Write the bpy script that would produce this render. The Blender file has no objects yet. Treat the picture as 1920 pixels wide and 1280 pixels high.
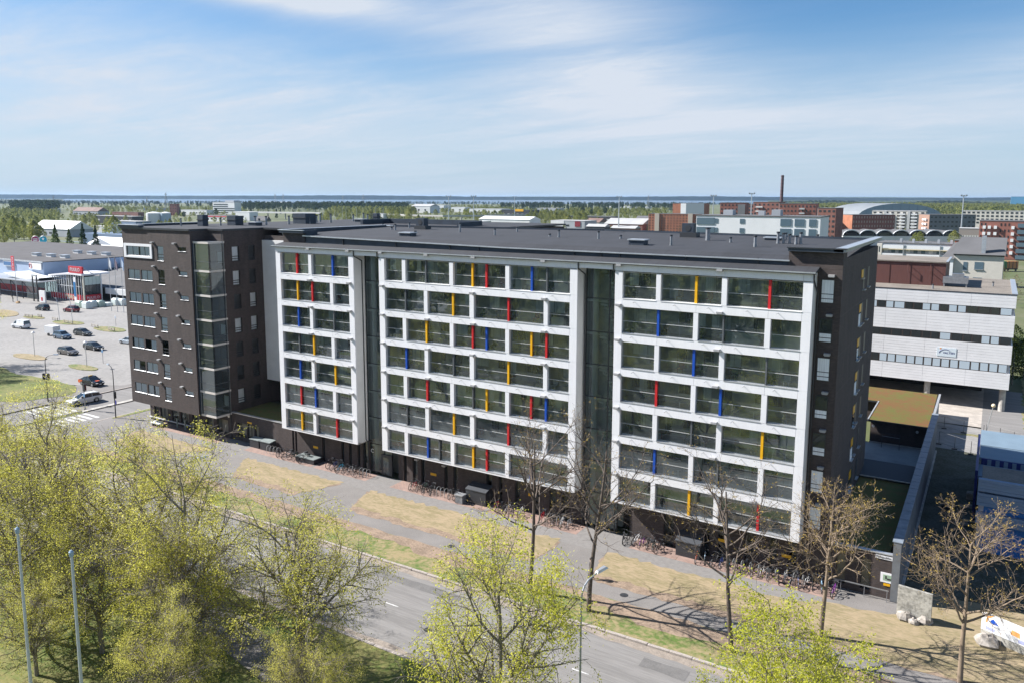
import bpy, math, random
import numpy as np
from mathutils import Vector, Matrix
R = random.Random(7)
SC = bpy.context.scene
COL = SC.collection
rad = math.radians
# ------------------------------------------------------------------ camera
F_PX, CX, CY = 1463.66, 960.0, 569.2
YAW, PITCH, ROLL = 0.5530, 0.1354, 0.0028
CAM = np.array([70.044, -61.845, 30.613])
_r = np.array([math.cos(YAW), math.sin(YAW), 0.0])
_f = np.array([-math.sin(YAW) * math.cos(PITCH), math.cos(YAW) * math.cos(PITCH), -math.sin(PITCH)])
_u = np.cross(_r, _f)
RT = math.cos(ROLL) * _r + math.sin(ROLL) * _u
UP = -math.sin(ROLL) * _r + math.cos(ROLL) * _u
cam = bpy.data.cameras.new('camera')
camo = bpy.data.objects.new('camera', cam)
COL.objects.link(camo)
camo.matrix_world = Matrix(((RT[0], UP[0], -_f[0], CAM[0]), (RT[1], UP[1], -_f[1], CAM[1]), (RT[2], UP[2], -_f[2], CAM[2]), (0, 0, 0, 1)))
cam.sensor_fit = 'HORIZONTAL'; cam.sensor_width = 36.0
cam.lens = F_PX / 1920 * 36.0
cam.shift_y = (CY - 640) / 1920
cam.clip_start = 0.5; cam.clip_end = 60000
SC.camera = camo
# ------------------------------------------------------------------ light
SUN = Vector((-1.0, -0.30, 0.85)).normalized()          # towards the sun
EL = math.asin(SUN.z); AZ = math.atan2(SUN.x, SUN.y)
sl = bpy.data.lights.new('sun', 'SUN'); sl.energy = 5.0; sl.angle = rad(0.53); sl.color = (1.0, 0.96, 0.91)
so = bpy.data.objects.new('sun', sl); COL.objects.link(so)
so.rotation_euler = (-SUN).to_track_quat('-Z', 'Y').to_euler(); so.location = (0, 0, 200)
W = bpy.data.worlds.new('World'); SC.world = W; W.use_nodes = True
nt = W.node_tree; nt.nodes.clear()
def N(t, typ, **k):
    n = t.nodes.new(typ)
    for a, b in k.items():
        if a.startswith('i_'):
            n.inputs[a[2:].replace('_', ' ')].default_value = b
        else: setattr(n, a, b)
    return n
def L(t, a, b): t.links.new(a, b)
def mth(t, op, a, b=None, c=None, clamp=False):
    n = t.nodes.new('ShaderNodeMath'); n.operation = op; n.use_clamp = clamp
    for i, x in enumerate((a, b, c)):
        if x is None: continue
        if isinstance(x, (int, float)): n.inputs[i].default_value = x
        else: t.links.new(x, n.inputs[i])
    return n.outputs[0]
sky = N(nt, 'ShaderNodeTexSky', sky_type='NISHITA', sun_disc=False, sun_elevation=EL, sun_rotation=AZ, altitude=20.0, air_density=1.0, dust_density=0.15, ozone_density=3.0)
tc = N(nt, 'ShaderNodeTexCoord')
sep = N(nt, 'ShaderNodeSeparateXYZ'); L(nt, tc.outputs['Generated'], sep.inputs[0])
zc = mth(nt, 'MAXIMUM', sep.outputs[2], 0.0)
zz = mth(nt, 'ADD', zc, 0.10)
cu = mth(nt, 'DIVIDE', sep.outputs[0], zz); cv = mth(nt, 'DIVIDE', sep.outputs[1], zz)
cmb = N(nt, 'ShaderNodeCombineXYZ'); L(nt, cu, cmb.inputs[0]); L(nt, cv, cmb.inputs[1])
def cloud(scale, sx, sy, rot, det, rough, lo, hi, off=(0, 0, 0), dist=0.0):
    mp = N(nt, 'ShaderNodeMapping'); mp.inputs['Rotation'].default_value = (0, 0, rot); mp.inputs['Scale'].default_value = (sx, sy, 1); mp.inputs['Location'].default_value = off
    L(nt, cmb.outputs[0], mp.inputs[0])
    no = N(nt, 'ShaderNodeTexNoise', i_Scale=scale, i_Detail=det, i_Roughness=rough, i_Distortion=dist); L(nt, mp.outputs[0], no.inputs['Vector'])
    mr = N(nt, 'ShaderNodeMapRange', interpolation_type='SMOOTHSTEP'); mr.inputs[1].default_value = lo; mr.inputs[2].default_value = hi
    L(nt, no.outputs[0], mr.inputs[0]); return mr.outputs[0]
c1 = cloud(0.55, 0.55, 1.5, 0.9, 9, 0.58, 0.34, 0.74, (3.1, 1.7, 0), 0.6)      # broad thin veil
c2 = cloud(1.5, 0.6, 1.4, 1.25, 12, 0.70, 0.40, 0.78, (7.3, 4.2, 0), 0.5)     # streaks
tex = mth(nt, 'ADD', mth(nt, 'MULTIPLY', c1, 0.62), mth(nt, 'MULTIPLY', c2, 0.42))
az = mth(nt, 'ARCTAN2', sep.outputs[0], sep.outputs[1]); el = mth(nt, 'ARCSINE', sep.outputs[2])
def bank(a0, e0, sa, se, tilt, amp):                     # a bank of high cloud at a bearing and a height, in radians
    da = mth(nt, 'SUBTRACT', az, a0); de = mth(nt, 'SUBTRACT', el, e0); c, s_ = math.cos(tilt), math.sin(tilt)
    u = mth(nt, 'DIVIDE', mth(nt, 'ADD', mth(nt, 'MULTIPLY', da, c), mth(nt, 'MULTIPLY', de, s_)), sa); v = mth(nt, 'DIVIDE', mth(nt, 'SUBTRACT', mth(nt, 'MULTIPLY', de, c), mth(nt, 'MULTIPLY', da, s_)), se)
    q = mth(nt, 'ADD', mth(nt, 'MULTIPLY', u, u), mth(nt, 'MULTIPLY', v, v)); return mth(nt, 'MULTIPLY', mth(nt, 'POWER', 2.718, mth(nt, 'MULTIPLY', q, -1.0)), amp)
A0 = -YAW
bk = None
for B in ((A0 - .52, .115, .45, .085, -.10, 1.0), (A0 + .06, .195, .20, .085, -.45, .95), (A0 - .29, .236, .15, .020, -.12, 1.9), (A0 + .36, .080, .38, .055, .0, .55), (A0 - .1, .10, .45, .05, 0, .45), (A0 + .62, .14, .2, .05, .2, .35), (A0 + 2.2, .5, .9, .35, .2, .7), (A0 - 2.0, .45, .8, .3, -.2, .7), (A0 + 3.6, .3, .8, .2, .1, .7)):
    x_ = bank(*B); bk = x_ if bk is None else mth(nt, 'ADD', bk, x_)
cm = mth(nt, 'MULTIPLY', bk, mth(nt, 'MULTIPLY_ADD', tex, 0.95, 0.42), clamp=True)
cm = mth(nt, 'ADD', cm, mth(nt, 'MULTIPLY', tex, 0.10), clamp=True)
hz = N(nt, 'ShaderNodeMapRange', interpolation_type='SMOOTHSTEP'); hz.inputs[1].default_value = 0.24; hz.inputs[2].default_value = -0.06
L(nt, sep.outputs[2], hz.inputs[0])
mh = N(nt, 'ShaderNodeMix', data_type='RGBA'); mh.inputs[7].default_value = (4.1, 5.05, 6.3, 1)
tn = N(nt, 'ShaderNodeMix', data_type='RGBA', blend_type='MULTIPLY'); tn.inputs[0].default_value = 1.0; tn.inputs[7].default_value = (0.54, 0.84, 1.03, 1); L(nt, sky.outputs[0], tn.inputs[6])
L(nt, hz.outputs[0], mh.inputs[0]); L(nt, tn.outputs[2], mh.inputs[6])
mix = N(nt, 'ShaderNodeMix', data_type='RGBA'); mix.inputs[7].default_value = (5.6, 6.15, 7.0, 1)
L(nt, cm, mix.inputs[0]); L(nt, mh.outputs[2], mix.inputs[6])
bg = N(nt, 'ShaderNodeBackground'); bg.inputs[1].default_value = 0.058
out = N(nt, 'ShaderNodeOutputWorld'); L(nt, mix.outputs[2], bg.inputs[0]); L(nt, bg.outputs[0], out.inputs[0])
SC.view_settings.view_transform = 'Standard'; SC.view_settings.look = 'None'
SC.view_settings.exposure = 1.1; SC.view_settings.gamma = 1.0; SC.view_settings.use_curve_mapping = False
SC.render.engine = 'CYCLES'
SC.cycles.max_bounces = 8; SC.cycles.transparent_max_bounces = 16; SC.cycles.diffuse_bounces = 3
SC.cycles.use_denoising = True
SC.cycles.caustics_reflective = False; SC.cycles.caustics_refractive = False
# ------------------------------------------------------------------ where a sight line meets a level or an upright plane
def ray(px, py):
    d = _f * F_PX + RT * (px - CX) - UP * (py - CY)
    return d / np.linalg.norm(d)
def gz(px, py, z=0.0):
    d = ray(px, py); t = (z - CAM[2]) / d[2]; return Vector(CAM + t * d)
def gy(px, py, y):
    d = ray(px, py); t = (y - CAM[1]) / d[1]; return Vector(CAM + t * d)
def gx(px, py, x):
    d = ray(px, py); t = (x - CAM[0]) / d[0]; return Vector(CAM + t * d)
# ------------------------------------------------------------------ materials
MATS = {}
def mat(name, col, rough=0.7, n=None, amt=0.25, col2=None, bump=0.0, metal=0.0, spec=0.5, stretch=None, n2=None):
    """n: noise scale per metre; col2: second colour mixed by the noise"""
    if name in MATS: return MATS[name]
    m = bpy.data.materials.new(name); m.use_nodes = True; t = m.node_tree
    b = t.nodes['Principled BSDF']; b.inputs['Roughness'].default_value = rough; b.inputs['Metallic'].default_value = metal
    b.inputs['Specular IOR Level'].default_value = spec
    b.inputs['Base Color'].default_value = (*col, 1)
    if n:
        tcn = N(t, 'ShaderNodeTexCoord'); src = tcn.outputs['Object']
        if stretch:
            mp = N(t, 'ShaderNodeMapping'); mp.inputs['Scale'].default_value = stretch; L(t, src, mp.inputs[0]); src = mp.outputs[0]
        no = N(t, 'ShaderNodeTexNoise', i_Scale=n, i_Detail=6.0, i_Roughness=0.62); L(t, src, no.inputs['Vector'])
        fac = no.outputs[0]
        if n2:
            nb = N(t, 'ShaderNodeTexNoise', i_Scale=n2, i_Detail=4.0, i_Roughness=0.6); L(t, src, nb.inputs['Vector'])
            fac = mth(t, 'ADD', mth(t, 'MULTIPLY', fac, 0.5), mth(t, 'MULTIPLY', nb.outputs[0], 0.5))
        mr = N(t, 'ShaderNodeMapRange'); lo_, hi_ = (0.42, 0.58) if n2 else (0.36, 0.64); mr.inputs[1].default_value = lo_; mr.inputs[2].default_value = hi_; L(t, fac, mr.inputs[0])
        c2 = col2 if col2 else tuple(c * (1 - amt) for c in col)
        c1 = col if col2 else tuple(min(1, c * (1 + amt * 0.6)) for c in col)
        mx = N(t, 'ShaderNodeMix', data_type='RGBA'); mx.inputs[6].default_value = (*c1, 1); mx.inputs[7].default_value = (*c2, 1)
        L(t, mr.outputs[0], mx.inputs[0]); L(t, mx.outputs[2], b.inputs['Base Color'])
        if bump:
            bp = N(t, 'ShaderNodeBump', i_Strength=bump, i_Distance=0.05); L(t, no.outputs[0], bp.inputs['Height']); L(t, bp.outputs[0], b.inputs['Normal'])
    MATS[name] = m; return m
def brick(name, c1, c2, mortar, scale=1.0, bw=0.27, bh=0.085, rough=0.85):
    if name in MATS: return MATS[name]
    m = bpy.data.materials.new(name); m.use_nodes = True; t = m.node_tree; b = t.nodes['Principled BSDF']
    b.inputs['Roughness'].default_value = rough; b.inputs['Specular IOR Level'].default_value = 0.5
    tcn = N(t, 'ShaderNodeTexCoord'); s = N(t, 'ShaderNodeSeparateXYZ'); L(t, tcn.outputs['Object'], s.inputs[0])
    c = N(t, 'ShaderNodeCombineXYZ'); L(t, mth(t, 'ADD', s.outputs[0], s.outputs[1]), c.inputs[0]); L(t, s.outputs[2], c.inputs[1])
    br = N(t, 'ShaderNodeTexBrick', i_Scale=scale); br.inputs['Brick Width'].default_value = bw; br.inputs['Row Height'].default_value = bh
    br.inputs['Mortar Size'].default_value = 0.008; br.inputs['Color1'].default_value = (*c1, 1); br.inputs['Color2'].default_value = (*c2, 1); br.inputs['Mortar'].default_value = (*mortar, 1)
    L(t, c.outputs[0], br.inputs['Vector'])
    mpb = N(t, 'ShaderNodeMapping'); mpb.inputs['Scale'].default_value = (1.2, 1.2, .35); L(t, tcn.outputs['Object'], mpb.inputs[0]); no = N(t, 'ShaderNodeTexNoise', i_Scale=0.8, i_Detail=8.0, i_Roughness=0.7); L(t, mpb.outputs[0], no.inputs['Vector'])
    hs = N(t, 'ShaderNodeHueSaturation'); L(t, br.outputs[0], hs.inputs['Color']); L(t, mth(t, 'MULTIPLY_ADD', no.outputs[0], 1.3, 0.38), hs.inputs['Value'])
    L(t, hs.outputs[0], b.inputs['Base Color'])
    bp = N(t, 'ShaderNodeBump', i_Strength=0.35, i_Distance=0.01); L(t, br.outputs['Fac'], bp.inputs['Height']); bp.invert = True; L(t, bp.outputs[0], b.inputs['Normal'])
    MATS[name] = m; return m
def glass(name, tint=(0.62, 0.70, 0.68), ior=1.9, rough=0.0, wav=0.0, lighten=0.0):
    """thin sheet of glass: clear by transmission, mirror by Fresnel"""
    if name in MATS: return MATS[name]
    m = bpy.data.materials.new(name); m.use_nodes = True; t = m.node_tree; t.nodes.remove(t.nodes['Principled BSDF'])
    o = t.nodes['Material Output']
    fr = N(t, 'ShaderNodeFresnel', i_IOR=ior); gl = N(t, 'ShaderNodeBsdfGlossy', i_Roughness=rough); gl.inputs['Color'].default_value = (0.84, 0.95, 1.0, 1)
    if wav:
        tcn = N(t, 'ShaderNodeTexCoord'); no = N(t, 'ShaderNodeTexNoise', i_Scale=0.9, i_Detail=2.0); L(t, tcn.outputs['Object'], no.inputs['Vector'])
        bp = N(t, 'ShaderNodeBump', i_Strength=wav, i_Distance=0.05); L(t, no.outputs[0], bp.inputs['Height']); L(t, bp.outputs[0], gl.inputs['Normal'])
    tr = N(t, 'ShaderNodeBsdfTransparent'); tr.inputs[0].default_value = (*tint, 1)
    mx = N(t, 'ShaderNodeMixShader'); L(t, fr.outputs[0], mx.inputs[0]); L(t, tr.outputs[0], mx.inputs[1]); L(t, gl.outputs[0], mx.inputs[2])
    if lighten:                                              # pale diffuse film like fine dirt, added to lighten the dark panes
        df = N(t, 'ShaderNodeBsdfDiffuse'); df.inputs[0].default_value = (.62, .72, .76, 1); md = N(t, 'ShaderNodeMixShader'); md.inputs[0].default_value = lighten; L(t, mx.outputs[0], md.inputs[1]); L(t, df.outputs[0], md.inputs[2]); L(t, md.outputs[0], o.inputs[0])
    else: L(t, mx.outputs[0], o.inputs[0])
    MATS[name] = m; return m
def leafmat(name, c1, c2, trans=0.45, n=0.35, hi=0.66):
    if name in MATS: return MATS[name]
    m = bpy.data.materials.new(name); m.use_nodes = True; t = m.node_tree; t.nodes.remove(t.nodes['Principled BSDF']); o = t.nodes['Material Output']
    ge = N(t, 'ShaderNodeNewGeometry'); oi = N(t, 'ShaderNodeObjectInfo'); tcn = N(t, 'ShaderNodeTexCoord')
    no = N(t, 'ShaderNodeTexNoise', i_Scale=n, i_Detail=5.0, i_Roughness=0.7); L(t, tcn.outputs['Object'], no.inputs['Vector'])
    f = mth(t, 'ADD', no.outputs[0], mth(t, 'MULTIPLY', mth(t, 'SUBTRACT', oi.outputs['Random'], 0.5), 0.18))
    f = mth(t, 'ADD', f, mth(t, 'MULTIPLY', mth(t, 'SUBTRACT', ge.outputs['Random Per Island'], 0.5), 0.30))
    mr = N(t, 'ShaderNodeMapRange'); mr.inputs[1].default_value = 0.34; mr.inputs[2].default_value = hi; L(t, f, mr.inputs[0])
    mx = N(t, 'ShaderNodeMix', data_type='RGBA'); mx.inputs[6].default_value = (*c1, 1); mx.inputs[7].default_value = (*c2, 1); L(t, mr.outputs[0], mx.inputs[0])
    d = N(t, 'ShaderNodeBsdfDiffuse'); tl = N(t, 'ShaderNodeBsdfTranslucent'); L(t, mx.outputs[2], d.inputs[0]); L(t, mx.outputs[2], tl.inputs[0])
    ms = N(t, 'ShaderNodeMixShader'); ms.inputs[0].default_value = trans; L(t, d.outputs[0], ms.inputs[1]); L(t, tl.outputs[0], ms.inputs[2]); L(t, ms.outputs[0], o.inputs[0])
    MATS[name] = m; return m
white = mat('white_panel', (0.80, 0.80, 0.83), 0.45, n=0.9, amt=0.035, n2=3.0, stretch=(1.5, 1.5, .25))
white2 = mat('white_side', (0.74, 0.74, 0.74), 0.5, n=0.6, amt=0.06)
brick_d = brick('dark_brick', (0.080, 0.060, 0.056), (0.053, 0.041, 0.039), (0.056, 0.047, 0.045))
bitumen = mat('bitumen', (0.032, 0.034, 0.041), 0.85, n=0.3, amt=0.22, n2=7.0)
def felt_seams(m, dark):                                  # laps of the roofing felt, a metre apart
    t = m.node_tree; b = t.nodes['Principled BSDF']; src = b.inputs['Base Color'].links[0].from_socket; tcn = N(t, 'ShaderNodeTexCoord'); mp = N(t, 'ShaderNodeMapping'); mp.inputs['Rotation'].default_value = (0, 0, rad(90)); L(t, tcn.outputs['Object'], mp.inputs[0])
    br = N(t, 'ShaderNodeTexBrick', i_Scale=1.0); br.inputs['Brick Width'].default_value = 9.0; br.inputs['Row Height'].default_value = 1.0; br.inputs['Mortar Size'].default_value = 0.03; br.inputs['Color1'].default_value = (1, 1, 1, 1); br.inputs['Color2'].default_value = (.90, .90, .90, 1); br.inputs['Mortar'].default_value = (dark, dark, dark, 1)
    L(t, mp.outputs[0], br.inputs['Vector']); mx = N(t, 'ShaderNodeMix', data_type='RGBA', blend_type='MULTIPLY'); mx.inputs[0].default_value = 1; L(t, src, mx.inputs[6]); L(t, br.outputs[0], mx.inputs[7]); L(t, mx.outputs[2], b.inputs['Base Color'])
felt_seams(bitumen, .62)
navy = mat('navy_cladding', (0.030, 0.042, 0.062), 0.5, n=0.8, amt=0.25)
metal_l = mat('light_metal', (0.55, 0.57, 0.60), 0.35, n=2, amt=0.12, metal=0.6)
metal_d = mat('dark_metal', (0.035, 0.037, 0.042), 0.45)
metal_g = mat('grey_metal', (0.30, 0.31, 0.33), 0.4, n=3, amt=0.2, metal=0.5)
concrete = mat('concrete', (0.42, 0.40, 0.37), 0.85, n=1.2, amt=0.3, bump=0.2)
balc_glass = glass('balcony_glass', (0.84, 0.92, 0.92), 2.3, wav=0.012, lighten=.055)
win_glass = glass('window_glass', (0.95, 0.97, 0.98), 1.32)
clear_glass = glass('clear_glass', (0.75, 0.82, 0.82), 1.7)
brown_glass = glass('stair_glass', (0.66, 0.76, 0.72), 1.8, lighten=.05)
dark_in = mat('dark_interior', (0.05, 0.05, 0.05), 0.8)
curtain = mat('curtain', (0.86, 0.89, 0.93), 0.8, n=4, amt=0.15, stretch=(3, 3, 0.1))
grey_wall = mat('balcony_wall', (0.42, 0.43, 0.42), 0.8, n=1, amt=0.2)
red = mat('red_paint', (0.55, 0.02, 0.025), 0.4); blue = mat('blue_paint', (0.01, 0.075, 0.42), 0.4); yellow = mat('yellow_paint', (0.80, 0.42, 0.01), 0.4)
post_grey = mat('post_grey', (0.10, 0.11, 0.12), 0.5)
rail_m = mat('rail_grey', (0.42, 0.43, 0.43), 0.4)
COLM = {'r': red, 'b': blue, 'y': yellow, 'd': post_grey}
# ------------------------------------------------------------------ objects
class MB:
    def __init__(s): s.v = []; s.f = []; s.m = []
    def add(s, vs, fs, m=0):
        o = len(s.v); s.v += [tuple(v) for v in vs]; s.f += [tuple(i + o for i in f) for f in fs]; s.m += [m] * len(fs); return s
    def box(s, x0, x1, y0, y1, z0, z1, m=0):
        return s.add([(x0, y0, z0), (x1, y0, z0), (x1, y1, z0), (x0, y1, z0), (x0, y0, z1), (x1, y0, z1), (x1, y1, z1), (x0, y1, z1)],
                     [(0, 3, 2, 1), (4, 5, 6, 7), (0, 1, 5, 4), (1, 2, 6, 5), (2, 3, 7, 6), (3, 0, 4, 7)], m)
    def cbox(s, c, sx, sy, sz, rz=0.0, m=0, rx=0.0, ry=0.0):
        M = Matrix.Rotation(rz, 3, 'Z') @ Matrix.Rotation(ry, 3, 'Y') @ Matrix.Rotation(rx, 3, 'X'); c = Vector(c)
        vs = [c + M @ Vector((a * sx / 2, b * sy / 2, d * sz / 2)) for d in (-1, 1) for a, b in ((-1, -1), (1, -1), (1, 1), (-1, 1))]
        return s.add(vs, [(0, 3, 2, 1), (4, 5, 6, 7), (0, 1, 5, 4), (1, 2, 6, 5), (2, 3, 7, 6), (3, 0, 4, 7)], m)
    def poly(s, pts, m=0): return s.add(pts, [tuple(range(len(pts)))], m)
    def prism(s, pts, z0, z1, m=0, mtop=None):
        n = len(pts); vs = [(p[0], p[1], z0) for p in pts] + [(p[0], p[1], z1) for p in pts]
        s.add(vs, [(i, (i + 1) % n, n + (i + 1) % n, n + i) for i in range(n)] + [tuple(range(n - 1, -1, -1))], m)
        return s.add([(p[0], p[1], z1) for p in pts], [tuple(range(n))], m if mtop is None else mtop)
    def tube(s, p, q, r0, r1=None, n=6, m=0, cap=True):
        p = Vector(p); q = Vector(q); r1 = r0 if r1 is None else r1
        d = (q - p); d = d.normalized() if d.length > 1e-9 else Vector((0, 0, 1))
        a = d.orthogonal().normalized(); b = d.cross(a)
        vs = [c + (a * math.cos(2 * math.pi * i / n) + b * math.sin(2 * math.pi * i / n)) * rr for c, rr in ((p, r0), (q, r1)) for i in range(n)]
        fs = [(i, (i + 1) % n, n + (i + 1) % n, n + i) for i in range(n)]
        if cap: fs += [tuple(range(n - 1, -1, -1)), tuple(range(n, 2 * n))]
        return s.add(vs, fs, m)
    def path(s, pts, r, n=6, m=0):
        for a, b in zip(pts[:-1], pts[1:]): s.tube(a, b, r, r, n, m)
        return s
    def disc(s, c, r, axis='y', n=16, th=0.03, m=0):
        c = Vector(c); ax = {'x': Vector((1, 0, 0)), 'y': Vector((0, 1, 0)), 'z': Vector((0, 0, 1))}[axis]
        return s.tube(c - ax * th / 2, c + ax * th / 2, r, r, n, m)
    def torus(s, c, r, t, axis='y', n=16, k=5, m=0):
        ax = {'x': Vector((1, 0, 0)), 'y': Vector((0, 1, 0)), 'z': Vector((0, 0, 1))}[axis]; a = ax.orthogonal().normalized(); b = ax.cross(a); c = Vector(c)
        vs = []
        for i in range(n):
            d = a * math.cos(2 * math.pi * i / n) + b * math.sin(2 * math.pi * i / n)
            for j in range(k): vs.append(c + d * (r + t * math.cos(2 * math.pi * j / k)) + ax * t * math.sin(2 * math.pi * j / k))
        fs = [(i * k + j, ((i + 1) % n) * k + j, ((i + 1) % n) * k + (j + 1) % k, i * k + (j + 1) % k) for i in range(n) for j in range(k)]
        return s.add(vs, fs, m)
    def mesh(s, name, mats, smooth=False):
        me = bpy.data.meshes.new(name); me.from_pydata(s.v, [], s.f)
        for m in (mats if isinstance(mats, (list, tuple)) else [mats]): me.materials.append(m)
        if any(s.m): me.polygons.foreach_set('material_index', s.m)
        if smooth: me.polygons.foreach_set('use_smooth', [True] * len(s.f))
        me.update(); return me
    def build(s, name, mats, parent=None, smooth=False):
        return link(name, s.mesh(name, mats, smooth), parent)
def accum(o):
    v = Vector((0, 0, 0))
    while o: v += o.location; o = o.parent
    return v
def link(name, data, parent=None, loc=None, local=False):
    """an object; with a parent the mesh stays where its coordinates say in the world, unless local"""
    o = bpy.data.objects.new(name, data); COL.objects.link(o)
    if parent:
        o.parent = parent
        if not local: o.location = -accum(parent)
    if loc is not None: o.location = Vector(o.location) + Vector(loc)
    return o
def tag(o, label, cat, group=None):
    o['label'] = label; o['category'] = cat
    if group: o['group'] = group
    return o
def thing(name, label, cat, loc=(0, 0, 0), rz=0.0, group=None):
    o = bpy.data.objects.new(name, None); COL.objects.link(o); o.location = loc; o.rotation_euler = (0, 0, rz); o.empty_display_size = 0.5
    return tag(o, label, cat, group)
def kind(o, k): o['kind'] = k; return o
def dup(o, loc=None, rz=None, label=None, group=None, scale=None, parent=None):
    c = o.copy(); COL.objects.link(c)
    if parent: c.parent = parent
    for ch in o.children: dup(ch, parent=c)
    if loc is not None: c.location = loc
    if rz is not None: c.rotation_euler = (0, 0, rz)
    if label: c['label'] = label
    if group: c['group'] = group
    if scale: c.scale = (scale,) * 3 if isinstance(scale, (int, float)) else scale
    return c
def text(s, size, loc, rot, m, parent=None, ext=0.01, align='CENTER', name='lettering', sx=1.0):
    c = bpy.data.curves.new(name, 'FONT'); c.body = s; c.size = size; c.extrude = ext; c.align_x = align; c.align_y = 'CENTER'; c.resolution_u = 2
    t = bpy.data.objects.new(name, c); me = bpy.data.meshes.new_from_object(t); me.name = name; bpy.data.objects.remove(t)
    me.materials.clear(); me.materials.append(m); o = bpy.data.objects.new(name, me); COL.objects.link(o)
    if parent: o.parent = parent; o.location = Vector(loc) - accum(parent)
    else: o.location = loc
    o.rotation_euler = rot; o.scale = (sx, 1, 1); return o
FRONT = (rad(90), 0, 0); RIGHT = (rad(90), 0, rad(90))
def unit_mesh(name, x0, x1, y0, y1, z0, z1, m): return MB().box(x0, x1, y0, y1, z0, z1).mesh(name, m)
# ================================================================== ground, roads, paths
asphalt = mat('asphalt', (0.200, 0.192, 0.186), 0.9, n=0.9, amt=0.17, n2=9.0, bump=0.12, stretch=(.06, 1, 1))
asphalt2 = mat('path_asphalt', (0.190, 0.178, 0.170), 0.9, n=0.3, amt=0.16, n2=10.0, bump=0.1)
lot_asphalt = mat('lot_asphalt', (0.255, 0.245, 0.235), 0.9, n=0.06, amt=0.16, n2=1.3)
pavers = mat('grey_pavers', (0.20, 0.19, 0.183), 0.9, n=2.5, amt=0.12)
redpav = brick('red_pavers', (0.29, 0.195, 0.16), (0.25, 0.175, 0.15), (0.24, 0.19, 0.165), bw=0.21, bh=0.11)
drygrass = mat('dry_grass', (0.315, 0.245, 0.155), 0.95, n=0.7, col2=(0.205, 0.172, 0.090), bump=0.9, n2=3.2, stretch=(.55, 1.5, 1))
greengrass = mat('green_grass', (0.085, 0.135, 0.025), 0.95, n=0.30, col2=(0.27, 0.215, 0.115), bump=0.9, n2=2.6)
lawn_m = mat('lawn_grass', (0.085, 0.125, 0.020), 0.95, n=0.16, col2=(0.19, 0.175, 0.06), bump=0.9, n2=2.6)
soil = mat('bare_soil', (0.25, 0.185, 0.135), 0.95, n=0.8, amt=0.3, n2=5.0)
yard_m = mat('yard_soil', (0.105, 0.105, 0.085), 0.95, n=0.5, col2=(0.05, 0.055, 0.03), n2=4.0)
kerb_m = mat('kerb_granite', (0.36, 0.32, 0.29), 0.85, n=2.0, amt=0.3, n2=11.0)
paint = mat('road_paint', (0.58, 0.58, 0.57), 0.7, n=3.0, amt=0.45)
# the land: one sheet to the horizon
land = mat('land', (0.070, 0.095, 0.028), 0.95, n=0.012, col2=(0.135, 0.135, 0.075), n2=0.09)
kind(MB().poly([(-26000, -6000, -.17), (16000, -6000, -.17), (16000, 30000, -.17), (-26000, 30000, -.17)]).build('ground', land), 'structure')
def rough_edge(pts, step=1.0, amp=0.25, seed=1):
    r = random.Random(seed); o = []
    for a, b in zip(pts, pts[1:] + pts[:1]):
        a = Vector(a[:2]); b = Vector(b[:2]); n = max(1, int((b - a).length / step))
        for i in range(n):
            p = a.lerp(b, i / n); o.append((p.x + r.uniform(-amp, amp), p.y + r.uniform(-amp, amp)))
    return o
def sheet(name, pts, z, m, rough=None, seed=1, thick=0):
    if rough: pts = rough_edge(pts, *rough, seed)
    b = MB()
    if thick: b.prism(pts, z - thick, z)
    else: b.poly([(p[0], p[1], z) for p in pts])
    return kind(b.build(name, m), 'structure')
def rect(x0, x1, y0, y1): return [(x0, y0), (x1, y0), (x1, y1), (x0, y1)]
sheet('road', rect(-420, 170, -23.9, -14.05), -0.12, asphalt)
sheet('cross_street', rect(-47.6, -40.4, -60, 220), -0.116, asphalt)
sheet('cross_street', rect(-39.2, -33.4, -24, 60), -0.112, asphalt)
sheet('lawn', rect(-39, 170, -120, -24.2), 0.0, lawn_m, thick=0.16)
sheet('lawn', rect(-420, -49, -120, -24.2), 0.0, lawn_m, thick=0.16)
sheet('lawn', rect(-420, 240, -420, -120.2), 0.0, lawn_m, thick=0.16)
# footpath through the park between the street trees
pth = [(-30, -27.0), (0, -26.6), (22, -27.4), (32, -29.4), (42, -33.5), (56, -40.5), (64, -46)]
kind(MB().poly([(x, y + 1.5, 0.006) for x, y in pth] + [(x, y - 1.5, 0.006) for x, y in reversed(pth)]).build('footpath', asphalt2), 'structure')
# car park and paths of the park across the street
sheet('park_lot', rect(-80, 30, -128, -104), 0.02, lot_asphalt); sheet('park_lot', rect(34, 140, -190, -150), 0.02, lot_asphalt)
sheet('footpath', [(-80, -58), (-20, -70), (20, -92), (24, -104), (18, -104), (14, -93), (-22, -73), (-80, -61)], 0.012, asphalt2); sheet('footpath', [(-60, -44), (10, -47), (45, -70), (43, -73), (8, -50), (-60, -47)], 0.018, asphalt2)
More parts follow.
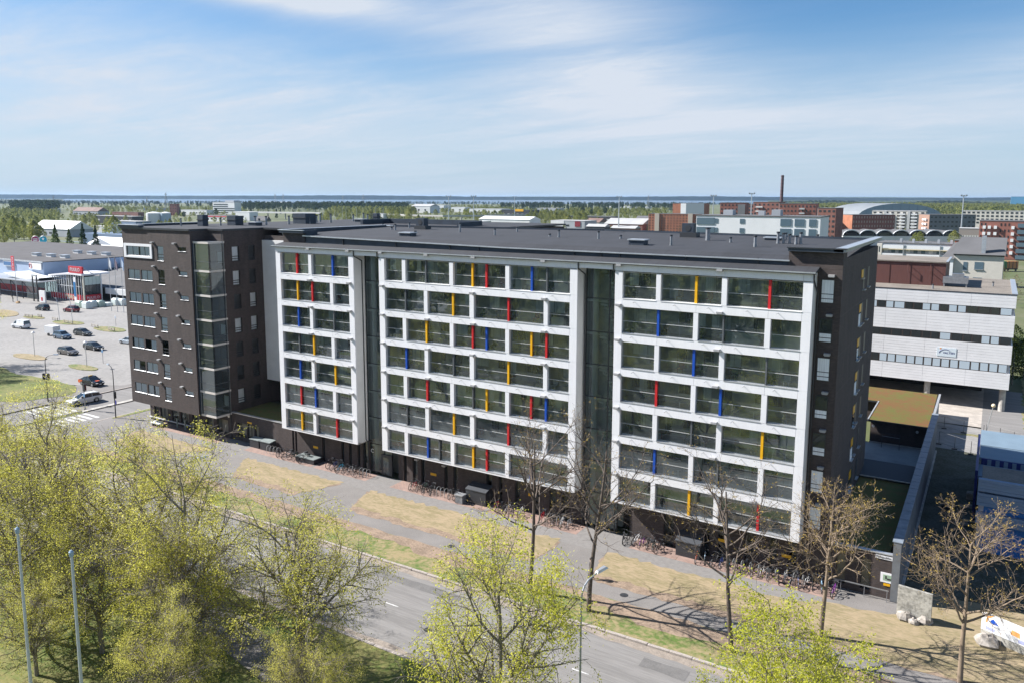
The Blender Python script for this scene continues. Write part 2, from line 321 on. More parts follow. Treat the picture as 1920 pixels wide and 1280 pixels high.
# building side
sheet('pavement', rect(-32.4, 70, -10.2, 1.5), 0.0, asphalt2, thick=0.16)
sheet('verge', [(-32.2, -13.8), (72, -13.8), (110, -13.8), (110, -9.7), (-32.2, -9.7)], 0.012, greengrass, thick=0.17)
def vergestrip(seed):                                  # worn earth beside the cycle path
    r = random.Random(seed); top = [(x, -9.75 + r.uniform(-.12, .25)) for x in range(-30, 110)]; bot = [(x, -11.3 + r.uniform(-.45, .5) + 0.5 * math.sin(x * .33)) for x in range(109, -31, -1)]
    return top + bot
sheet('earth_strip', vergestrip(3), 0.020, soil)
sheet('cycle_path', rect(70.02, 140, -10.0, -7.4), 0.0, asphalt2, thick=0.16)
def patch(name, x0, x1, y0, y1, m, z, seed, sk0=0.0, sk1=0.0, rag=True):
    pts = [(x0 + sk0, y0), (x1 + sk1, y0), (x1, y1), (x0, y1)]
    return sheet(name, pts, z, m, (0.7, 0.16), seed)
for i, (x0, x1, a, b) in enumerate(((-24.5, -9.5, 2.5, -3.5), (-3.6, 12.0, 4.0, -2.0), (15.9, 38.9, 1.8, -0.3), (43.2, 78, 0.8, 0.0))):
    pts = [(x0 + a, -7.7), (x1 + b, -7.7), (x1, -2.75), (x0, -2.75)]
    sheet('earth_strip', pts, 0.010, soil, (0.7, 0.22), 20 + i)
    sheet('grass_plot', [(x0 + a * .8 + .2, -6.7), (x1 + b * .6 - .3, -6.8), (x1 - .1, -2.5), (x0 + .1, -2.5)], 0.018, drygrass, (0.6, 0.3), 30 + i)
sheet('slope_grass', [(58, -7.3), (140, -7.3), (140, 4.5), (66.4, 4.5), (66.2, -0.5), (60, -1.5)], 0.026, drygrass, (0.9, 0.3), 44)
sheet('paved_walk', rect(-29, 62, -2.75, 1.5), 0.006, pavers)
for x0, x1 in ((-25, -11.2), (-6.2, 5.2), (5.6, 13.6), (17.0, 29.0), (29.4, 39.3), (44.5, 61.5)):
    sheet('red_paving', rect(x0, x1, -0.75, 1.5), 0.012, redpav)
sheet('yard', [(65.9, 4.4), (140, 4.4), (140, 48), (65.4, 48)], 0.014, yard_m, (1.5, 0.2), 5)
sheet('inner_yard', rect(56.5, 65.4, 1.5, 43.6), 0.022, mat('yard_asphalt', (0.30, 0.29, 0.28), 0.9, n=0.4, amt=0.2))
for ya, yb, sd in ((-14.75, -14.06, 61), (-23.88, -23.35, 62)):
    r_ = random.Random(sd); sheet('kerb_dust', [(x, ya + r_.uniform(-.12, .2) if ya > -20 else ya) for x in range(-38, 80)] + [(x, yb if ya > -20 else yb + r_.uniform(-.15, .15)) for x in range(79, -39, -1)], -0.114, mat('road_dust', (.27, .23, .195), .95, n=1.5, amt=.2, n2=8))
# kerbs of the street, stone by stone
def kerb_run(name, p, q, step=1.6, h=0.15, w=0.26, limit=10**9):
    root = bpy.data.objects.new(name, None); COL.objects.link(root); root['kind'] = 'structure'
    p = Vector((*p, 0)); q = Vector((*q, 0)); d = (q - p); n = int(d.length / step); d.normalize(); a = math.atan2(d.y, d.x)
    me = MB().cbox((0, 0, h / 2 - 0.14), step - 0.03, w, h).mesh('kerb_stone', kerb_m)
    for i in range(n):
        o = link('kerb_stone', me, root, local=True); c = p + d * (step * (i + .5)); o.location = (c.x + R.uniform(-.012, .012), c.y + R.uniform(-.015, .015), R.uniform(-.012, .012)); o.rotation_euler = (0, 0, a + R.uniform(-.008, .008))
kerb_run('kerb', (-30, -13.92), (78, -13.92)); kerb_run('kerb', (-38, -24.05), (72, -24.05))
kerb_run('kerb', (-47.8, -2), (-47.8, 60), 2.0); kerb_run('kerb', (-40.2, -1.0), (-39.2, 40), 2.0); kerb_run('kerb', (-33.3, -3), (-32.6, 34), 2.0)
# repairs and covers in the carriageway
dpm = mat('asphalt_repair', (0.145, 0.14, 0.137), 0.9, n=1.5, amt=.15, n2=9)
for i, (x, y, w, d) in enumerate(((41, -21.2, 6.5, 1.6), (52, -16.5, 3.2, 1.1), (28, -16.2, 9, .9), (12, -21, 5, 1.4), (60, -20.6, 2.2, 1.8))): sheet('asphalt_repair', rect(x, x + w, y, y + d), -.112, dpm, (.8, .06), 70 + i)
for i, (x, y) in enumerate(((45.5, -16.8), (37.5, -20.4), (24.0, -17.0), (54.5, -21.9))): kind(MB().tube((x, y, -.118), (x, y, -.105), .34, .34, 16).build('manhole_cover', metal_d), 'structure')
for i, (x, y) in enumerate(((47.5, -8.6), (31.0, -8.8))): kind(MB().tube((x, y, -.02), (x, y, .008), .33, .33, 16).build('manhole_cover', metal_d), 'structure')
# centre line and crossings
lm = MB().cbox((0, 0, 0), 1.2, 0.10, 0.002).mesh('lane_dash', paint)
root = bpy.data.objects.new('lane_marking', None); COL.objects.link(root); root['kind'] = 'structure'
for i in range(-8, 9):
    o = link('lane_dash', lm, root, local=True); o.location = (33.0 + i * 8.0, -19.1, -0.116)
def crossing(x0, x1, ys, sl=0.0):
    root = bpy.data.objects.new('crosswalk', None); COL.objects.link(root); root['kind'] = 'structure'
    for y in ys:
        o = MB().poly([(x0, y, -.107), (x1, y + sl, -.107), (x1, y + sl + .5, -.107), (x0, y + .5, -.107)]).build('crosswalk_stripe', paint, root)
crossing(-47.3, -44.3, [-1.9 - i * 1.0 for i in range(5)]); crossing(-44.0, -40.9, [-1.9 - i * 1.0 for i in range(5)]); crossing(-38.9, -35.2, [-2.0 - i * 0.95 for i in range(6)])
crossing(-46.8, -40.6, [14.0 + i * 1.5 for i in range(4)], 0.2)
# traffic island and the car park
sheet('traffic_island', [(-40.3, -1.2), (-39.4, -1.5), (-39.1, 30), (-40.0, 34)], 0.02, concrete, thick=0.15)
sheet('footway', rect(-56, -47.9, -12, 60), 0.0, asphalt2, thick=0.16)
sheet('footway', [(-33.1, -13.8), (-24, -13.8), (-24, 1.5), (-28, 1.5), (-28.6, 40), (-33.1, 40)], 0.002, asphalt2, thick=0.16)
sheet('car_park', [(-230, 14), (-72, 2), (-56, 7), (-49.5, 11), (-48.5, 70), (-230, 70)], 0.006, lot_asphalt, thick=0.16)
sheet('car_park', rect(-420, -230.2, -14, 120), 0.006, lot_asphalt, thick=0.16)
sheet('grass_verge', [(-33.1, -1.2), (-32.4, -1.2), (-31.6, 14), (-33.0, 14)], 0.03, greengrass, (1, .12), 2)
sheet('lawn_mound', [(-110, 13), (-72.5, 5.6), (-66, 6.8), (-56, 6.6), (-51.5, 4.4), (-50.8, 1.5), (-53, -3.5), (-60, -8), (-110, -12)], 0.03, lawn_m, (1.6, .3), 8)
for i, (cx, cy, a, b, rz) in enumerate(((-86, 14.7, 5.2, 1.6, .0), (-68.3, 14.9, 4.2, 1.35, .0), (-120.5, 41.2, 5.2, 2.2, .05), (-103, 41.0, 5.6, 2.2, -.05), (-136, 41, 4.2, 1.5, 0), (-150, 40.5, 8, 3.0, -.25))):
    pts = [(cx + a * math.cos(t) * math.cos(rz) - b * math.sin(t) * math.sin(rz), cy + a * math.cos(t) * math.sin(rz) + b * math.sin(t) * math.cos(rz)) for t in [k * math.pi / 14 for k in range(28)]]
    sheet('grass_island', pts, 0.10, greengrass if i not in (0, 5) else drygrass, (0.6, .12), 50 + i, thick=0.12)
# service road behind the yard
sheet('service_road', [(63, 46), (140, 40), (140, 51), (63, 58.5)], 0.02, lot_asphalt)
sheet('paved_court', rect(50, 70.3, 58.5, 84), 0.026, mat('court_slabs', (0.40, 0.36, 0.32), 0.9, n=0.7, amt=0.2))
sheet('asphalt_court', rect(70.3, 75.5, 55, 84), 0.026, asphalt)
sheet('grass_plot', [(67, 53.5), (110, 48.5), (110, 110), (75.6, 110), (75.3, 56)], 0.034, greengrass, (1, .3), 91)
# ================================================================== main block with the three white balcony fronts
main = thing('apartment_building', 'long dark brick block of flats with three white balcony fronts and coloured posts', 'apartment building', (30, 1.5, 0))
PZ = 3.03
Z0 = [3.80 + PZ * k for k in range(7)]; Z1 = [6.08 + PZ * k for k in range(7)]
TOPB, BEAM = 24.32, 25.0
GL = 0.34                                                 # glass line behind the white face
FR = {
 'a': (0.0, 11.94, 0.72, [
   ([(5.2, 5.65)], 'r3.2 b8.7'), ([(8.4, 8.85)], 'y3.2 r5.5'), ([(5.2, 5.65)], 'b3.2 d8.7'), ([(8.4, 8.85)], 'd3.2 y5.5'), ([(5.2, 5.65)], 'b3.2 y8.7'), ([(8.4, 8.85)], 'r3.2 b5.5'), ([(5.2, 5.65)], 'y3.2 r8.7')]),
 'b': (15.5, 38.7, 0.74, [
   ([(18.6, 19.05), (24.6, 25.05), (31.12, 31.55)], 'd21.55 y27.25 r28.87 b33.9 d35.5'), ([(21.4, 21.85), (27.0, 27.5), (35.28, 35.7)], 'd18.87 y24.9 r31.37'),
   ([(18.6, 19.05), (24.6, 25.05), (31.12, 31.55)], 'y21.55 r27.25 b28.87 y33.9 r35.5'), ([(21.4, 21.85), (27.0, 27.5), (35.28, 35.7)], 'b18.87 d24.9 y31.37'),
   ([(18.6, 19.05), (24.6, 25.05), (31.12, 31.55)], 'r21.55 d27.25 y28.87 r33.9 b35.5'), ([(21.4, 21.85), (27.0, 27.5), (35.28, 35.7)], 'd18.87 y24.9 r31.37'),
   ([(18.6, 19.05), (24.6, 25.05), (31.12, 31.55)], 'b21.55 d23.05 y27.25 r28.87 b33.9')]),
 'c': (42.34, 58.6, 0.70, [
   ([(46.1, 46.5), (51.66, 52.08)], 'y49.5 r55.4'), ([(49.4, 49.8), (55.17, 55.6)], 'b46.3 d51.85'), ([(46.1, 46.5), (51.66, 52.08)], 'b49.5 d55.4'),
   ([(49.4, 49.8), (55.17, 55.6)], 'r46.3 b51.85'), ([(46.1, 46.5), (51.66, 52.08)], 'd49.5 y55.35'), ([(49.4, 49.8), (55.17, 55.6)], 'b46.3 d51.85'), ([(46.1, 46.5), (51.66, 52.08)], 'y49.5 r55.3')]),
}
LAMPX = {'a': [[5.45, 11.35]] * 7,
         'b': [[15.95, 21.9, 27.6, 35.3], [15.95, 27.4, 35.4], [15.95, 21.9, 27.5, 35.4], [15.95, 21.9, 27.4, 35.4], [15.95, 21.9, 27.5, 35.4], [15.95, 21.9, 27.4, 35.4], [15.95, 27.5, 35.4]],
         'c': [[42.75, 51.5], [42.75, 51.6], [42.75, 51.5], [42.75, 51.5], [42.75, 51.5], [42.75, 51.5], [42.75, 51.5, 54.9]]}
lamp_me = MB().cbox((0, -0.17, 0), 0.46, 0.34, 0.16).cbox((0, -0.19, -.10), 0.36, 0.26, 0.05).mesh('wall_lamp', mat('lamp_case', (0.36, 0.36, 0.37), 0.5))
spout_me = MB().tube((0, 0, 0), (0, -.42, -.03), .022, .022, 5).mesh('drain_spout', metal_l)
# back wall of the balconies: wall, windows and doors with curtains
BW = 2.55
def pane_mat(): return balc_glass
for key, (x0, x1, sw, rows) in FR.items():
    body = MB()
    # side cheeks, floors and soffit of the bay
    for xa, xb in ((x0, x0 + .2), (x1 - .2, x1)): body.box(xa, xb, 0.181, BW + .3, 3.62, BEAM - .02)
    for k in range(7): body.box(x0 + .203, x1 - .203, 0.35, BW, Z0[k] - .34, Z0[k] - .05, 1)
    body.box(x0 + .203, x1 - .203, 0.35, BW, TOPB + .05, TOPB + .3, 1)
    body.box(x0 + .203, x1 - .203, BW, BW + .3, 3.62, BEAM - .02, 2)
    bay = body.build('balcony_front', [white2, concrete, grey_wall], main)
    for r_i, (mull, posts) in enumerate(rows):
        k = 6 - r_i; za, zb = Z0[k], Z1[k]; ztop = TOPB if k == 6 else Z0[k + 1]
        za = za if k == 0 else za
        edges = [x0 + sw] + [e for m in mull for e in m] + [x1 - sw]
        opens = [(edges[i], edges[i + 1]) for i in range(0, len(edges), 2)]
        # uprights between the openings, face flush with the panels
        for i, (ma, mb_) in enumerate(mull):
            MB().box(ma, mb_, 0.004, 0.42, za, zb).build('mullion', white, bay)
        for xa, xb in ((x0, x0 + sw), (x1 - sw, x1)):
            MB().box(xa, xb, 0.0, 0.18, za - .02, zb + .02).box(xa + (.2 if xa == x0 else 0), xb - (0 if xa == x0 else .2), .181, .42, za, zb).build('facade_panel', white, bay)
        # band above the opening, in panels
        top = ztop
        if k == 6: zlo, zhi = TOPB, BEAM
        else: zlo, zhi = zb, Z0[k + 1]
        cuts = [x0, x0 + sw] + [(ma + mb_) / 2 for ma, mb_ in mull] + [x1 - sw, x1]
        for a, b in zip(cuts[:-1], cuts[1:]):
            MB().box(a + .008, b - .008, 0.002 + R.uniform(0, .004), 0.17, zlo + .025, zhi - .025).build('facade_panel', white, bay)
        MB().box(x0 + .21, x1 - .21, 0.171, 0.43, zlo + .004, zhi - .05).build('band_core', white2, bay)
        # metal sill on the band below
        if k == 0: MB().box(x0, x1, -0.012, 0.44, 3.6, za - .03).build('bottom_band', white, bay)
        # posts and panes
        ps = sorted((float(t[1:]), t[0]) for t in posts.split())
        for oa, ob in opens:
            MB().box(oa, ob, -0.03, GL - .03, za - .028, za + .012).build('sill', metal_l if k < 6 else white2, bay)
            cutx = [(oa, None)] + [(p, c) for p, c in ps if oa < p < ob] + [(ob, None)]
            for p, c in cutx[1:-1]:
                w = .13 if c == 'd' else .20
                MB().box(p - w / 2, p + w / 2, GL - .20, GL - .03, za + .013, zb - .01).build('coloured_post', COLM[c], bay)
            rz_ = za + 1.02
            MB().box(oa + .02, ob - .02, GL - .03, GL + .05, rz_, rz_ + .055).box(oa, ob, GL - .02, GL + .04, zb - .06, zb - .006).box(oa, ob, GL - .02, GL + .04, za + .012, za + .05).build('balcony_rail', rail_m, bay)
            for (pa, _), (pb, _) in zip(cutx[:-1], cutx[1:]):
                nn = 1
                for q in range(nn):
                    a = pa + (pb - pa) * q / nn + .012; b = pa + (pb - pa) * (q + 1) / nn - .012
                    tl = R.uniform(-.004, .004)
                    MB().add([(a, GL, za + .05), (b, GL + tl, za + .05), (b, GL + tl, rz_ - .01), (a, GL, rz_ - .01)], [(0, 1, 2, 3)]).build('glass_pane', balc_glass, bay); MB().add([(a, GL, rz_ + .065), (b, GL - tl, rz_ + .065), (b, GL - tl, zb - .07), (a, GL, zb - .07)], [(0, 1, 2, 3)]).build('glass_pane', balc_glass, bay)
            # thin joints between the sliding leaves
            jb = MB(); nj = max(1, int(round((ob - oa) / .72)))
            for q in range(1, nj):
                xq = oa + (ob - oa) * q / nj
                if min(abs(xq - p) for p, _ in cutx) > .25: jb.box(xq - .012, xq + .012, GL + .012, GL + .03, rz_ + .07, zb - .08)
            if jb.f: jb.build('glazing_joint', rail_m, bay)
        # doors and windows at the back of the balcony
        x = x0 + .8
        while x < x1 - 2.4:
            w = R.choice((0.9, 1.5, 2.2)); dz = .05 if w < 1 else .9
            cm_ = R.choice((curtain, dark_in, dark_in, metal_d, metal_d))
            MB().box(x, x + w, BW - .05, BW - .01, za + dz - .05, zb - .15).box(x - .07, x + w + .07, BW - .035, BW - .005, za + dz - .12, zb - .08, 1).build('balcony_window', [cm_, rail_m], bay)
            x += w + R.uniform(.7, 2.2)
        for ma, mb_ in mull[:: 2 if key != 'a' else 1]:
            if R.random() < .7: MB().box((ma + mb_) / 2 - .06, (ma + mb_) / 2 + .06, .43, BW - .01, za - .04, zb + .2).build('partition', grey_wall, bay)
        for lx in LAMPX[key][r_i]:
            link('wall_lamp', lamp_me, bay, (lx, 0, (24.86 if k == 6 else zb + .20)))
        if k < 6:
            for a, b in zip(cuts[1:-2], cuts[2:-1]):
                for fr in ((.3,) if b - a < 3.6 else (.18, .72)): link('drain_spout', spout_me, bay, (a + (b - a) * fr, 0, zb + .52))
# what people keep on their balconies
FURN = [mat('chair_green', (.06, .14, .08), .6), mat('chair_grey', (.25, .25, .25), .7), mat('chair_wood', (.25, .15, .08), .7), mat('plant_green', (.05, .10, .03), .8), white2, mat('cushion_red', (.3, .05, .05), .8)]
for bay in [o for o in main.children if o.name.startswith('balcony_front')]:
    x0, x1, sw, rows = FR['abc'[[o for o in main.children if o.name.startswith('balcony_front')].index(bay)]]
    for k in range(7):
        x = x0 + 1.2; z = Z0[k] - .045
        while x < x1 - 1.5:
            kind_ = R.random(); m_ = R.choice(FURN)
            if kind_ < .45: MB().box(x, x + .5, 0.7, 1.2, z + .38, z + .45).box(x, x + .5, 1.15, 1.2, z + .45, z + .95).box(x + .03, x + .08, .72, .77, z, z + .38).box(x + .42, x + .47, .72, .77, z, z + .38).build('balcony_chair', m_, bay)
            elif kind_ < .65: MB().tube((x + .4, 0.95, z + .66), (x + .4, 0.95, z + .7), .42, .42, 10).tube((x + .4, 0.95, z), (x + .4, 0.95, z + .66), .04, .04, 6).build('balcony_table', m_, bay)
            elif kind_ < .8: MB().tube((x + .3, 0.7, z), (x + .3, 0.7, z + .35), .15, .2, 8).tube((x + .3, 0.7, z + .36), (x + .3, 0.7, z + .9), .12, .35, 7, 1).build('potted_plant', [FURN[2], FURN[3]], bay)
            if R.random() < .30: w_ = R.uniform(.5, 1.3); MB().poly([(x, GL + .12, z + 1.2), (x + w_, GL + .12, z + 1.2), (x + w_, GL + .12, z + 2.25), (x, GL + .12, z + 2.25)]).build('roller_blind', R.choice((curtain, white2)), bay)
            x += R.uniform(.9, 1.9)
# beams that cross the two stair recesses
for xa, xb in ((11.94, 15.5), (38.7, 42.34)): MB().box(xa + .02, xb - .02, 0.004, 0.3, TOPB + .1, BEAM - .03).build('white_beam', white, main)
# brick body
MB().box(-.35, 60.4, 3.2, 21.8, 0, 26.0).build('wall', brick_d, main)
MB().box(-.35, -.003, 1.54, 3.19, 3.63, 25.29).build('wall', brick_d, main)
MB().box(58.603, 60.4, 1.54, 3.19, 3.63, 25.19).box(56.4, 60.4, 1.54, 3.19, 25.2, 26.55).build('wall', brick_d, main)
MB().box(-.35, 3.2, 1.54, 3.19, 25.3, 26.5).build('wall', brick_d, main)
MB().box(0, 11.94, 2.86, 3.2, 3.7, 25.2).box(15.5, 38.7, 2.86, 3.2, 3.7, 25.2).box(42.34, 58.6, 2.86, 3.2, 3.7, 25.2).build('inner_wall', grey_wall, main)
MB().box(14.1, 55, 24.6, 38, 0, 18).build('unseen_rear_block', brick_d, main)  # unseen block, added to throw the shadow across the yard
# ground floor: piers with tall slots of glass between them
def ground_floor(xa, xb, slots, yw=1.54, z1=3.62):
    b = MB(); x = xa
    for s0, s1 in slots:
        if s0 > x: b.box(x, s0, yw, 3.19, 0, z1)
        x = s1
    if x < xb: b.box(x, xb, yw, 3.19, 0, z1)
    b.build('ground_floor_wall', brick_d, main)
    for s0, s1 in slots:
        MB().box(s0, s1, yw + .24, yw + .30, .25, z1 - .1).build('ground_floor_window', win_glass, main)
        MB().box(s0, s1, yw + .31, yw + .36, 0, .9).box(s0, s1, yw + .2, yw + .3, 0, .24).box(s0, s0 + .06, yw + .18, yw + .32, .2, z1).box(s1 - .06, s1, yw + .18, yw + .32, .2, z1).build('window_frame', metal_d, main)
X = lambda px, py=890: gy(px, py, 1.54).x
ground_floor(-.35, 12.2, [(X(537.5, 845), X(541.5, 845)), (X(549, 848), X(552.5, 848)), (X(554.5, 850), X(558, 850)), (X(605, 860), X(610, 860)), (X(641, 872), X(646, 872)), (X(655, 875), X(660, 875)), (X(671, 878), X(676, 878)), (X(681, 880), X(691, 880))])
ground_floor(16.4, 38.9, [(X(757, 893), X(763, 893)), (X(774, 895), X(783, 895)), (X(790, 897), X(797, 897)), (X(833, 905), X(840, 905)), (X(850, 908), X(858, 908)), (X(912, 930), X(922, 930)), (X(935, 935), X(942, 935)), (X(965, 940), X(975, 940)), (X(1000, 950), X(1010, 950)), (X(1030, 955), X(1042, 955)), (X(1053, 960), X(1065, 960))])
ground_floor(43.6, 60.4, [(X(1244, 995), X(1263, 995)), (X(1318, 1015), X(1330, 1015)), (X(1345, 1020), X(1358, 1020)), (X(1395, 1035), X(1412, 1035)), (X(1440, 1040), X(1456, 1040)), (X(1475, 1050), X(1492, 1050))])
MB().box(.01, 11.93, .45, 3.2, 3.63, 3.68).box(15.51, 38.69, .45, 3.2, 3.63, 3.68).box(42.35, 58.59, .45, 3.2, 3.63, 3.68).build('soffit', white2, main)
# stair recesses: curtain wall, landings and spiral stair behind
def stair(xa, xb, name):
    g = MB(); fr = MB(); yy = 1.75
    zs = [3.4 + PZ * k for k in range(8)]; zs[-1] = 25.0; zs = [0.2] + zs
    for za, zb in zip(zs[:-1], zs[1:]):
        for x_a, x_b in ((xa, xa + (xb - xa) * .66), (xa + (xb - xa) * .66, xb)):
            MB().poly([(x_a, yy, za + .02), (x_b, yy, za + .02), (x_b, yy, zb - .02), (x_a, yy, zb - .02)]).build('stair_glazing', brown_glass, main)
    for z in zs: fr.box(xa, xb, yy - .05, yy + .05, z - .035, z + .035)
    for x_ in (xa + .03, xa + (xb - xa) * .66, xb - .03): fr.box(x_ - .04, x_ + .04, yy - .06, yy + .06, 0, 25)
    fr.build('curtain_wall_frame', metal_d, main)
    # inside
    i_ = MB(); i_.box(xa, xb, 3.1, 3.19, 0, 25, 0); i_.tube((xa + .75, 2.25, 0), (xa + .75, 2.25, 25), .28, .28, 10, 1)
    for k in range(8):
        z = 3.25 + PZ * k
        i_.box(xa, xa + 1.2, 1.85, 3.1, z - .18, z, 1)
        for s in range(9):
            t = s / 8 * math.pi; cx_, cy_ = xa + (xb - xa) * .62, 2.45
            if k < 7: i_.cbox((cx_ + .75 * math.cos(t), cy_ + .0 + .45 * math.sin(t), z + PZ * (s + .5) / 9), .95, .34, .2, t, 1)
    i_.build('staircase', [grey_wall, white2], main)
stair(12.0, 15.45, 'c'); stair(38.76, 42.28, 'b')
# entrance with its letter
MB().box(13.95, 15.45, 1.55, 1.66, .1, 2.45).build('entrance_door', [metal_d], main)
MB().box(14.25, 15.0, 1.535, 1.549, .35, 2.15).build('door_glass', win_glass, main)
text('C', .62, (12.55, 1.66, 2.55), FRONT, white, main, name='entrance_letter')
# down pipes beside the recesses
def pipe(pts, m=metal_d, r=.06, parent=None, name='drain_pipe'): return MB().path(pts, r, 7).build(name, m, parent or main)
for xa, xb, e in ((12.05, 12.0, 1.6), (15.35, 15.3, 1.55), (38.8, 38.85, 1.6), (42.2, 42.2, 1.55)):
    d = 0.0
    pipe([(xa, -.08, 25.0), (xa, -.08, 24.35), (xb, 1.25, 23.75), (xb, 1.3, 3.9 if xa in (12.05, 15.35) else .1)] + ([(xb + .15, 1.42, 3.5), (xb + .15, 1.42, .1)] if xa == 12.05 else []))
pipe([(58.66, -.08, 25.0), (58.66, -.08, 24.5), (58.75, 1.35, 23.2), (58.75, 1.4, .2)])
# canopy along the top of the fronts
MB().add([(-.45, -.22, 25.02), (58.75, -.22, 25.02), (58.75, 1.6, 25.36), (-.45, 1.6, 25.36), (-.45, -.22, 24.99), (58.75, -.22, 24.99), (58.75, 1.6, 25.0), (-.45, 1.6, 25.0)], [(0, 1, 2, 3), (4, 7, 6, 5), (0, 4, 5, 1), (1, 5, 6, 2), (3, 7, 4, 0)]).build('canopy_roof', bitumen, main)
MB().box(-.47, 58.78, -.26, -.2, 24.97, 25.06).build('gutter', metal_l, main); MB().box(-.47, 58.78, -.25, -.02, 24.9, 24.968).build('gutter', metal_d, main)
# set-back fascia and the roof
MB().add([(3.2, 1.62, 25.1), (56.4, 1.62, 25.1), (56.4, 1.62, 25.72), (30, 1.62, 25.78), (3.2, 1.62, 26.14), (3.2, 3.2, 25.1), (56.4, 3.2, 25.1), (56.4, 3.2, 25.72), (30, 3.2, 25.78), (3.2, 3.2, 26.14)], [(0, 1, 2, 3, 4), (0, 5, 6, 1), (5, 9, 8, 7, 6), (4, 3, 8, 9), (3, 2, 7, 8)]).build('fascia', navy, main)
rf = MB(); rf.add([(3.0, 1.45, 26.16), (30, 1.45, 25.80), (56.4, 1.45, 25.74), (60.4, 3.2, 26.02), (60.4, 21.9, 26.5), (30, 24.0, 26.62), (-.4, 20.5, 26.55), (-.4, 3.2, 26.3)], [(0, 1, 2, 3, 4, 5, 6, 7)]); roof = rf.build('roof', bitumen, main)
MB().add([(2.9, 1.40, 26.10), (30, 1.40, 25.74), (56.5, 1.40, 25.68), (56.5, 1.40, 25.78), (30, 1.40, 25.84), (2.9, 1.40, 26.22), (2.9, 1.55, 26.22), (30, 1.55, 25.84), (56.5, 1.55, 25.78)], [(0, 1, 4, 5), (1, 2, 3, 4), (5, 4, 7, 6), (4, 3, 8, 7)]).build('roof_edge', metal_l, roof)
for x in (9.0, 16.5, 23.5, 27, 37.5, 40.2, 42, 48, 54): MB().box(x, x + .07, 1.5, 1.62, 25.2, 25.85 if x > 14 else 26.0).build('drain_pipe', metal_d, main)
# raised parapets at both ends
MB().box(56.38, 60.42, 1.20, 1.62, 26.5, 26.78).build('parapet', navy, main); MB().box(59.75, 60.62, 1.2, 22.1, 26.55, 26.80).build('parapet', metal_g, main); MB().box(56.3, 60.7, 1.14, 1.32, 26.74, 26.83).build('parapet_cap', metal_d, main)
MB().box(60.05, 60.7, 1.33, 22.2, 26.81, 26.86).build('parapet_cap', metal_l, main)
MB().box(-.6, 3.3, 1.15, 1.62, 26.46, 26.78).box(3.0, 3.3, 1.62, 3.4, 26.2, 26.78).box(-.6, -.2, 1.62, 19.5, 26.2, 26.78).build('parapet', navy, main)
MB().box(-.75, 3.4, 1.08, 1.3, 26.74, 26.82).box(-.75, -.15, 1.3, 19.6, 26.785, 26.84).build('parapet_cap', metal_l, main)
MB().add([(30, 24.05, 26.55), (60.4, 21.95, 26.45), (60.4, 21.95, 26.72), (30, 24.05, 26.82), (-.4, 20.55, 26.5), (-.4, 20.55, 26.8)], [(0, 1, 2, 3), (4, 0, 3, 5)]).build('roof_edge', navy, roof)
MB().add([(33.2, 1.6, 25.8), (33.4, 1.6, 25.8), (33.0, 23.5, 26.62), (32.8, 23.5, 26.62)], [(0, 1, 2, 3)]).build('roof_joint', metal_d, roof).location.z += .012
# right-hand brick: windows of the front strip and of the end wall
for k in range(7):
    zt = 24.42 - PZ * (6 - k); zb = zt - 1.82
    wf = MB().box(58.93, 59.88, 1.50, 1.56, zb, zt).build('window', metal_d, main)
    MB().box(58.98, 59.83, 1.488, 1.499, zb + .72, zt - .05).build('pane', win_glass if k in (5, 3, 2) else curtain, wf); MB().box(58.98, 59.83, 1.488, 1.499, zb + .36, zb + .66).build('pane', curtain, wf); MB().box(58.98, 59.83, 1.488, 1.499, zb + .04, zb + .30).build('pane', curtain, wf)
    link('wall_lamp', lamp_me, main, (59.65, 1.54, zt + .3))
    ep = MB()
    MB().box(60.38, 60.42, 12.65, 13.55, zb, zt).build('window', metal_d, main); MB().box(60.38, 60.42, 15.4, 16.4, zb, zt).build('window', metal_d, main)
    MB().box(60.40, 60.44, 11.5, 12.5, zt - .7, zt).build('yellow_panel', yellow, main)
    if k < 6: MB().box(60.40, 60.44, 11.3, 12.3, zb - .05, zt - .85).build('window', curtain if k % 2 else win_glass, main)
    MB().box(60.4, 60.62, 12.6, 13.6, zb - .08, zb - .02).build('window_sill', metal_l, main); MB().box(60.4, 60.62, 15.35, 16.45, zb - .08, zb - .02).build('window_sill', metal_l, main); MB().box(60.4, 60.62, 11.2, 12.3, (zt - .78) if k == 6 else zb - .12, (zt - .72) if k == 6 else zb - .05).build('window_sill', metal_l, main)
# roof fittings
vent_m = metal_g
def roof_pipe(px, py, h, r, parent, zr=26.2):
    p = gz(px, py, zr); MB().tube(p - Vector((0, 0, .4)), p + Vector((0, 0, .3)), r * 1.25, r * 1.15, 8).tube(p + Vector((0, 0, .3)), p + Vector((0, 0, h)), r, r, 8).tube(p + Vector((0, 0, h)), p + Vector((0, 0, h + .14)), r * 1.3, r * 1.3, 8, 1).build('vent_pipe', [vent_m, metal_d], parent)
def hatch(px, py, parent, zr=26.2, w=1.5, d=1.1, h=.42):
    p = gz(px, py, zr); MB().box(p.x - w / 2, p.x + w / 2, p.y - d / 2, p.y + d / 2, zr - .2, zr + h).box(p.x - w / 2 - .12, p.x + w / 2 + .12, p.y - d / 2 - .1, p.y + d / 2 + .1, zr + h + .003, zr + h + .1, 1).build('roof_hatch', [navy, metal_l], parent)
for a, b, h in ((107, 478, .8), (268, 462, .8), (502, 487, .35), (567, 492, .8), (853, 502, .8), (1013, 502, .4), (1375, 540, .85), (1803, 527, .5)): roof_pipe(900 + a / 3.84, 320 + b / 3.84, h, .11, main)
roof_pipe(900 + 1638 / 3.84, 320 + 515 / 3.84, 1.3, .22, main)
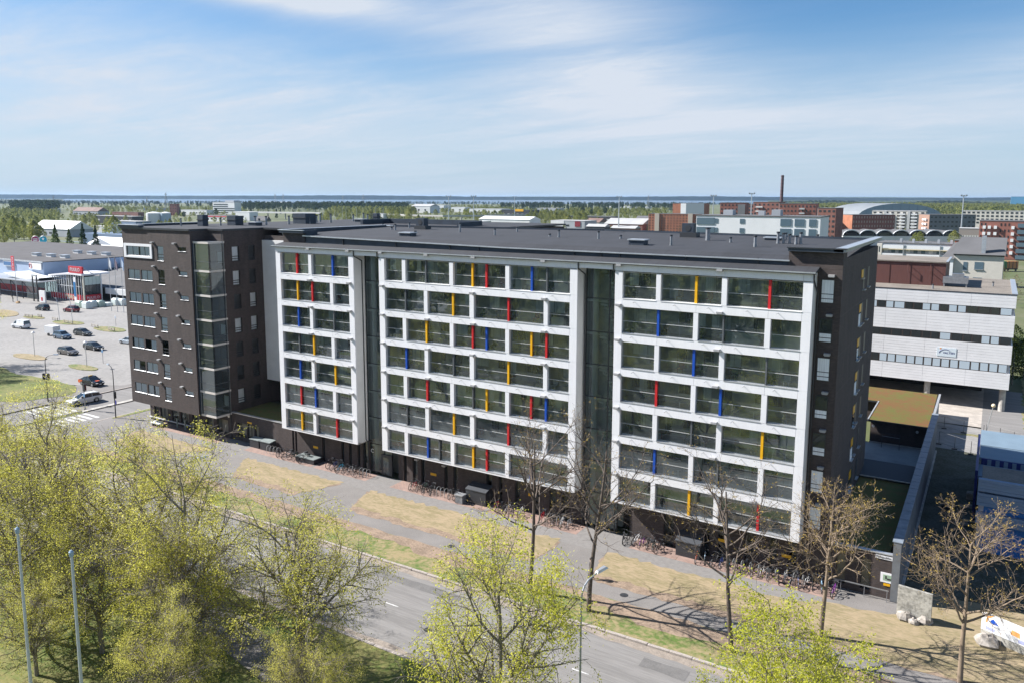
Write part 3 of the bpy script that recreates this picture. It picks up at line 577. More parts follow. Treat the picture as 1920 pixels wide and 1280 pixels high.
for a, b, h in ((57, 530, .9), (215, 515, 1.1), (253, 515, 1.0), (268, 495, .8), (295, 515, .9), (340, 520, .8), (372, 520, 1.1), (490, 485, .5)): roof_pipe(1400 + a / 3.692, 320 + b / 3.692, h, .13, main)
for a, b, h in ((1112, 312, .5), (1178, 340, .5), (1205, 345, .9), (1310, 330, .9), (1690, 360, 1.2), (610, 362, .5), (1355, 375, .5)): roof_pipe(440 + a / 4, 350 + b / 4, h, .12, main)
hatch(900 + 1140 / 3.84, 320 + 534 / 3.84, main); hatch(1400 + 185 / 3.692, 320 + 497 / 3.692, main); hatch(440 + 1175 / 4, 350 + 320 / 4, main); hatch(440 + 1298 / 4, 350 + 378 / 4, main)
for px, py in ((900 + 1510 / 3.84, 320 + 490 / 3.84), (440 + 1410 / 4, 350 + 333 / 4)):
    p = gz(px, py, 26.3); MB().box(p.x - .9, p.x + .9, p.y - .6, p.y + .6, 26.0, 26.95).box(p.x - .75, p.x + .5, p.y - .4, p.y + .5, 26.953, 27.9, 1).tube((p.x - .1, p.y - .4, 27.4), (p.x - .1, p.y - .43, 27.4), .33, .33, 12).build('fan_unit', [metal_d, navy], main)
# ================================================================== dark brick tower block beyond the white fronts
tw = thing('apartment_building', 'dark brick tower block with stacked glazed corner balconies beside the car park', 'apartment building', (-20, 5, 0))
LX0, LX1, LY, LZ0, LZ1 = -27.92, -13.85, -1.08, 3.17, 26.35
WIN = []
for k in range(7):
    zt = 24.33 - PZ * (6 - k)
    if k == 6: WIN.append((-27.05, -21.95, 22.95, 24.15, 'f'))
    else: WIN += [(-27.05, -24.5, zt - .2 - 1.3, zt - .2, 'd'), (-24.2, -21.85, zt - .2 - 1.3, zt - .2, 'd')]
    WIN += [(-20.55, -19.28, zt - 1.85, zt, 'n'), (-16.3, -14.72, zt - .5, zt + .02, 's')]
# front wall as pieces round the openings: full-height columns between cut lines
def wall_with_holes(name, x0, x1, z0, z1, y, th, holes, m, parent):
    b = MB(); xs = sorted({x0, x1, *[h[0] for h in holes], *[h[1] for h in holes]})
    for a, c in zip(xs[:-1], xs[1:]):
        hs = sorted([(h[2], h[3]) for h in holes if h[0] <= a + 1e-6 and h[1] >= c - 1e-6]); z = z0
        for ha, hb in hs:
            if ha > z: b.box(a, c, y, y + th, z, ha)
            z = hb
        if z < z1: b.box(a, c, y, y + th, z, z1)
    return b.build(name, m, parent)
wall_with_holes('wall', LX0, LX1, LZ0, LZ1, LY, .35, WIN, brick_d, tw)
MB().box(LX0, LX0 + .3, LY + .351, 20, LZ0, LZ1).box(LX0 + .3, LX1 - .003, LY + .351, 3.0, LZ0, LZ0 + .2).box(LX1 - .3, LX1 - .002, LY + .351, 3.0, LZ0 + .2, LZ1).build('wall', brick_d, tw)
wall2holes = [(2.74, 3.85), (5.25, 6.33)]
MB().box(LX1, -11.305, 1.54, 3.2, 3.31, 26.34).build('wall', brick_d, tw)
# end wall on the yard side, with holes (runs along y)
b = MB(); xs = [1.55, 2.76, 3.86, 5.27, 6.34, 20]
for a, c in zip(xs[:-1], xs[1:]):
    z = 3.3
    if (a, c) in ((2.76, 3.86), (5.27, 6.34)):
        for k in range(7):
            zt = 24.40 - PZ * (6 - k); b.box(-11.3, -11, a, c, z, zt - 1.88); z = zt
    b.box(-11.3, -11, a, c, z, 26.35)
b.build('wall', brick_d, tw)
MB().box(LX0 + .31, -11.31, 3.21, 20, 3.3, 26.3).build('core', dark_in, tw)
# rear wing and roof
MB().box(LX0 - .02, -11.0, 20.01, 44, 0, 26.3).box(-10.99, -.36, 7.9, 44, 6.6, 25.6).box(-.352, 14, 24.5, 44, 0, 26.2).build('wall', brick_d, tw)
troof = MB().prism([(LX0 - .15, LY - .15), (LX1 + .0, LY - .15), (LX1, 1.4), (-10.9, 1.4), (-10.9, 7.7), (-.8, 7.7), (-.8, 24.3), (14.2, 24.3), (14.2, 44.2), (LX0 - .15, 44.2)], 26.36, 26.60, 0, 1).build('roof', [metal_d, bitumen], tw)
MB().box(LX0 - .3, LX0 + 4.2, LY - .3, LY + .4, 26.61, 26.86).box(LX0 - .3, LX0 + .2, LY + .4, 12, 26.61, 26.86).build('parapet', navy, tw)
MB().box(LX0 - .4, LX0 + 4.3, LY - .4, LY + .5, 26.87, 26.92).box(LX0 - .4, LX0 + .3, LY + .5, 12.1, 26.87, 26.92).build('parapet_cap', metal_l, tw)
MB().box(-9, 8, 30, 30.5, 26.61, 27.3).box(-9, -8.5, 24, 30, 26.61, 27.3).box(8, 8.4, 24.4, 30, 26.61, 27.2).build('parapet', navy, troof)
# windows of the front
for x0, x1, z0, z1, kd in WIN:
    w = MB(); y = LY + .045
    w.box(x0, x1, y, y + .06, z0, z0 + .06).box(x0, x1, y, y + .06, z1 - .06, z1).box(x0, x0 + .06, y, y + .06, z0 + .06, z1 - .06).box(x1 - .06, x1, y, y + .06, z0 + .06, z1 - .06)
    cuts = {'f': (.25, .5, .75), 'd': (.5,), 'n': (), 's': ()}[kd]
    for c in cuts: xx = x0 + (x1 - x0) * c; w.box(xx - .035, xx + .035, y, y + .06, z0 + .06, z1 - .06)
    if kd == 'n':
        for c in (.2, .42): zz = z0 + (z1 - z0) * c; w.box(x0 + .06, x1 - .06, y, y + .06, zz - .05, zz + .05)
    wo = w.build('window', metal_d, tw)
    es = [0, *cuts, 1]
    for a, c in zip(es[:-1], es[1:]):
        MB().poly([(x0 + (x1 - x0) * a, y + .03, z0), (x0 + (x1 - x0) * c, y + .03, z0), (x0 + (x1 - x0) * c, y + .03, z1), (x0 + (x1 - x0) * a, y + .03, z1)]).build('pane', win_glass, wo)
        if R.random() < .85:
            q = R.uniform(.0, .3) if R.random() < .3 else 0
            MB().poly([(x0 + (x1 - x0) * (a + (c - a) * q), y + .045, z0), (x0 + (x1 - x0) * c, y + .045, z0), (x0 + (x1 - x0) * c, y + .045, z1), (x0 + (x1 - x0) * (a + (c - a) * q), y + .045, z1)]).build('curtain', curtain, wo)
    MB().add([(x0 - .04, LY - .06, z0 - .05), (x1 + .04, LY - .06, z0 - .05), (x1 + .04, LY + .042, z0 + .01), (x0 - .04, LY + .042, z0 + .01)], [(0, 1, 2, 3)]).build('sill', metal_l, wo)
    if kd == 'f':
        MB().box(x0 - .5, x1 + .4, LY - .12, LY - .004, z1 + .002, z1 + .33).box(x0 - .5, x1 + .4, LY - .12, LY - .004, z0 - .3, z0 - .055).box(x0 - .5, x0 - .002, LY - .12, LY - .004, z0 - .055, z1 + .002).box(x1 + .002, x1 + .4, LY - .12, LY - .004, z0 - .055, z1 + .002).build('window_surround', white, tw)
for k in range(7):
    zt = 24.75 - PZ * (6 - k)
    link('wall_lamp', lamp_me, tw, (-21.3, LY, zt)); link('wall_lamp', lamp_me, tw, (-16.8, LY, zt + .02))
    # end wall windows
    z1 = 24.40 - PZ * (6 - k); z0 = z1 - 1.88
    for j, (ya, yb) in enumerate(((2.76, 3.86), (5.27, 6.34))):
        f = MB().box(-11.2, -11.12, ya, yb, z0 + .28, z0 + .36).box(-11.2, -11.12, ya, yb, z0 + .56, z0 + .64).box(-11.2, -11.12, ya, ya + .06, z0, z1).box(-11.2, -11.12, yb - .06, yb, z0, z1).box(-11.2, -11.12, ya, yb, z1 - .06, z1).box(-11.2, -11.12, ya, yb, z0, z0 + .06).build('window', metal_d, tw)
        MB().poly([(-11.15, ya, z0), (-11.15, yb, z0), (-11.15, yb, z1), (-11.15, ya, z1)]).build('pane', win_glass, f)
        blind = R.random() < .6
        MB().poly([(-11.25, ya, z0), (-11.25, yb, z0), (-11.25, yb, z1), (-11.25, ya, z1)]).build('curtain', curtain if blind else dark_in, f)
# movement joints in the brick
jm = mat('brick_joint', (.11, .095, .09), .9)
for k in range(1, 7):
    z = 3.2 + PZ * k; MB().box(LX0 + .02, LX1 - .02, LY - .006, LY - .001, z, z + .035).build('brick_joint', jm, tw); MB().box(60.402, 60.407, 1.56, 21.7, z + .2, z + .235).build('brick_joint', jm, main)
for y_ in (6.5, 19.2): MB().box(60.402, 60.408, y_, y_ + .03, 3.6, 26.2).build('brick_joint', jm, main)
# corner balconies
BX0, BX1, BY0 = -13.75, -10.95, -.72
for k in range(8):
    z = 3.28 + PZ * k
    if k == 7: z = 24.95
    MB().box(BX0, BX1, BY0, 1.53, z, z + .12).build('balcony_roof' if k == 7 else 'balcony_floor', concrete if k < 7 else metal_l, tw)
    MB().box(BX0 - .02, BX1 + .06, BY0 - .06, BY0 - .002, z - .08, z + .17).box(BX1 + .002, BX1 + .06, BY0 - .002, 1.6, z - .08, z + .17).build('balcony_edge', mat('balcony_edge', (0.62, 0.58, 0.54), .5), tw)
    if k == 7: continue
    za = z + .18; zb = z + PZ - .1 if k < 6 else 24.93; zr = za + 1.0
    for p in ([(BX0 + .05, BY0), (BX1 - .02, BY0)], [(BX1 - .0, BY0 + .02), (BX1 - .0, 1.5)]):
        (xa, ya), (xb, yb) = p
        for c, d in ((0, .5), (.5, 1)) if ya == yb else ((0, 1),):
            q0 = (xa + (xb - xa) * c, ya + (yb - ya) * c); q1 = (xa + (xb - xa) * d, ya + (yb - ya) * d)
            for zl, zh in ((za, zr - .02), (zr + .04, zb)):
                MB().poly([(*q0, zl), (*q1, zl), (*q1, zh), (*q0, zh)]).build('glass_pane', balc_glass, tw)
        MB().box(min(xa, xb) - .02, max(xa, xb) + .02, min(ya, yb) - .02, max(ya, yb) + .02, zr - .02, zr + .04).build('balcony_rail', post_grey, tw)
    MB().box(BX1 - .06, BX1, 1.45, 1.53, za, zb).build('balcony_post', rail_m, tw); MB().box(BX0 - .04, BX0 + .03, BY0, BY0 + .08, za, zb).build('balcony_post', rail_m, tw)
    MB().box(BX0 + .3, BX0 + 1.3, 1.49, 1.535, za, za + 2.1).build('balcony_door', [metal_d], tw); MB().box(BX0 + 1.6, BX1 - .25, 1.49, 1.535, za + .8, za + 2.1).build('balcony_window', curtain if k % 3 == 0 else metal_d, tw)
MB().box(LX1 + .01, BX0 - .05, -.9, 1.5, 3.2, 24.9).build('balcony_screen', navy, tw)
# ground floor of the tower, set back under the overhang
gf = [(-27.15, -26.08, .5, 2.05), (-25.76, -24.12, .5, 2.05), (-23.21, -21.6, .5, 2.05), (-21.29, -19.62, .5, 2.05), (-18.86, -17.3, .5, 2.05), (-15.92, -14.5, .5, 2.32), (-13.84, -11.65, .5, 2.32)]
wall_with_holes('ground_floor_wall', -28, -11, 0, 3.3, 1.5, .3, gf, brick_d, tw)
MB().box(-28, -27.7, 1.81, 40, 0, 3.3).build('ground_floor_wall', brick_d, tw)
MB().box(-28.1, -19, 1.36, 1.52, .34, .46).build('sill', white2, tw)
for x0, x1, z0, z1 in gf:
    f = MB().box(x0, x1, 1.6, 1.66, z0, z0 + .07).box(x0, x0 + .06, 1.6, 1.66, z0, z1).box(x1 - .06, x1, 1.6, 1.66, z0, z1).build('window', metal_d, tw)
    MB().poly([(x0, 1.63, z0), (x1, 1.63, z0), (x1, 1.63, z1), (x0, 1.63, z1)]).build('pane', win_glass, f)
    MB().poly([(x0, 2.3, z0 - .2), (x1, 2.3, z0 - .2), (x1, 2.3, z1), (x0, 2.3, z1)]).build('blind', mat('blind_beige', (.30, .26, .20), .8), f)
pipe([(-10.93, 1.3, 26.2), (-10.93, 1.3, .1)], parent=tw)
MB().disc((-11.4, 1.44, 2.95), .2, 'y', 16, .06).build('round_lamp', metal_l, tw)
# fittings on the tower roof
for a, b, h in ((155, 290, .9), (185, 288, .6), (237, 290, .9), (408, 285, .9), (560, 280, .8), (592, 275, 1.0), (615, 272, .8), (642, 265, .9), (722, 272, 1.0), (890, 262, .8), (967, 262, 1.0), (998, 265, .9)): roof_pipe(440 + a / 4, 350 + b / 4, h * 1.25, .14, tw, 26.6)
hatch(440 + 945 / 4, 350 + 268 / 4, tw, 26.6); hatch(440 + 155 / 4, 350 + 294 / 4, tw, 26.6)
for px, py, w, h in ((440 + 485 / 4, 350 + 280 / 4, 2.6, 1.5), (440 + 1053 / 4, 350 + 262 / 4, .9, 1.3), (375.5, 424.5, 1.1, 1.5), (434, 423, 1.7, 1.3)):
    p = gz(px, py, 26.6); MB().box(p.x - w / 2, p.x + w / 2, p.y, p.y + w * .8, 26.5, 26.6 + h).box(p.x - w / 2 - .08, p.x + w / 2 + .08, p.y - .08, p.y + w * .8 + .08, 26.6 + h * .55, 26.6 + h * .62, 1).build('chimney', [navy, metal_d], tw)
roof_pipe(339.5, 424, .9, .1, tw, 26.6); roof_pipe(414, 423.5, .9, .1, tw, 26.6)
# low link with planted roof between tower and fronts
lk = thing('link_building', 'low dark brick link with a mossy roof between the tower and the first white front', 'building', (-6, 4, 0))
wall_with_holes('wall', -10.95, -.36, 0, 3.45, 1.56, .3, [(-9.91, -8.25, .6, 2.36), (-8.08, -6.85, .6, 2.36), (-6.7, -5.9, .1, 2.38)], brick_d, lk)
MB().box(-10.95, -.36, 1.5, 1.86, 3.46, 3.56).build('roof_edge', metal_l, lk)
MB().box(-10.95, -.36, 1.87, 7.85, 3.2, 3.42).build('planted_roof', mat('dark_moss', (.10, .13, .03), .95, n=1.2, col2=(.16, .12, .04), n2=6), lk)
for x0, x1, z0 in ((-9.91, -8.25, .6), (-8.08, -6.85, .6), (-6.7, -5.9, .1)):
    f = MB().box(x0, x0 + .06, 1.66, 1.72, z0, 2.36).box(x1 - .06, x1, 1.66, 1.72, z0, 2.36).box(x0, x1, 1.66, 1.72, 2.3, 2.36).build('window' if z0 > .3 else 'door', metal_d, lk)
    MB().poly([(x0, 1.69, z0), (x1, 1.69, z0), (x1, 1.69, 2.36), (x0, 1.69, 2.36)]).build('pane', win_glass, f)
    MB().poly([(x0, 2.3, z0), (x1, 2.3, z0), (x1, 2.3, 2.36), (x0, 2.3, 2.36)]).build('blind', mat('blind_beige', (.30, .26, .20), .8), f)
MB().box(-8.0, -7.2, 1.5, 1.56, 2.55, 2.72).build('house_sign', yellow, lk)
# white front of the rear wing seen in the gap
MB().box(-10.98, -.4, 7.5, 7.88, 6.6, 25.0).build('white_front', white2, tw)
# ================================================================== yard side: low front wall, boundary wall, canopy, moss-roofed shed
yw = thing('yard_building', 'single-storey dark brick annex with the street name sign beside the yard wall', 'building', (63, 2, 0))
wall_with_holes('wall', 60.42, 65.3, 0, 3.55, 1.56, .3, [(61.2, 61.9, .4, 2.9), (63.0, 63.7, .4, 2.9)], brick_d, yw)
for x0, x1 in ((61.2, 61.9), (63.0, 63.7)):
    MB().poly([(x0, 1.75, .4), (x1, 1.75, .4), (x1, 1.75, 2.9), (x0, 1.75, 2.9)]).build('window', win_glass, yw); MB().box(x0, x1, 2.0, 2.05, .4, 2.9).build('blind', mat('blind_beige', (.30, .26, .20), .8), yw)
MB().box(60.42, 65.3, 1.48, 1.9, 3.56, 3.64).build('roof_edge', metal_l, yw)
MB().box(60.42, 64.9, 1.91, 21.0, 3.1, 3.5).build('planted_roof', mat('dark_moss', (.045, .05, .015)), yw)
bw = thing('boundary_wall', 'long dark brick yard wall capped with grey-blue metal from street to moss-roofed shed', 'wall', (65.5, 20, 0))
MB().box(65.18, 65.72, 1.4, 43.5, 0, 4.75).build('wall', mat('wall_grey', (.16, .17, .185), .8, n=.6, amt=.2), bw)
capm = mat('cap_metal', (.20, .235, .28), .5, n=2, amt=.2)
for i in range(42): MB().box(65.10, 65.80, 1.36 + i + .01, 2.36 + i - .01, 4.755, 4.82 + (.02 if i % 2 else 0)).build('metal_cap', capm, bw)
MB().box(65.72, 65.9, 1.4, 43.5, 0, .25).build('plinth', concrete, bw)
text('Tahtipuikko 3', .235, (64.62, 1.50, 3.33), FRONT, metal_d, yw, .004, name='street_sign_lettering')
MB().box(63.98, 65.22, 1.515, 1.555, 3.17, 3.48).build('street_sign', white, yw)
bd = MB().box(64.42, 65.45, 1.50, 1.552, 1.35, 2.12).build('map_board', white, yw)
MB().box(64.6, 65.27, 1.49, 1.499, 1.52, 1.98).build('map_field', mat('map_green', (.30, .42, .30), .6), bd); MB().box(64.75, 64.85, 1.482, 1.489, 1.66, 1.9).box(64.88, 65.18, 1.482, 1.489, 1.6, 1.72).build('map_print', metal_d, bd)
MB().box(64.66, 65.12, 1.51, 1.55, 1.08, 1.27).build('yellow_sign', yellow, yw)
MB().box(59.6, 65.1, 1.0, 1.06, .88, .96).build('hand_rail', metal_g, yw)
for x in (60, 61.7, 63.4, 65): MB().tube((x, 1.03, 0), (x, 1.03, .9), .025).build('hand_rail_post', metal_g, yw)
cp = thing('garden_room', 'low dark glazed room with dark roof between end wall and yard wall', 'building', (62, 23, 0))
MB().add([(59.9, 19.0, 3.75), (65.15, 19.0, 3.75), (65.15, 23.6, 4.0), (59.9, 23.6, 4.0), (59.9, 19.0, 3.55), (65.15, 19.0, 3.55), (65.15, 23.6, 3.8), (59.9, 23.6, 3.8)], [(0, 1, 2, 3), (4, 7, 6, 5), (0, 4, 5, 1), (1, 5, 6, 2), (2, 6, 7, 3), (3, 7, 4, 0)]).build('roof', mat('dark_roof', (.03, .045, .06), .7), cp)
MB().box(59.85, 65.2, 18.93, 18.99, 3.68, 3.78).box(65.16, 65.24, 19, 23.6, 3.7, 4.06).build('gutter', metal_l, cp)
MB().box(60.45, 65.1, 21.6, 23.4, .0, 3.5).build('wall', mat('pale_render', (.32, .31, .29), .8), cp)
for x0, x1, z0 in ((60.9, 61.5, 1.6), (62.2, 62.8, .3), (63.2, 64.3, .3)):
    f = MB().box(x0, x1, 21.54, 21.6, z0, 2.8).build('window', metal_d, cp); MB().box(x0 + .07, x1 - .07, 21.52, 21.535, z0 + .1, 2.7).build('pane', win_glass, f)
for x in (60.5, 62.6, 64.95): MB().box(x - .08, x + .08, 19.1, 19.26, 0, 3.54).build('post', mat('pale_render', (.32, .31, .29)), cp)
ms = thing('shed', 'dark brick shed under an orange and yellow moss roof beside the yard', 'shed', (61.5, 52, 0))
moss = mat('moss_roof', (.150, .058, .018), .95, n=.28, col2=(.095, .095, .014), n2=1.7, bump=1.0)
MB().prism([(58.15, 43.3), (64.85, 43.3), (64.7, 62.2), (50, 62.2), (50, 53.7), (58.1, 53.7)], 2.8, 3.02, 0, 1).build('roof', [metal_d, moss], ms)
MB().box(58.1, 64.95, 43.22, 43.29, 2.86, 3.03).build('gutter', metal_d, ms)
MB().box(64.86, 65.12, 43.2, 62.3, 2.7, 3.1).box(57.98, 58.14, 43.3, 53.6, 2.84, 3.08).build('roof_edge', metal_l, ms)
MB().box(58.3, 64.6, 43.9, 62, 0, 2.79).box(50, 58.29, 54.2, 62, 0, 2.79).build('wall', brick_d, ms); MB().box(64.61, 65.0, 43.9, 62, 0, 2.7).build('wall', mat('side_render', (.40, .40, .38), .85, n=.8, amt=.15), ms)
MB().box(58.3, 64.2, 43.6, 43.89, 0, .12).build('plinth', concrete, ms)
for px, py in ((1600 + 268 / 7.11, 720 + 547 / 7.11), (1600 + 852 / 7.11, 720 + 630 / 7.11)):
    p = gy(px, py, 43.85); MB().tube((p.x, 43.9, p.z), (p.x, 43.7, p.z), .05).disc((p.x, 43.66, p.z), .17, 'y', 14, .12).build('round_lamp', metal_l, ms)
cf = thing('carpet_frame', 'dark carpet-beating frame of thin tubes standing in the yard', 'frame', (61, 42, 0)); MB().path([(59.9, 42, 0), (59.9, 42, 1.9), (61.9, 41.9, 1.9), (61.9, 41.9, 0)], .035).build('tube', metal_d, cf); MB().tube((59.9, 42, 1.5), (61.9, 41.9, 1.5), .03).build('rail', metal_g, cf)
# ================================================================== white office on columns
of = thing('office_building', 'white tiled office on concrete columns with three window bands and brown roof house', 'office', (64, 75, 0))
OX1, OY0, OY1 = 73.28, 68.66, 93.0
tile = mat('office_tiles', (.74, .74, .76), .5, n=.5, amt=.06)
bands = [(14.05, 15.15), (9.85, 11.0), (5.8, 7.1)]
lo = 3.4; segs = []
for zb, zt in reversed(bands): segs.append((lo, zb)); lo = zt
segs.append((lo, 17.0))
for za, zb in segs:
    nrow = max(1, int(round((zb - za) / .42)))
    for r in range(nrow):
        h = (zb - za) / nrow
        for xa in range(0, 6):
            x0 = 40 + xa * 5.55; x1 = min(OX1, x0 + 5.55)
            MB().box(x0 + .012, x1 - .012, OY0 + R.uniform(0, .006), OY0 + .12, za + r * h + .010, za + (r + 1) * h - .010).build('cladding_panel', tile, of)
            if r == 0 and xa == 5: pass
MB().box(40, OX1 - .16, OY0 + .121, OY1, 3.42, 17.0).build('wall', mat('office_core', (.5, .5, .52), .6), of)
for za, zb in segs: MB().box(OX1 - .155, OX1, OY0 + .13, OY1, za, zb).build('cladding_panel', tile, of)
for bi, (zb, zt) in enumerate(bands):
    x = 40.2
    MB().box(40, 72.7, OY0 + .05, OY0 + .115, zb + .01, zt - .01).build('window_band', mat('band_brown', (.045, .035, .032), .5), of)
    while x < 72.3:
        w = 1.15 if R.random() < .7 else 1.5
        blind = (R.random() < (.45, .12, .85)[bi])
        MB().box(x, x + w - .2, OY0 + .03, OY0 + .048, zb + .1, zt - .08).build('window_pane', mat('pale_blind', (.45, .53, .60), .35) if blind else mat('dark_pane', (.035, .04, .042), .12, spec=.8), of)
        x += w
MB().box(40, OX1 + .05, OY0 - .04, OY0 + .3, 17.01, 17.12).build('roof_edge', metal_d, of)
MB().box(40, OX1 - .6, OY0 + .31, OY1, 17.01, 17.06).build('roof', mat('felt_brown', (.20, .175, .15), .95, n=.4, amt=.25, n2=5), of); MB().box(OX1 - .6, OX1 + .1, OY0 + .31, OY1, 17.01, 17.2).build('roof_edge', metal_l, of)
ph = MB().box(40, 63.9, 76.2, 88, 17.07, 20.6).build('roof_house', mat('brown_cladding', (.115, .045, .038), .6, n=3, amt=.15, stretch=(4, 4, .2)), of)
MB().box(39.9, 64.1, 76.0, 88.2, 20.61, 20.8).build('roof_house_roof', mat('felt_brown', (.2, .175, .15)), of); MB().box(63.85, 64.2, 75.95, 88.2, 20.805, 20.9).build('roof_edge', metal_l, of)
for px, py in ((1640 + 430 / 6.857, 420 + 560 / 6.857), (1640 + 722 / 6.857, 420 + 570 / 6.857)):
    p = gy(px, py, 76.1); MB().path([(p.x, 76.15, p.z + .5), (p.x, 75.6, p.z + .5), (p.x, 75.6, p.z - .5), (p.x, 76.15, p.z - .6)], .05).build('ladder_bracket', mat('brown_cladding', (.115, .045, .038)), of)
for i in range(8): x = 41 + i * 3.0; MB().box(x, x + .05, 76.15, 76.2, 17.1, 20.6).build('cladding_seam', mat('brown_dark', (.08, .032, .028), .6), of)
ac = gz(1640 + 1040 / 6.857, 420 + 815 / 6.857, 17.06)
MB().box(ac.x - 1.8, ac.x + 1.6, ac.y + .2, ac.y + 2.2, 17.6, 18.6).box(ac.x - .6, ac.x + 1.0, ac.y + .4, ac.y + 1.8, 18.61, 19.1).box(ac.x - 1.7, ac.x - 1.5, ac.y + .3, ac.y + .5, 17.06, 17.6).box(ac.x + 1.3, ac.x + 1.5, ac.y + .3, ac.y + .5, 17.06, 17.6).build('air_handler', metal_g, of)
for px, py in ((1640 + 745 / 6.857, 420 + 835 / 6.857), (1640 + 1520 / 6.857, 420 + 805 / 6.857)): roof_pipe(px, py, .6, .12, of, 17.06)
for x in (43, 52.9, 62.9, 72.6): MB().tube((x, OY0 + 1.0, 0), (x, OY0 + 1.0, 3.41), .42, .42, 14).build('column', concrete, of)
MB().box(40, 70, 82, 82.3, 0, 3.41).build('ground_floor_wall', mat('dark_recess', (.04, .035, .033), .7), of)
MB().box(63.9, 66.4, OY0 - .05, OY0 - .004, 7.45, 8.75).build('sign_board', mat('sign_pale', (.62, .70, .76), .5), of)
text('VALTERI', .42, (65.45, OY0 - .06, 8.0), FRONT, mat('sign_navy', (.04, .04, .18), .5), of, .004, name='sign_lettering')
arc = MB()
for i in range(12):
    a0, a1 = math.pi * (.92 - i * .055), math.pi * (.92 - (i + 1) * .055); arc.tube((65.0 + .85 * math.cos(a0), OY0 - .055, 7.75 + .75 * math.sin(a0)), (65.0 + .85 * math.cos(a1), OY0 - .055, 7.75 + .75 * math.sin(a1)), .035)
arc.build('sign_arc', mat('sign_navy', (.04, .04, .18)), of); MB().disc((64.35, OY0 - .055, 8.6), .12, 'y', 12, .01).build('sign_dot', mat('sign_orange', (.7, .3, .1), .5), of)
# leaning globe lamp, fence panels of the court
gl_ = thing('street_lamp', 'leaning pale lamp post with round globe before the office', 'street lamp', gz(1849, 808))
b0 = gl_.location.copy(); MB().tube(b0, b0 + Vector((.55, 0, 3.4)), .06, .05, 8).build('pole', metal_l, gl_)
gm = MB()
for i in range(6):
    for j in range(10):
        pass
def sphere(c, r, m, name, parent, n=12, k=8, sz=1.0):
    b = MB(); vs = []; fs = []
    for i in range(k + 1):
        t = math.pi * i / k
        for j in range(n): vs.append((c[0] + r * math.sin(t) * math.cos(2 * math.pi * j / n), c[1] + r * math.sin(t) * math.sin(2 * math.pi * j / n), c[2] + r * sz * math.cos(t)))
    for i in range(k):
        for j in range(n): fs.append((i * n + j, (i + 1) * n + j, (i + 1) * n + (j + 1) % n, i * n + (j + 1) % n))
    return b.add(vs, fs).build(name, m, parent, True)
sphere(b0 + Vector((.58, 0, 3.6)), .26, mat('globe', (.75, .62, .42), .3), 'globe', gl_)
fn = 0
for (xa, ya), (xb, yb), lab in (((63.8, 56.0), (70.6, 53.5), 'wire mesh site fence on block feet across the paved court'), ((70.9, 54.0), (75.4, 51.0), 'wire mesh fence beside the leaning globe lamp'), ((65.9, 47.2), (71.2, 43.4), 'thin tube fence behind the shaded yard by the service road')):
    fc = thing('fence', lab, 'fence', (xa, ya, 0)); n = 3
    for i in range(n + 1):
        t = i / n; MB().tube((xa + (xb - xa) * t, ya + (yb - ya) * t, 0), (xa + (xb - xa) * t, ya + (yb - ya) * t, 1.7), .03, .03, 5).build('post', metal_d, fc)
    for z in (.3, 1.68): MB().tube((xa, ya, z), (xb, yb, z), .014, .014, 5).build('rail', metal_d, fc)
    for i in range(n): t = (i + .0) / n; MB().box(xa + (xb - xa) * t - .3, xa + (xb - xa) * t + .3, ya + (yb - ya) * t - .1, ya + (yb - ya) * t + .1, .03, .16).build('foot', metal_d, fc)
# ================================================================== blue steel building
bb = thing('steel_building', 'stepped blue and grey ribbed steel building beyond the yard', 'building', (80, 25, 0))
bluew = mat('blue_cladding', (.02, .16, .48), .5, n=6, amt=.12, stretch=(5, .3, .05)); blued = mat('blue_dark', (.012, .022, .14), .5)
ribm = mat('grey_ribbed', (.17, .25, .38), .5, n=2, amt=.15, stretch=(.3, 1, 6))
MB().box(70.6, 105, 15.0, 18.9, 0, 6.5).build('wall', bluew, bb)
MB().box(75.2, 77.6, 14.95, 14.996, 0, 2.5).build('blue_stripe', blued, bb); MB().box(84, 86.4, 14.95, 14.996, 0, 2.5).build('blue_stripe', blued, bb)
MB().box(70.5, 70.9, 14.9, 15.3, 0, 6.5).build('corner_post', mat('pale_lilac', (.42, .42, .5), .5), bb)
for z0, z1 in ((2.75, 3.7), (4.35, 5.45), (5.62, 6.7)):
    for r in range(4):
        h = (z1 - z0) / 4; MB().box(70.35, 105, 14.42 + (r % 2) * .03, 14.9, z0 + r * h + .006, z0 + (r + 1) * h - .006).build('ribbed_band', ribm, bb)
MB().box(70.6, 105, 14.9, 18.9, 6.51, 6.62).build('roof', mat('felt_brown', (.2, .175, .15)), bb)
palep = mat('pale_blue_panel', (.17, .235, .295), .5, n=.6, amt=.08)
for y0, y1, z0, z1 in ((23.6, 26.6, 4.1, 4.4), (27.0, 30.6, 5.0, 5.25), (31.0, 35.6, 5.2, 5.6)):
    MB().add([(70.3, y0, z0), (105, y0, z0), (105, y1, z1), (70.3, y1, z1), (70.3, y0, z0 - .25), (105, y0, z0 - .25)], [(0, 1, 2, 3), (0, 4, 5, 1)]).build('roof_panel', palep, bb)
for y0, z0, z1 in ((26.7, 4.3, 4.98), (22.9, 3.2, 3.95)):
    MB().box(70.5, 105, y0 + .1, y0 + .25, z0 - .3, z1).build('clerestory', blued, bb)
    for i in range(46): MB().box(71 + i * .7, 71.35 + i * .7, y0 + .02, y0 + .097, z0 + .02, z1 - .05).build('clerestory_fin', palep, bb)
MB().box(76, 105, 23.4, 26.0, 4.42, 4.5).build('roof', mat('felt_brown', (.2, .175, .15)), bb)
MB().box(70.5, 105, 19.0, 35.5, 0, 3.1).build('wall', navy, bb); MB().box(70.05, 70.28, 22, 35.6, 0, 5.1).build('wall', blued, bb)
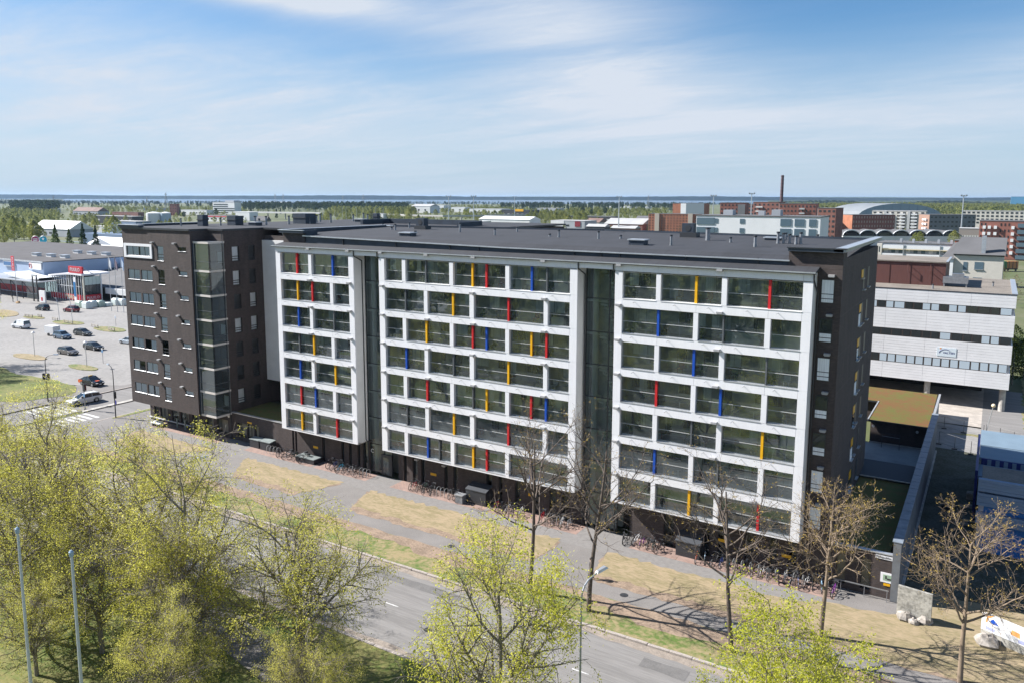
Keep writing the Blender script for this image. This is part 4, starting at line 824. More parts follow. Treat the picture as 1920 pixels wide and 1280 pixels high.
# shaded yard clutter
pl = MB()
def pallet(loc, rz, lab):
    t = thing('pallet', lab, 'pallet', loc, rz)
    for i in range(5): link('slat', MB().box(-.6, .6, -.4 + i * .17, -.28 + i * .17, .12, .145).mesh('slat', mat('old_wood', (.30, .26, .21), .9, n=3, amt=.3)), t, local=True)
    for i in range(3): link('block', MB().box(-.6 + i * .55, -.5 + i * .55, -.4, .4, 0, .118).mesh('block', mat('old_wood', (.3, .26, .21))), t, local=True)
p = gz(1560 + 1160 / 5.333, 860 + 495 / 5.333)
tyre_s = mat('tyre', (.025, .025, .025), .85)
tt = thing('tractor_tyre', 'worn tyre lying flat on the shaded yard ground', 'tyre', p); MB().torus((p.x, p.y, .16), .45, .15, 'z', 18, 6).build('tyre', tyre_s, tt); MB().disc((p.x, p.y, .12), .3, 'z', 14, .05).build('rim', metal_g, tt)
for (px, py), rz, lab in (((1811, 951), .1, 'grey pallet lying closest to the tyre in the shaded yard'), ((1822, 950), -.2, 'grey pallet against the blue steel wall'), ((1803, 983), .3, 'single pallet apart from the others beside the blue building'), ((1819, 978), 0, 'pallet in the lower pair by the blue building corner')):
    pallet(gz(px, py), rz, lab)
sk = gz(1822, 935); MB().box(sk.x - .5, sk.x + .4, sk.y - .4, sk.y + .5, 0.02, .6).box(sk.x - .45, sk.x + .35, sk.y - .35, sk.y + .45, .601, .7).build('crate', mat('old_wood', (.3, .26, .21))); tag(bpy.context.scene.objects['crate'], 'wooden crate standing among the pallets in the shaded yard', 'crate')
# concrete slab propped on boulders and the printed banner wall near the street
cs = thing('concrete_slab', 'grey concrete slab propped upright on boulders by the yard wall', 'slab', gz(1712, 1160))
q = gz(1712, 1162); a0 = gz(1680, 1152); a1 = gz(1744, 1172)
dv = (a1 - a0).normalized(); nv = Vector((-dv.y, dv.x, 0)); up = Vector((0, .0, 1))
def slab(a, b, z0, z1, th=.22): return MB().add([a + up * z0 - nv * 0, b + up * z0, b + up * z0 + nv * th, a + up * z0 + nv * th, a + up * z1, b + up * z1, b + up * z1 + nv * th, a + up * z1 + nv * th], [(0, 3, 2, 1), (4, 5, 6, 7), (0, 1, 5, 4), (1, 2, 6, 5), (2, 3, 7, 6), (3, 0, 4, 7)])
slab(a0, a1, .25, 2.35).build('slab', mat('old_concrete', (.34, .33, .30), .9, n=1.1, amt=.4, n2=5, bump=.3), cs)
def rock(c, s, seed):
    r = random.Random(seed); vs = []; fs = []; n, k = 9, 6
    for i in range(k + 1):
        t = math.pi * i / k
        for j in range(n):
            q_ = s * r.uniform(.75, 1.15); vs.append((c.x + q_ * math.sin(t) * math.cos(2 * math.pi * j / n) * 1.1, c.y + q_ * math.sin(t) * math.sin(2 * math.pi * j / n), max(-.05, .3 * s + q_ * math.cos(t) * .8)))
    for i in range(k):
        for j in range(n): fs.append((i * n + j, (i + 1) * n + j, (i + 1) * n + (j + 1) % n, i * n + (j + 1) % n))
    return MB().add(vs, fs)
rockm = mat('boulder', (.34, .31, .28), .9, n=2, amt=.4, bump=.5)
for i, ((px, py), s, lab) in enumerate((((1697, 1160), .55, 'angular boulder under the near corner of the propped slab'), ((1713, 1168), .4, 'small pale boulder below the middle of the propped slab'), ((1733, 1165), .55, 'dark boulder under the far corner of the propped slab'), ((1850, 1208), .7, 'large boulder beside the printed banner wall'))):
    tag(rock(gz(px, py), s, i).build('boulder', rockm), lab, 'boulder')
bn = thing('concrete_barrier', 'long concrete barrier carrying a white printed banner beside the bare tree', 'barrier', gz(1860, 1200))
b0 = gz(1838, 1192); b1 = b0 + (gz(1920, 1228) - b0) * 2.2; dv = (b1 - b0).normalized(); nv = Vector((-dv.y, dv.x, 0))
slab(b0, b1, 0, 1.15, .4).build('barrier', mat('old_concrete', (.34, .33, .30)), bn)
slab(b0 - nv * .03, b1 - nv * .03, .62, 1.95, .022).build('banner', mat('banner_white', (.74, .75, .78), .6, n=1, amt=.08), bn)
lg = MB()
def onb(u, v): return b0 - nv * .036 + dv * u + up * v
lg.add([onb(.55, 1.45), onb(.75, 1.65), onb(1.15, 1.3), onb(.7, 1.28)], [(0, 1, 2, 3)], 1)
lg.add([onb(.25, 1.25), onb(.38, 1.25), onb(.45, 1.6), onb(.75, 1.82), onb(.7, 1.9), onb(.33, 1.66)], [(0, 1, 2, 3, 4, 5)], 0)
lg.add([onb(1.9, 1.1), onb(2.5, 1.05), onb(2.45, 1.4), onb(1.95, 1.45)], [(0, 1, 2, 3)], 0); lg.add([onb(.3, .75), onb(.9, .72), onb(.9, .95), onb(.3, .98)], [(0, 1, 2, 3)], 2); lg.add([onb(2.4, .72), onb(5, .72), onb(5, .98), onb(2.4, .98)], [(0, 1, 2, 3)], 2)
pm_ = [mat('print_orange', (.75, .35, .12), .6), blue, mat('print_lilac', (.35, .38, .6), .6)]
for f_, m__ in zip(lg.f, lg.m): MB().add([lg.v[i] for i in f_], [tuple(range(len(f_)))]).build('banner_print', pm_[m__], bn)
# ================================================================== hardware store across the car park
st = thing('store', 'large grey store with curved glass entrance and red PUUILO signs across the car park', 'store', (-190, 70, 0))
st_l = mat('store_grey', (.38, .47, .62), .6, n=.3, amt=.06); sred = mat('store_red', (.52, .025, .04), .5); st_b = mat('store_white', (.66, .68, .70), .6)
MB().box(-300, -182, 68, 125, 0, 10.0).build('hall_wall', st_l, st)
MB().box(-300.2, -181.8, 67.8, 125.2, 10.003, 10.2).build('hall_roof', mat('store_roof', (.075, .07, .072), .9, n=.2, amt=.2), st)
MB().box(-300.2, -181.8, 67.6, 67.79, 9.8, 10.25).build('roof_edge', metal_l, st)
for a, b in ((550, 398), (765, 412), (975, 430), (1165, 358), (1375, 375), (1590, 388)):
    p = gz(a / 8, 430 + b / 8, 10.3); MB().box(p.x - 1.6, p.x + 1.6, p.y - .8, p.y + .8, 10.1, 11.1).box(p.x - 1.8, p.x + 1.8, p.y - 1, p.y + 1, 11.103, 11.3, 1).build('skylight', [white2, metal_l], st)
MB().box(-205.4, -199.6, 67.5, 67.79, 7.9, 9.6).build('sign_frame', metal_l, st); MB().box(-205.1, -199.9, 67.42, 67.49, 8.15, 9.35).build('blue_sign', mat('sign_blue', (.02, .12, .30), .5), st)
MB().box(-189.5, -182.5, 67.5, 67.79, 7.6, 9.6).build('pale_sign', white2, st); MB().torus((-188.6, 67.46, 8.7), .7, .12, 'y', 16, 4).build('sign_ring', sred, st)
# glazed entrance hall
gx0, gx1, gyy = -171, -153.2, 64.0
n = 14; hz_ = lambda x: 6.7 + 1.1 * math.sin(min(1, max(0, (x - gx0) / (gx1 - gx0) * 1.05)) * math.pi * .62)
for i in range(n):
    a = gx0 + (gx1 - gx0) * i / n; b = gx0 + (gx1 - gx0) * (i + 1) / n
    for z0, z1, z1b in ((2.1, 4.3, 4.3), (4.45, hz_(a) - .1, hz_(b) - .1)):
        MB().poly([(a + .12, gyy, z0), (b - .12, gyy, z0), (b - .12, gyy, z1b), (a + .12, gyy, z1)]).build('glass_pane', win_glass, st)
    MB().box(a - .1, a + .1, gyy - .1, gyy + .1, 0, hz_(a)).build('mullion', st_b, st)
    MB().box(a + .11, b - .11, gyy - .06, gyy - .005, .35, 2.0).build('red_panel', sred, st)
    MB().add([(a, gyy - .5, hz_(a)), (b, gyy - .5, hz_(b)), (b, gyy + 8, hz_(b)), (a, gyy + 8, hz_(a)), (a, gyy - .5, hz_(a) + .5), (b, gyy - .5, hz_(b) + .5), (b, gyy + 8, hz_(b) + .5), (a, gyy + 8, hz_(a) + .5)], [(0, 3, 2, 1), (4, 5, 6, 7), (0, 1, 5, 4), (2, 3, 7, 6), (1, 2, 6, 5)]).build('curved_roof', white, st)
MB().box(gx0, gx1, gyy - .08, gyy + .08, 4.3, 4.44).build('transom', st_b, st)
MB().box(gx1 - .3, gx1 + .02, gyy - .15, gyy + .2, 0, 7.7).build('corner_post', mat('cream_post', (.70, .66, .55), .5), st)
for i in range(4):
    a = gyy + .3 + i * 1.15; MB().box(gx1 + .03, gx1 + .06, a + .05, a + 1.08, 2.1, 4.9).build('glass_pane', mat('dark_pane', (.035, .04, .042)), st); MB().box(gx1 + .03, gx1 + .07, a + .02, a + 1.12, 4.95, 7.3).build('pale_panel', mat('pale_green', (.50, .58, .54), .5), st)
MB().box(gx1 + .03, gx1 + .1, gyy + .3, gyy + 4.9, .3, 2.0).build('red_panel', sred, st); MB().box(gx0, gx1, gyy + 5, gyy + 5.2, 0, 7).build('inner_wall', dark_in, st)
MB().box(gx1 - .1, gx1 + .4, gyy + 4.9, gyy + 5.2, 0, 7.8).build('corner_post', st_b, st)
text('PUUILO', 1.55, (-160.6, gyy - .10, 1.15), FRONT, mat('sign_cream', (.85, .80, .55), .5), st, .01, name='sign_lettering')
text('PUUILO', 1.1, (gx1 + .13, gyy + 2.5, 1.1), RIGHT, white, st, .01, name='sign_lettering')
sg = MB().box(-160.0, -153.0, 63.6, 64.1, 8.35, 10.3).build('roof_sign', sred, st); text('PUUILO', 1.45, (-156.5, 63.55, 9.33), FRONT, white, st, .02, name='sign_lettering')
MB().tube((-154.2, 64.2, 10.1), (-151.6, 66.5, 7.9), .12).build('sign_brace', metal_l, st)
# canopy on raking struts before the left-hand front
MB().box(-232, -167, 58.4, 66.5, 5.35, 5.6).build('canopy', metal_l, st)
MB().box(-232, -172, 66.4, 67.7, 0, 5.3).build('front_wall', st_b, st); MB().box(-232, -172, 66.3, 66.39, .3, 2.3).build('red_band', sred, st)
for i in range(9): x = -230 + i * 6.6; MB().tube((x, 59, 0), (x, 59, 5.3), .14, .14, 6).build('canopy_post', metal_d, st); MB().tube((x, 59, 5.3), (x + 2.8, 60, 1.8), .1, .1, 5).build('strut', metal_d, st)
MB().box(-178, -171.5, 60.5, 66, .0, 4.9).build('porch', clear_glass, st); MB().box(-178.3, -171.3, 60.2, 66.2, 4.95, 5.3).build('porch_roof', white, st)
wv = MB()
for i in range(12):
    a, b = -190 + i * 1.7, -190 + (i + 1) * 1.7; za, zb = 6.7 - 1.1 * math.sin((i / 12) * math.pi * .8), 6.7 - 1.1 * math.sin(((i + 1) / 12) * math.pi * .8)
    wv.add([(a, 60, za), (b, 60, zb), (b, 67.7, zb), (a, 67.7, za), (a, 60, za + .35), (b, 60, zb + .35), (b, 67.7, zb + .35), (a, 67.7, za + .35)], [(0, 3, 2, 1), (4, 5, 6, 7), (0, 1, 5, 4), (2, 3, 7, 6)])
wv.build('wave_roof', [st_b], st)
MB().box(-163.2, -160.2, 56.5, 56.9, .2, 3.6).build('notice_panel', white2, None); o = bpy.context.scene.objects['notice_panel']; tag(o, 'white notice panel with red mark standing before the store entrance', 'sign'); MB().box(-162.2, -161.4, 56.46, 56.49, .7, 1.7).build('red_mark', sred, o)
pyl = thing('sign_column', 'tall open steel frame column beside the store porch', 'sign', (-168, 58, 0))
for dx in (0, 2.2): MB().box(-168.4 + dx, -168.1 + dx, 57.4, 57.7, 0, 7.8).build('post', metal_d, pyl)
MB().box(-168.5, -165.8, 57.35, 57.75, 7.3, 7.85).build('beam', metal_l, pyl)
bp_ = thing('banner_post', 'tall blue banner with white ends hanging beside the glass front', 'banner', (-156.4, 63.4, 0))
MB().box(-157.0, -156.0, 63.2, 63.35, 0.1, 7.2).build('white_field', white, bp_); MB().box(-157.0, -156.0, 63.1, 63.19, 1.7, 5.8).build('blue_field', mat('banner_blue', (.02, .17, .40), .5), bp_)
# lower hall with the long slope of roof
lh = thing('warehouse', 'low warehouse with long grey sloping roof beside the glass store entrance', 'warehouse', (-150, 80, 0))
MB().add([(-181.5, 70.5, 3.6), (-120, 70.5, 3.6), (-120, 92, 6.9), (-181.5, 92, 6.9), (-181.5, 70.5, 3.4), (-120, 70.5, 3.4)], [(0, 1, 2, 3), (0, 4, 5, 1)]).build('roof', mat('store_roof2', (.13, .13, .135), .85, n=.3, amt=.2), lh)
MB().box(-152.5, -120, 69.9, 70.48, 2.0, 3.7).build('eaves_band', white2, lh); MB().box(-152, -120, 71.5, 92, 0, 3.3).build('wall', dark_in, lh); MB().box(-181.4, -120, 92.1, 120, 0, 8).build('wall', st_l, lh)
# bagged goods, each sack pallet on its own
sackm = mat('sack_white', (.66, .72, .70), .55, n=1.5, amt=.15); sackg = mat('sack_green', (.42, .52, .45), .55, n=1.5, amt=.2)
lab = ('pale green wrapped pallet behind the red car', 'white wrapped pallet set forward of the rest before the blue banner', 'white wrapped pallet under the corner of the glass front', 'greenish wrapped pallet with pointed top by the glass corner', 'low white heap of wrapped goods next in the row of pallets', 'tall white wrapped pallet near the flagpoles', 'white wrapped pallet at the end of the row by the dark wall')
for i, (x, y) in enumerate(((-144.1, 57.5), (-140.6, 57.4), (-141.9, 59.7), (-141.1, 61.4), (-140.5, 63.2), (-139.9, 65.4), (-138.0, 66.1))):
    h = (1.9, 2.0, 1.9, 1.8, 1.1, 2.1, 2.0)[i]; b = MB().prism([(x - 1.05, y - .9), (x + 1.05, y - .9), (x + 1.05, y + .9), (x - 1.05, y + .9)], .12, h * .8).add([(x - 1.05, y - .9, h * .8), (x + 1.05, y - .9, h * .8), (x + 1.05, y + .9, h * .8), (x - 1.05, y + .9, h * .8), (x - .6, y - .5, h), (x + .55, y - .5, h * .97), (x + .6, y + .5, h), (x - .5, y + .5, h * .95)], [(4, 5, 6, 7), (0, 1, 5, 4), (1, 2, 6, 5), (2, 3, 7, 6), (3, 0, 4, 7)])
    t = thing('wrapped_pallet', lab[i], 'pallet', (x, y, 0), 0, 'wrapped pallets before the store'); b.build('wrapped_goods', sackg if i in (0, 3) else sackm, t); MB().box(x - 1.05, x + 1.05, y - .9, y + .9, 0, .119).build('pallet_base', mat('old_wood', (.3, .26, .21)), t)
# ================================================================== farther buildings
def at(px, D):
    d = ray(px, 370); k = D / (d[0] * -math.sin(YAW) + d[1] * math.cos(YAW)); return Vector((CAM[0] + d[0] * k, CAM[1] + d[1] * k, 0))
def zat(px, py, D):
    d = ray(px, py); return CAM[2] + d[2] * D / (d[0] * -math.sin(YAW) + d[1] * math.cos(YAW))
brk_o = mat('brick_orange', (.34, .135, .075), .85, n=.25, amt=.18); brk_d = mat('brick_far', (.20, .085, .065), .85, n=.25, amt=.2); brk_r = mat('brick_red', (.25, .10, .075), .85, n=.25, amt=.18)
wpl = mat('white_plaster', (.70, .71, .73), .7, n=.15, amt=.06); gpl = mat('grey_plaster', (.17, .18, .19), .7, n=.2, amt=.1); cpl = mat('cream_plaster', (.58, .55, .50), .75, n=.2, amt=.08)
tan = mat('tan_panel', (.40, .36, .31), .75); shed_g = mat('shed_grey', (.36, .38, .41), .6, n=.1, amt=.1); shed_w = mat('shed_white', (.66, .67, .68), .6, n=.1, amt=.08); shed_d = mat('shed_dark', (.035, .035, .04), .6); shed_b = mat('shed_blue', (.16, .22, .32), .6)
roof_g = mat('roof_grey', (.11, .11, .115), .9, n=.1, amt=.2); roof_w = mat('roof_white', (.70, .70, .70), .5, n=.1, amt=.06); roof_br = mat('roof_brown', (.19, .12, .10), .85, n=.1, amt=.2); roof_l = mat('roof_light', (.38, .38, .38), .8, n=.1, amt=.1)
fwin = mat('far_window', (.025, .03, .035), .15, spec=.8); fwin_l = mat('far_window_light', (.48, .48, .46), .4); fwin_b = mat('far_balcony_glass', (.10, .15, .19), .15, spec=.8)
def far(name, label, cat, px0, px1, pyt, D, depth, wall, roof, rows=0, cols=0, ang=0.0, ww=.5, wh=.5, win=fwin, z0=.6, side=0, gable=0.0, parapet=.5, group=None, sidewall=None, skip=()):
    A = at(px0, D); d1 = ray(px1, 370); u_ = (math.cos(ang), math.sin(ang)); k1 = ((A.x - CAM[0]) * d1[1] - (A.y - CAM[1]) * d1[0]) / (u_[1] * d1[0] - u_[0] * d1[1]); B = A + Vector((u_[0] * k1, u_[1] * k1, 0)); H = zat((px0 + px1) / 2, pyt, D)
    if px0 < 700: depth *= .45; B = A.lerp(B, .82)
    w = (B - A).length; c = (A + B) / 2; a = ang
    t = thing(name, label, cat, c, a, group)
    b = MB(); b.box(-w / 2, w / 2, 0, depth, 0, H)
    link('wall', b.mesh('wall', wall), t, local=True)
    if sidewall is not None:
        link('end_wall', MB().box(-w / 2 - .12, -w / 2 - .004, .0, depth, 0, H).mesh('end_wall', sidewall), t, local=True)
    if gable: link('roof', MB().add([(-w / 2 - .4, -.4, H), (w / 2 + .4, -.4, H), (w / 2 + .4, depth / 2, H + gable), (-w / 2 - .4, depth / 2, H + gable), (w / 2 + .4, depth + .4, H), (-w / 2 - .4, depth + .4, H)], [(0, 1, 2, 3), (3, 2, 4, 5), (0, 3, 5), (1, 4, 2)]).mesh('roof', roof), t, local=True)
    else: link('roof', MB().box(-w / 2 - .15, w / 2 + .15, -.15, depth + .15, H + .004, H + .06 + parapet * .5).mesh('roof', roof), t, local=True)
    if rows:
        fh = (H - z0) / rows; cw = w / cols
        me = MB().box(-cw * ww / 2, cw * ww / 2, -.12, -.006, 0, fh * wh).mesh('window', win)
        for r in range(rows):
            for q in range(cols):
                if (r, q) in skip or q in skip: continue
                o = link('window', me, t, local=True); o.location = (-w / 2 + cw * (q + .5), 0, z0 + fh * (r + .25))
        if side:
            cs_ = depth / side; ms_ = MB().box(-.14, -.006, -cs_ * ww / 2, cs_ * ww / 2, 0, fh * wh).mesh('window', win)
            for r in range(rows):
                for q in range(side):
                    o = link('window', ms_, t, local=True); o.location = (-w / 2 - (.12 if sidewall else 0), cs_ * (q + .5), z0 + fh * (r + .25))
    t['w'] = w; t['H'] = H; return t
def addto(t, name, m, x0, x1, y0, y1, z0, z1): return link(name, MB().box(x0, x1, y0, y1, z0, z1).mesh(name, m), t, local=True)
B_ = 'apartment building'
# right-hand quarter
t = far('apartment_building', 'white flat-roofed apartment block with dark wide windows just behind the black roof', B_, 1307, 1541, 405.5, 262, 16, wpl, roof_g, 8, 9, .02, .34, .5, fwin_b, .5, skip=(0, 2, 4, 5, 7), sidewall=None)
w, H = t['w'], t['H']; fh = H / 8
for i, (a, b) in enumerate(((.0, .16), (.69, .78), (.80, .88), (.91, .97))):
    for r in range(5, 8): addto(t, 'balcony_glazing', fwin_b, -w / 2 + w * a + .2, -w / 2 + w * b, -.16, -.01, r * fh + .25, r * fh + fh - .55)
addto(t, 'roof_unit', shed_g, -w * .3, -w * .22, 4, 8, H + .3, H + 2); addto(t, 'roof_unit', shed_g, w * .1, w * .17, 4, 8, H + .3, H + 2.2); addto(t, 'roof_unit', shed_g, -w * .02, w * .03, 6, 8, H + .3, H + 1.8)
t = far('apartment_building', 'orange brick block of flats with two tan stair towers beyond the roof', B_, 1217, 1309, 401.5, 690, 14, brk_o, roof_g, 7, 16, .05, .42, .42, fwin, .6, skip=(2, 3, 13, 14)); w, H = t['w'], t['H']
for a in (.14, .82): addto(t, 'stair_tower', tan, -w / 2 + w * a, -w / 2 + w * (a + .09), -1.2, -.01, 0, H + .6)
t = far('apartment_building', 'grey glass and brick tower behind the orange brick flats', B_, 1262, 1321, 382, 850, 18, brk_o, roof_g, 8, 10, 0, .5, .4, fwin, .6, skip=(0, 1, 2, 3)); w, H = t['w'], t['H']
addto(t, 'white_strip', wpl, -w * .24, -w * .07, -.3, -.01, 0, H); addto(t, 'glazed_front', mat('far_glass_grey', (.17, .21, .24), .3), -w * .068, w / 2, -.4, -.13, 0, H)
t = far('apartment_building', 'red brick block with small windows beside a floodlight mast', B_, 1351, 1399, 381, 640, 16, brk_r, roof_g, 8, 7, .1, .4, .4); addto(t, 'grey_bay', gpl, t['w'] * .2, t['w'] * .48, -.4, -.13, 0, t['H'] - 1)
t = far('apartment_building', 'dark red brick block with grey balconies left of the tall chimney', B_, 1413, 1462, 379.5, 600, 16, brk_d, roof_g, 8, 6, -.05, .4, .4); w, H = t['w'], t['H']
for r in range(6): addto(t, 'balcony', mat('far_balcony', (.45, .46, .47), .6), -w * .38, -w * .12, -1.3, -.01, H * (.25 + r * .12), H * (.25 + r * .12) + 1.0)
t = far('apartment_building', 'red brick block with recessed balconies right of the tall chimney', B_, 1462, 1531, 382.5, 560, 18, brk_r, roof_g, 8, 10, .08, .38, .4, sidewall=wpl); w, H = t['w'], t['H']
for r in range(6): addto(t, 'balcony', mat('far_balcony', (.45, .46, .47)), w * .06, w * .2, -1.3, -.01, H * (.25 + r * .12), H * (.25 + r * .12) + 1.0)
far('apartment_building', 'slim dark brick tower with pale side beside the white flats', B_, 1535, 1569, 391, 470, 16, brk_d, roof_g, 8, 4, -.1, .5, .4, sidewall=cpl)
far('apartment_building', 'narrow red brick house between chimney and white flats', B_, 1398, 1415, 384, 720, 14, brk_r, roof_g, 7, 3)
t = far('apartment_building', 'long brick block with sunlit end coloured orange, shaded front coloured dark and rows of windows', B_, 1601, 1681, 404, 545, 15, brk_d, roof_g, 6, 16, .62, .40, .5, mat('far_window_warm', (.28, .22, .17), .4), .5, sidewall=brk_o)  # sun and shade set in the brick colours: orange end, dark front
A_ = at(1566, 545)
t = far('apartment_building', 'pale block with stacked white balconies behind the long brick block', B_, 1637, 1738, 396, 640, 16, cpl, roof_l, 8, 9, 0, .45, .45); w, H = t['w'], t['H']
for q in (-.42, -.22, .02, .24):
    for r in range(7): addto(t, 'balcony', wpl, w * q, w * (q + .11), -1.5, -.13, H * (.1 + r * .125), H * (.1 + r * .125) + 1.1)
for q in (-.27, .17): addto(t, 'round_tower', mat('far_balcony', (.45, .46, .47)), w * q, w * (q + .05), -1.2, -.13, 0, H)
t = far('apartment_building', 'grey and brown apartment block with scattered windows beyond the vaulted roofs', B_, 1746, 1833, 403.5, 550, 16, gpl, roof_g, 6, 11, .5, .5, .36, fwin, .5, skip=((0, 3), (2, 5), (4, 8), (3, 2)), sidewall=mat('brick_brown', (.27, .17, .13), .85)); w, H = t['w'], t['H']
for q in (2.5, 6.0):
    for r in range(5): addto(t, 'balcony', wpl, -w / 2 - 1.3, -w / 2 - .13, q, q + 2.4, H * (.15 + r * .16), H * (.15 + r * .16) + 1.2)
t = far('apartment_building', 'long pale terraced flats with dark balcony recesses at the top of the hill', B_, 1806, 1990, 396, 760, 16, cpl, roof_l, 4, 20, 0, .55, .5, fwin, 6)
t = far('apartment_building', 'red brick apartment block with white balcony towers near the rail yard', B_, 1841, 2010, 415, 400, 16, brk_r, roof_g, 6, 22, -.03, .3, .42, fwin, .8, skip=(2, 3, 4, 8, 9)); w, H = t['w'], t['H']
for q in (-.46, -.40, -.33, -.13):
    for r in range(5): addto(t, 'balcony', wpl, w * q, w * (q + .035), -1.3, -.13, H * (.14 + r * .165), H * (.14 + r * .165) + 1.5)
for r in range(6): addto(t, 'glazed_balcony', fwin_b, -w * .06, w * .06, -1.3, -.13, H * (.02 + r * .165), H * (.02 + r * .165) + 2.0)
# hangar
hg = thing('hangar', 'large grey arched hall with blue-grey end before the green woods', 'hangar', at(1690, 1000)); A, B = at(1606, 1000), at(1766, 1000); hw = (B - A).length; hg.rotation_euler = (0, 0, math.atan2(B.y - A.y, B.x - A.x) + .0)
zt = zat(1690, 382, 1000); hb = MB(); prof = [(-hw * .0 + hw * .5 * math.cos(math.pi - i * math.pi / 14), zt * (.25 + .75 * math.sin(i * math.pi / 14))) for i in range(15)]
vs = [(x, 0, z) for x, z in prof] + [(x - 14, 70, z) for x, z in prof]; hb.add(vs, [(i, i + 1, 16 + i, 15 + i) for i in range(14)], 0)
link('roof', hb.mesh('roof', mat('hangar_roof', (.20, .22, .235), .7, n=.05, amt=.1)), hg, local=True)
link('end_wall', MB().poly([(x, -.1, z) for x, z in prof] + [(hw / 2, -.1, 0), (-hw / 2, -.1, 0)]).mesh('end_wall', mat('hangar_end', (.22, .29, .36), .6)), hg, local=True)
for i in range(9): x = -hw * .4 + i * hw * .1; link('rib', MB().box(x - .15, x + .15, -.3, -.11, 0, zt * (.25 + .7 * math.sin(math.acos(max(-1, min(1, 2 * x / hw)))))).mesh('rib', shed_b), hg, local=True)
# vaulted roofs
vh = thing('market_hall', 'low hall under a row of white-edged vaulted roofs beyond the white long building', 'hall', at(1695, 500)); A, B = at(1590, 500), at(1810, 500); vw = (B - A).length; vh.rotation_euler = (0, 0, math.atan2(B.y - A.y, B.x - A.x))
nb = 7
for i in range(nb):
    cx_ = -vw / 2 + vw * (i + .5) / nb; r = vw / nb / 2; top = zat(1690, 433, 500); pr = [(cx_ + r * math.cos(math.pi - k * math.pi / 10), top - 3.4 + 3.4 * math.sin(k * math.pi / 10)) for k in range(11)]
    b = MB(); b.add([(x, 0, z) for x, z in pr] + [(x, 30, z) for x, z in pr], [(k, k + 1, 12 + k, 11 + k) for k in range(10)]); link('vault', b.mesh('vault', roof_g), vh, local=True)
    e = MB()
    for k in range(10): (xa, za), (xb, zb) = pr[k], pr[k + 1]; e.add([(xa, -.3, za), (xb, -.3, zb), (xb, -.3, zb + .55), (xa, -.3, za + .55), (xa, .5, za + .55), (xb, .5, zb + .55)], [(0, 1, 2, 3), (3, 2, 5, 4)])
    link('vault_edge', e.mesh('vault_edge', wpl), vh, local=True); link('vault_window', MB().box(cx_ - r * .7, cx_ + r * .7, -.1, -.02, top - 3.4, top - 1.2).mesh('vault_window', fwin), vh, local=True)
link('wall', MB().box(-vw / 2, vw / 2, 0, 30, 0, zat(1690, 433, 500) - 3.5).mesh('wall', wpl), vh, local=True)
# long white building with open galleries
t = far('apartment_building', 'long white gallery building with yellow-edged decks and row of roof vents', B_, 1652, 1812, 456, 290, 16, mat('gallery_back', (.42, .45, .50), .6), roof_g, 0, 0, -.04); w, H = t['w'], t['H']
for r in range(4):
    z = H - .4 - r * 3.0; addto(t, 'gallery_band', wpl, -w * .44, w / 2, -1.6, -1.45, z - 1.35, z - .2); addto(t, 'gallery_deck', mat('deck_yellow', (.6, .5, .3), .6), -w * .44, w / 2, -1.62, -.1, z - 1.75, z - 1.6)
    for q in range(10): addto(t, 'gallery_door', fwin_b if q % 3 else wpl, -w * .42 + q * w * .09, -w * .42 + q * w * .09 + 1.3, -.1, -.01, z - 3.0, z - 1.9)
addto(t, 'end_wall', cpl, -w / 2, -w * .44, -1.7, -.01, 0, H - .2); addto(t, 'end_window', fwin, -w * .475, -w * .465, -1.76, -1.71, H - 3.2, H - 1.2)
for q in range(5): addto(t, 'roof_vent', shed_g, -w * .25 + q * w * .15, -w * .22 + q * w * .15, 3, 4.6, H + .3, H + 1.6)
for q in (-.18, .25): addto(t, 'gallery_post', metal_l, w * q, w * q + .25, -1.9, -1.65, 0, H)
t = far('stair_house', 'orange-red stair house at the end of the long white gallery building', 'building', 1797, 1823, 452, 275, 6, mat('orange_red', (.42, .10, .05), .7), roof_g)
# cream house behind the office
t = far('apartment_building', 'cream brick house with dark pitched roof and steel chimney behind the white office', B_, 1798, 1892, 479, 165, 12, mat('cream_brick', (.56, .53, .48), .85, n=1, amt=.06), roof_g, 0, 0, -.02, gable=0); w, H = t['w'], t['H']
link('pitched_roof', MB().add([(-w / 2 - .4, -.5, H + .3), (w / 2 + .3, -.5, H + .3), (w / 2 + .3, 8, H + 3.6), (-w / 2 + .6, 8, H + 3.6), (w / 2 + .3, 12.5, H + .3), (-w / 2 - .4, 12.5, H + .3)], [(0, 1, 2, 3), (3, 2, 4, 5), (0, 3, 5), (1, 4, 2)]).mesh('pitched_roof', roof_g), t, local=True)
for x0, x1, z0, z1 in ((.20, .285, 1.35, 3.15), (.43, .61, 1.25, 2.75), (.19, .275, 4.3, 6.0), (.42, .60, 4.5, 6.0)): addto(t, 'window', fwin_b, -w / 2 + w * x0, -w / 2 + w * x1, -.06, -.01, H - z1, H - z0); addto(t, 'window_sill', metal_l, -w / 2 + w * x0 - .05, -w / 2 + w * x1 + .05, -.2, -.005, H - z1 - .12, H - z1 - .02)
addto(t, 'steel_chimney', metal_l, w * .04, w * .13, .2, 1.3, H + .3, H + 4.2); addto(t, 'white_wing', wpl, -w / 2 - 2.2, -w / 2 - .05, -.6, 9, 0, H - .8)
link('wing_roof', MB().add([(-w / 2 - 2.5, -.9, H - .8), (-w / 2 + .1, -.9, H - .75), (-w / 2 + .1, 9, H + 2.4), (-w / 2 - .6, 9, H + 2.2)], [(0, 1, 2, 3)]).mesh('wing_roof', roof_g), t, local=True)
far('workshop', 'low grey workshop with strip of pale windows near the rail yard', 'building', 1803, 1842, 429, 470, 14, mat('taupe', (.25, .22, .2), .8), roof_l, 1, 8, 0, .7, .3, fwin_l, 4)
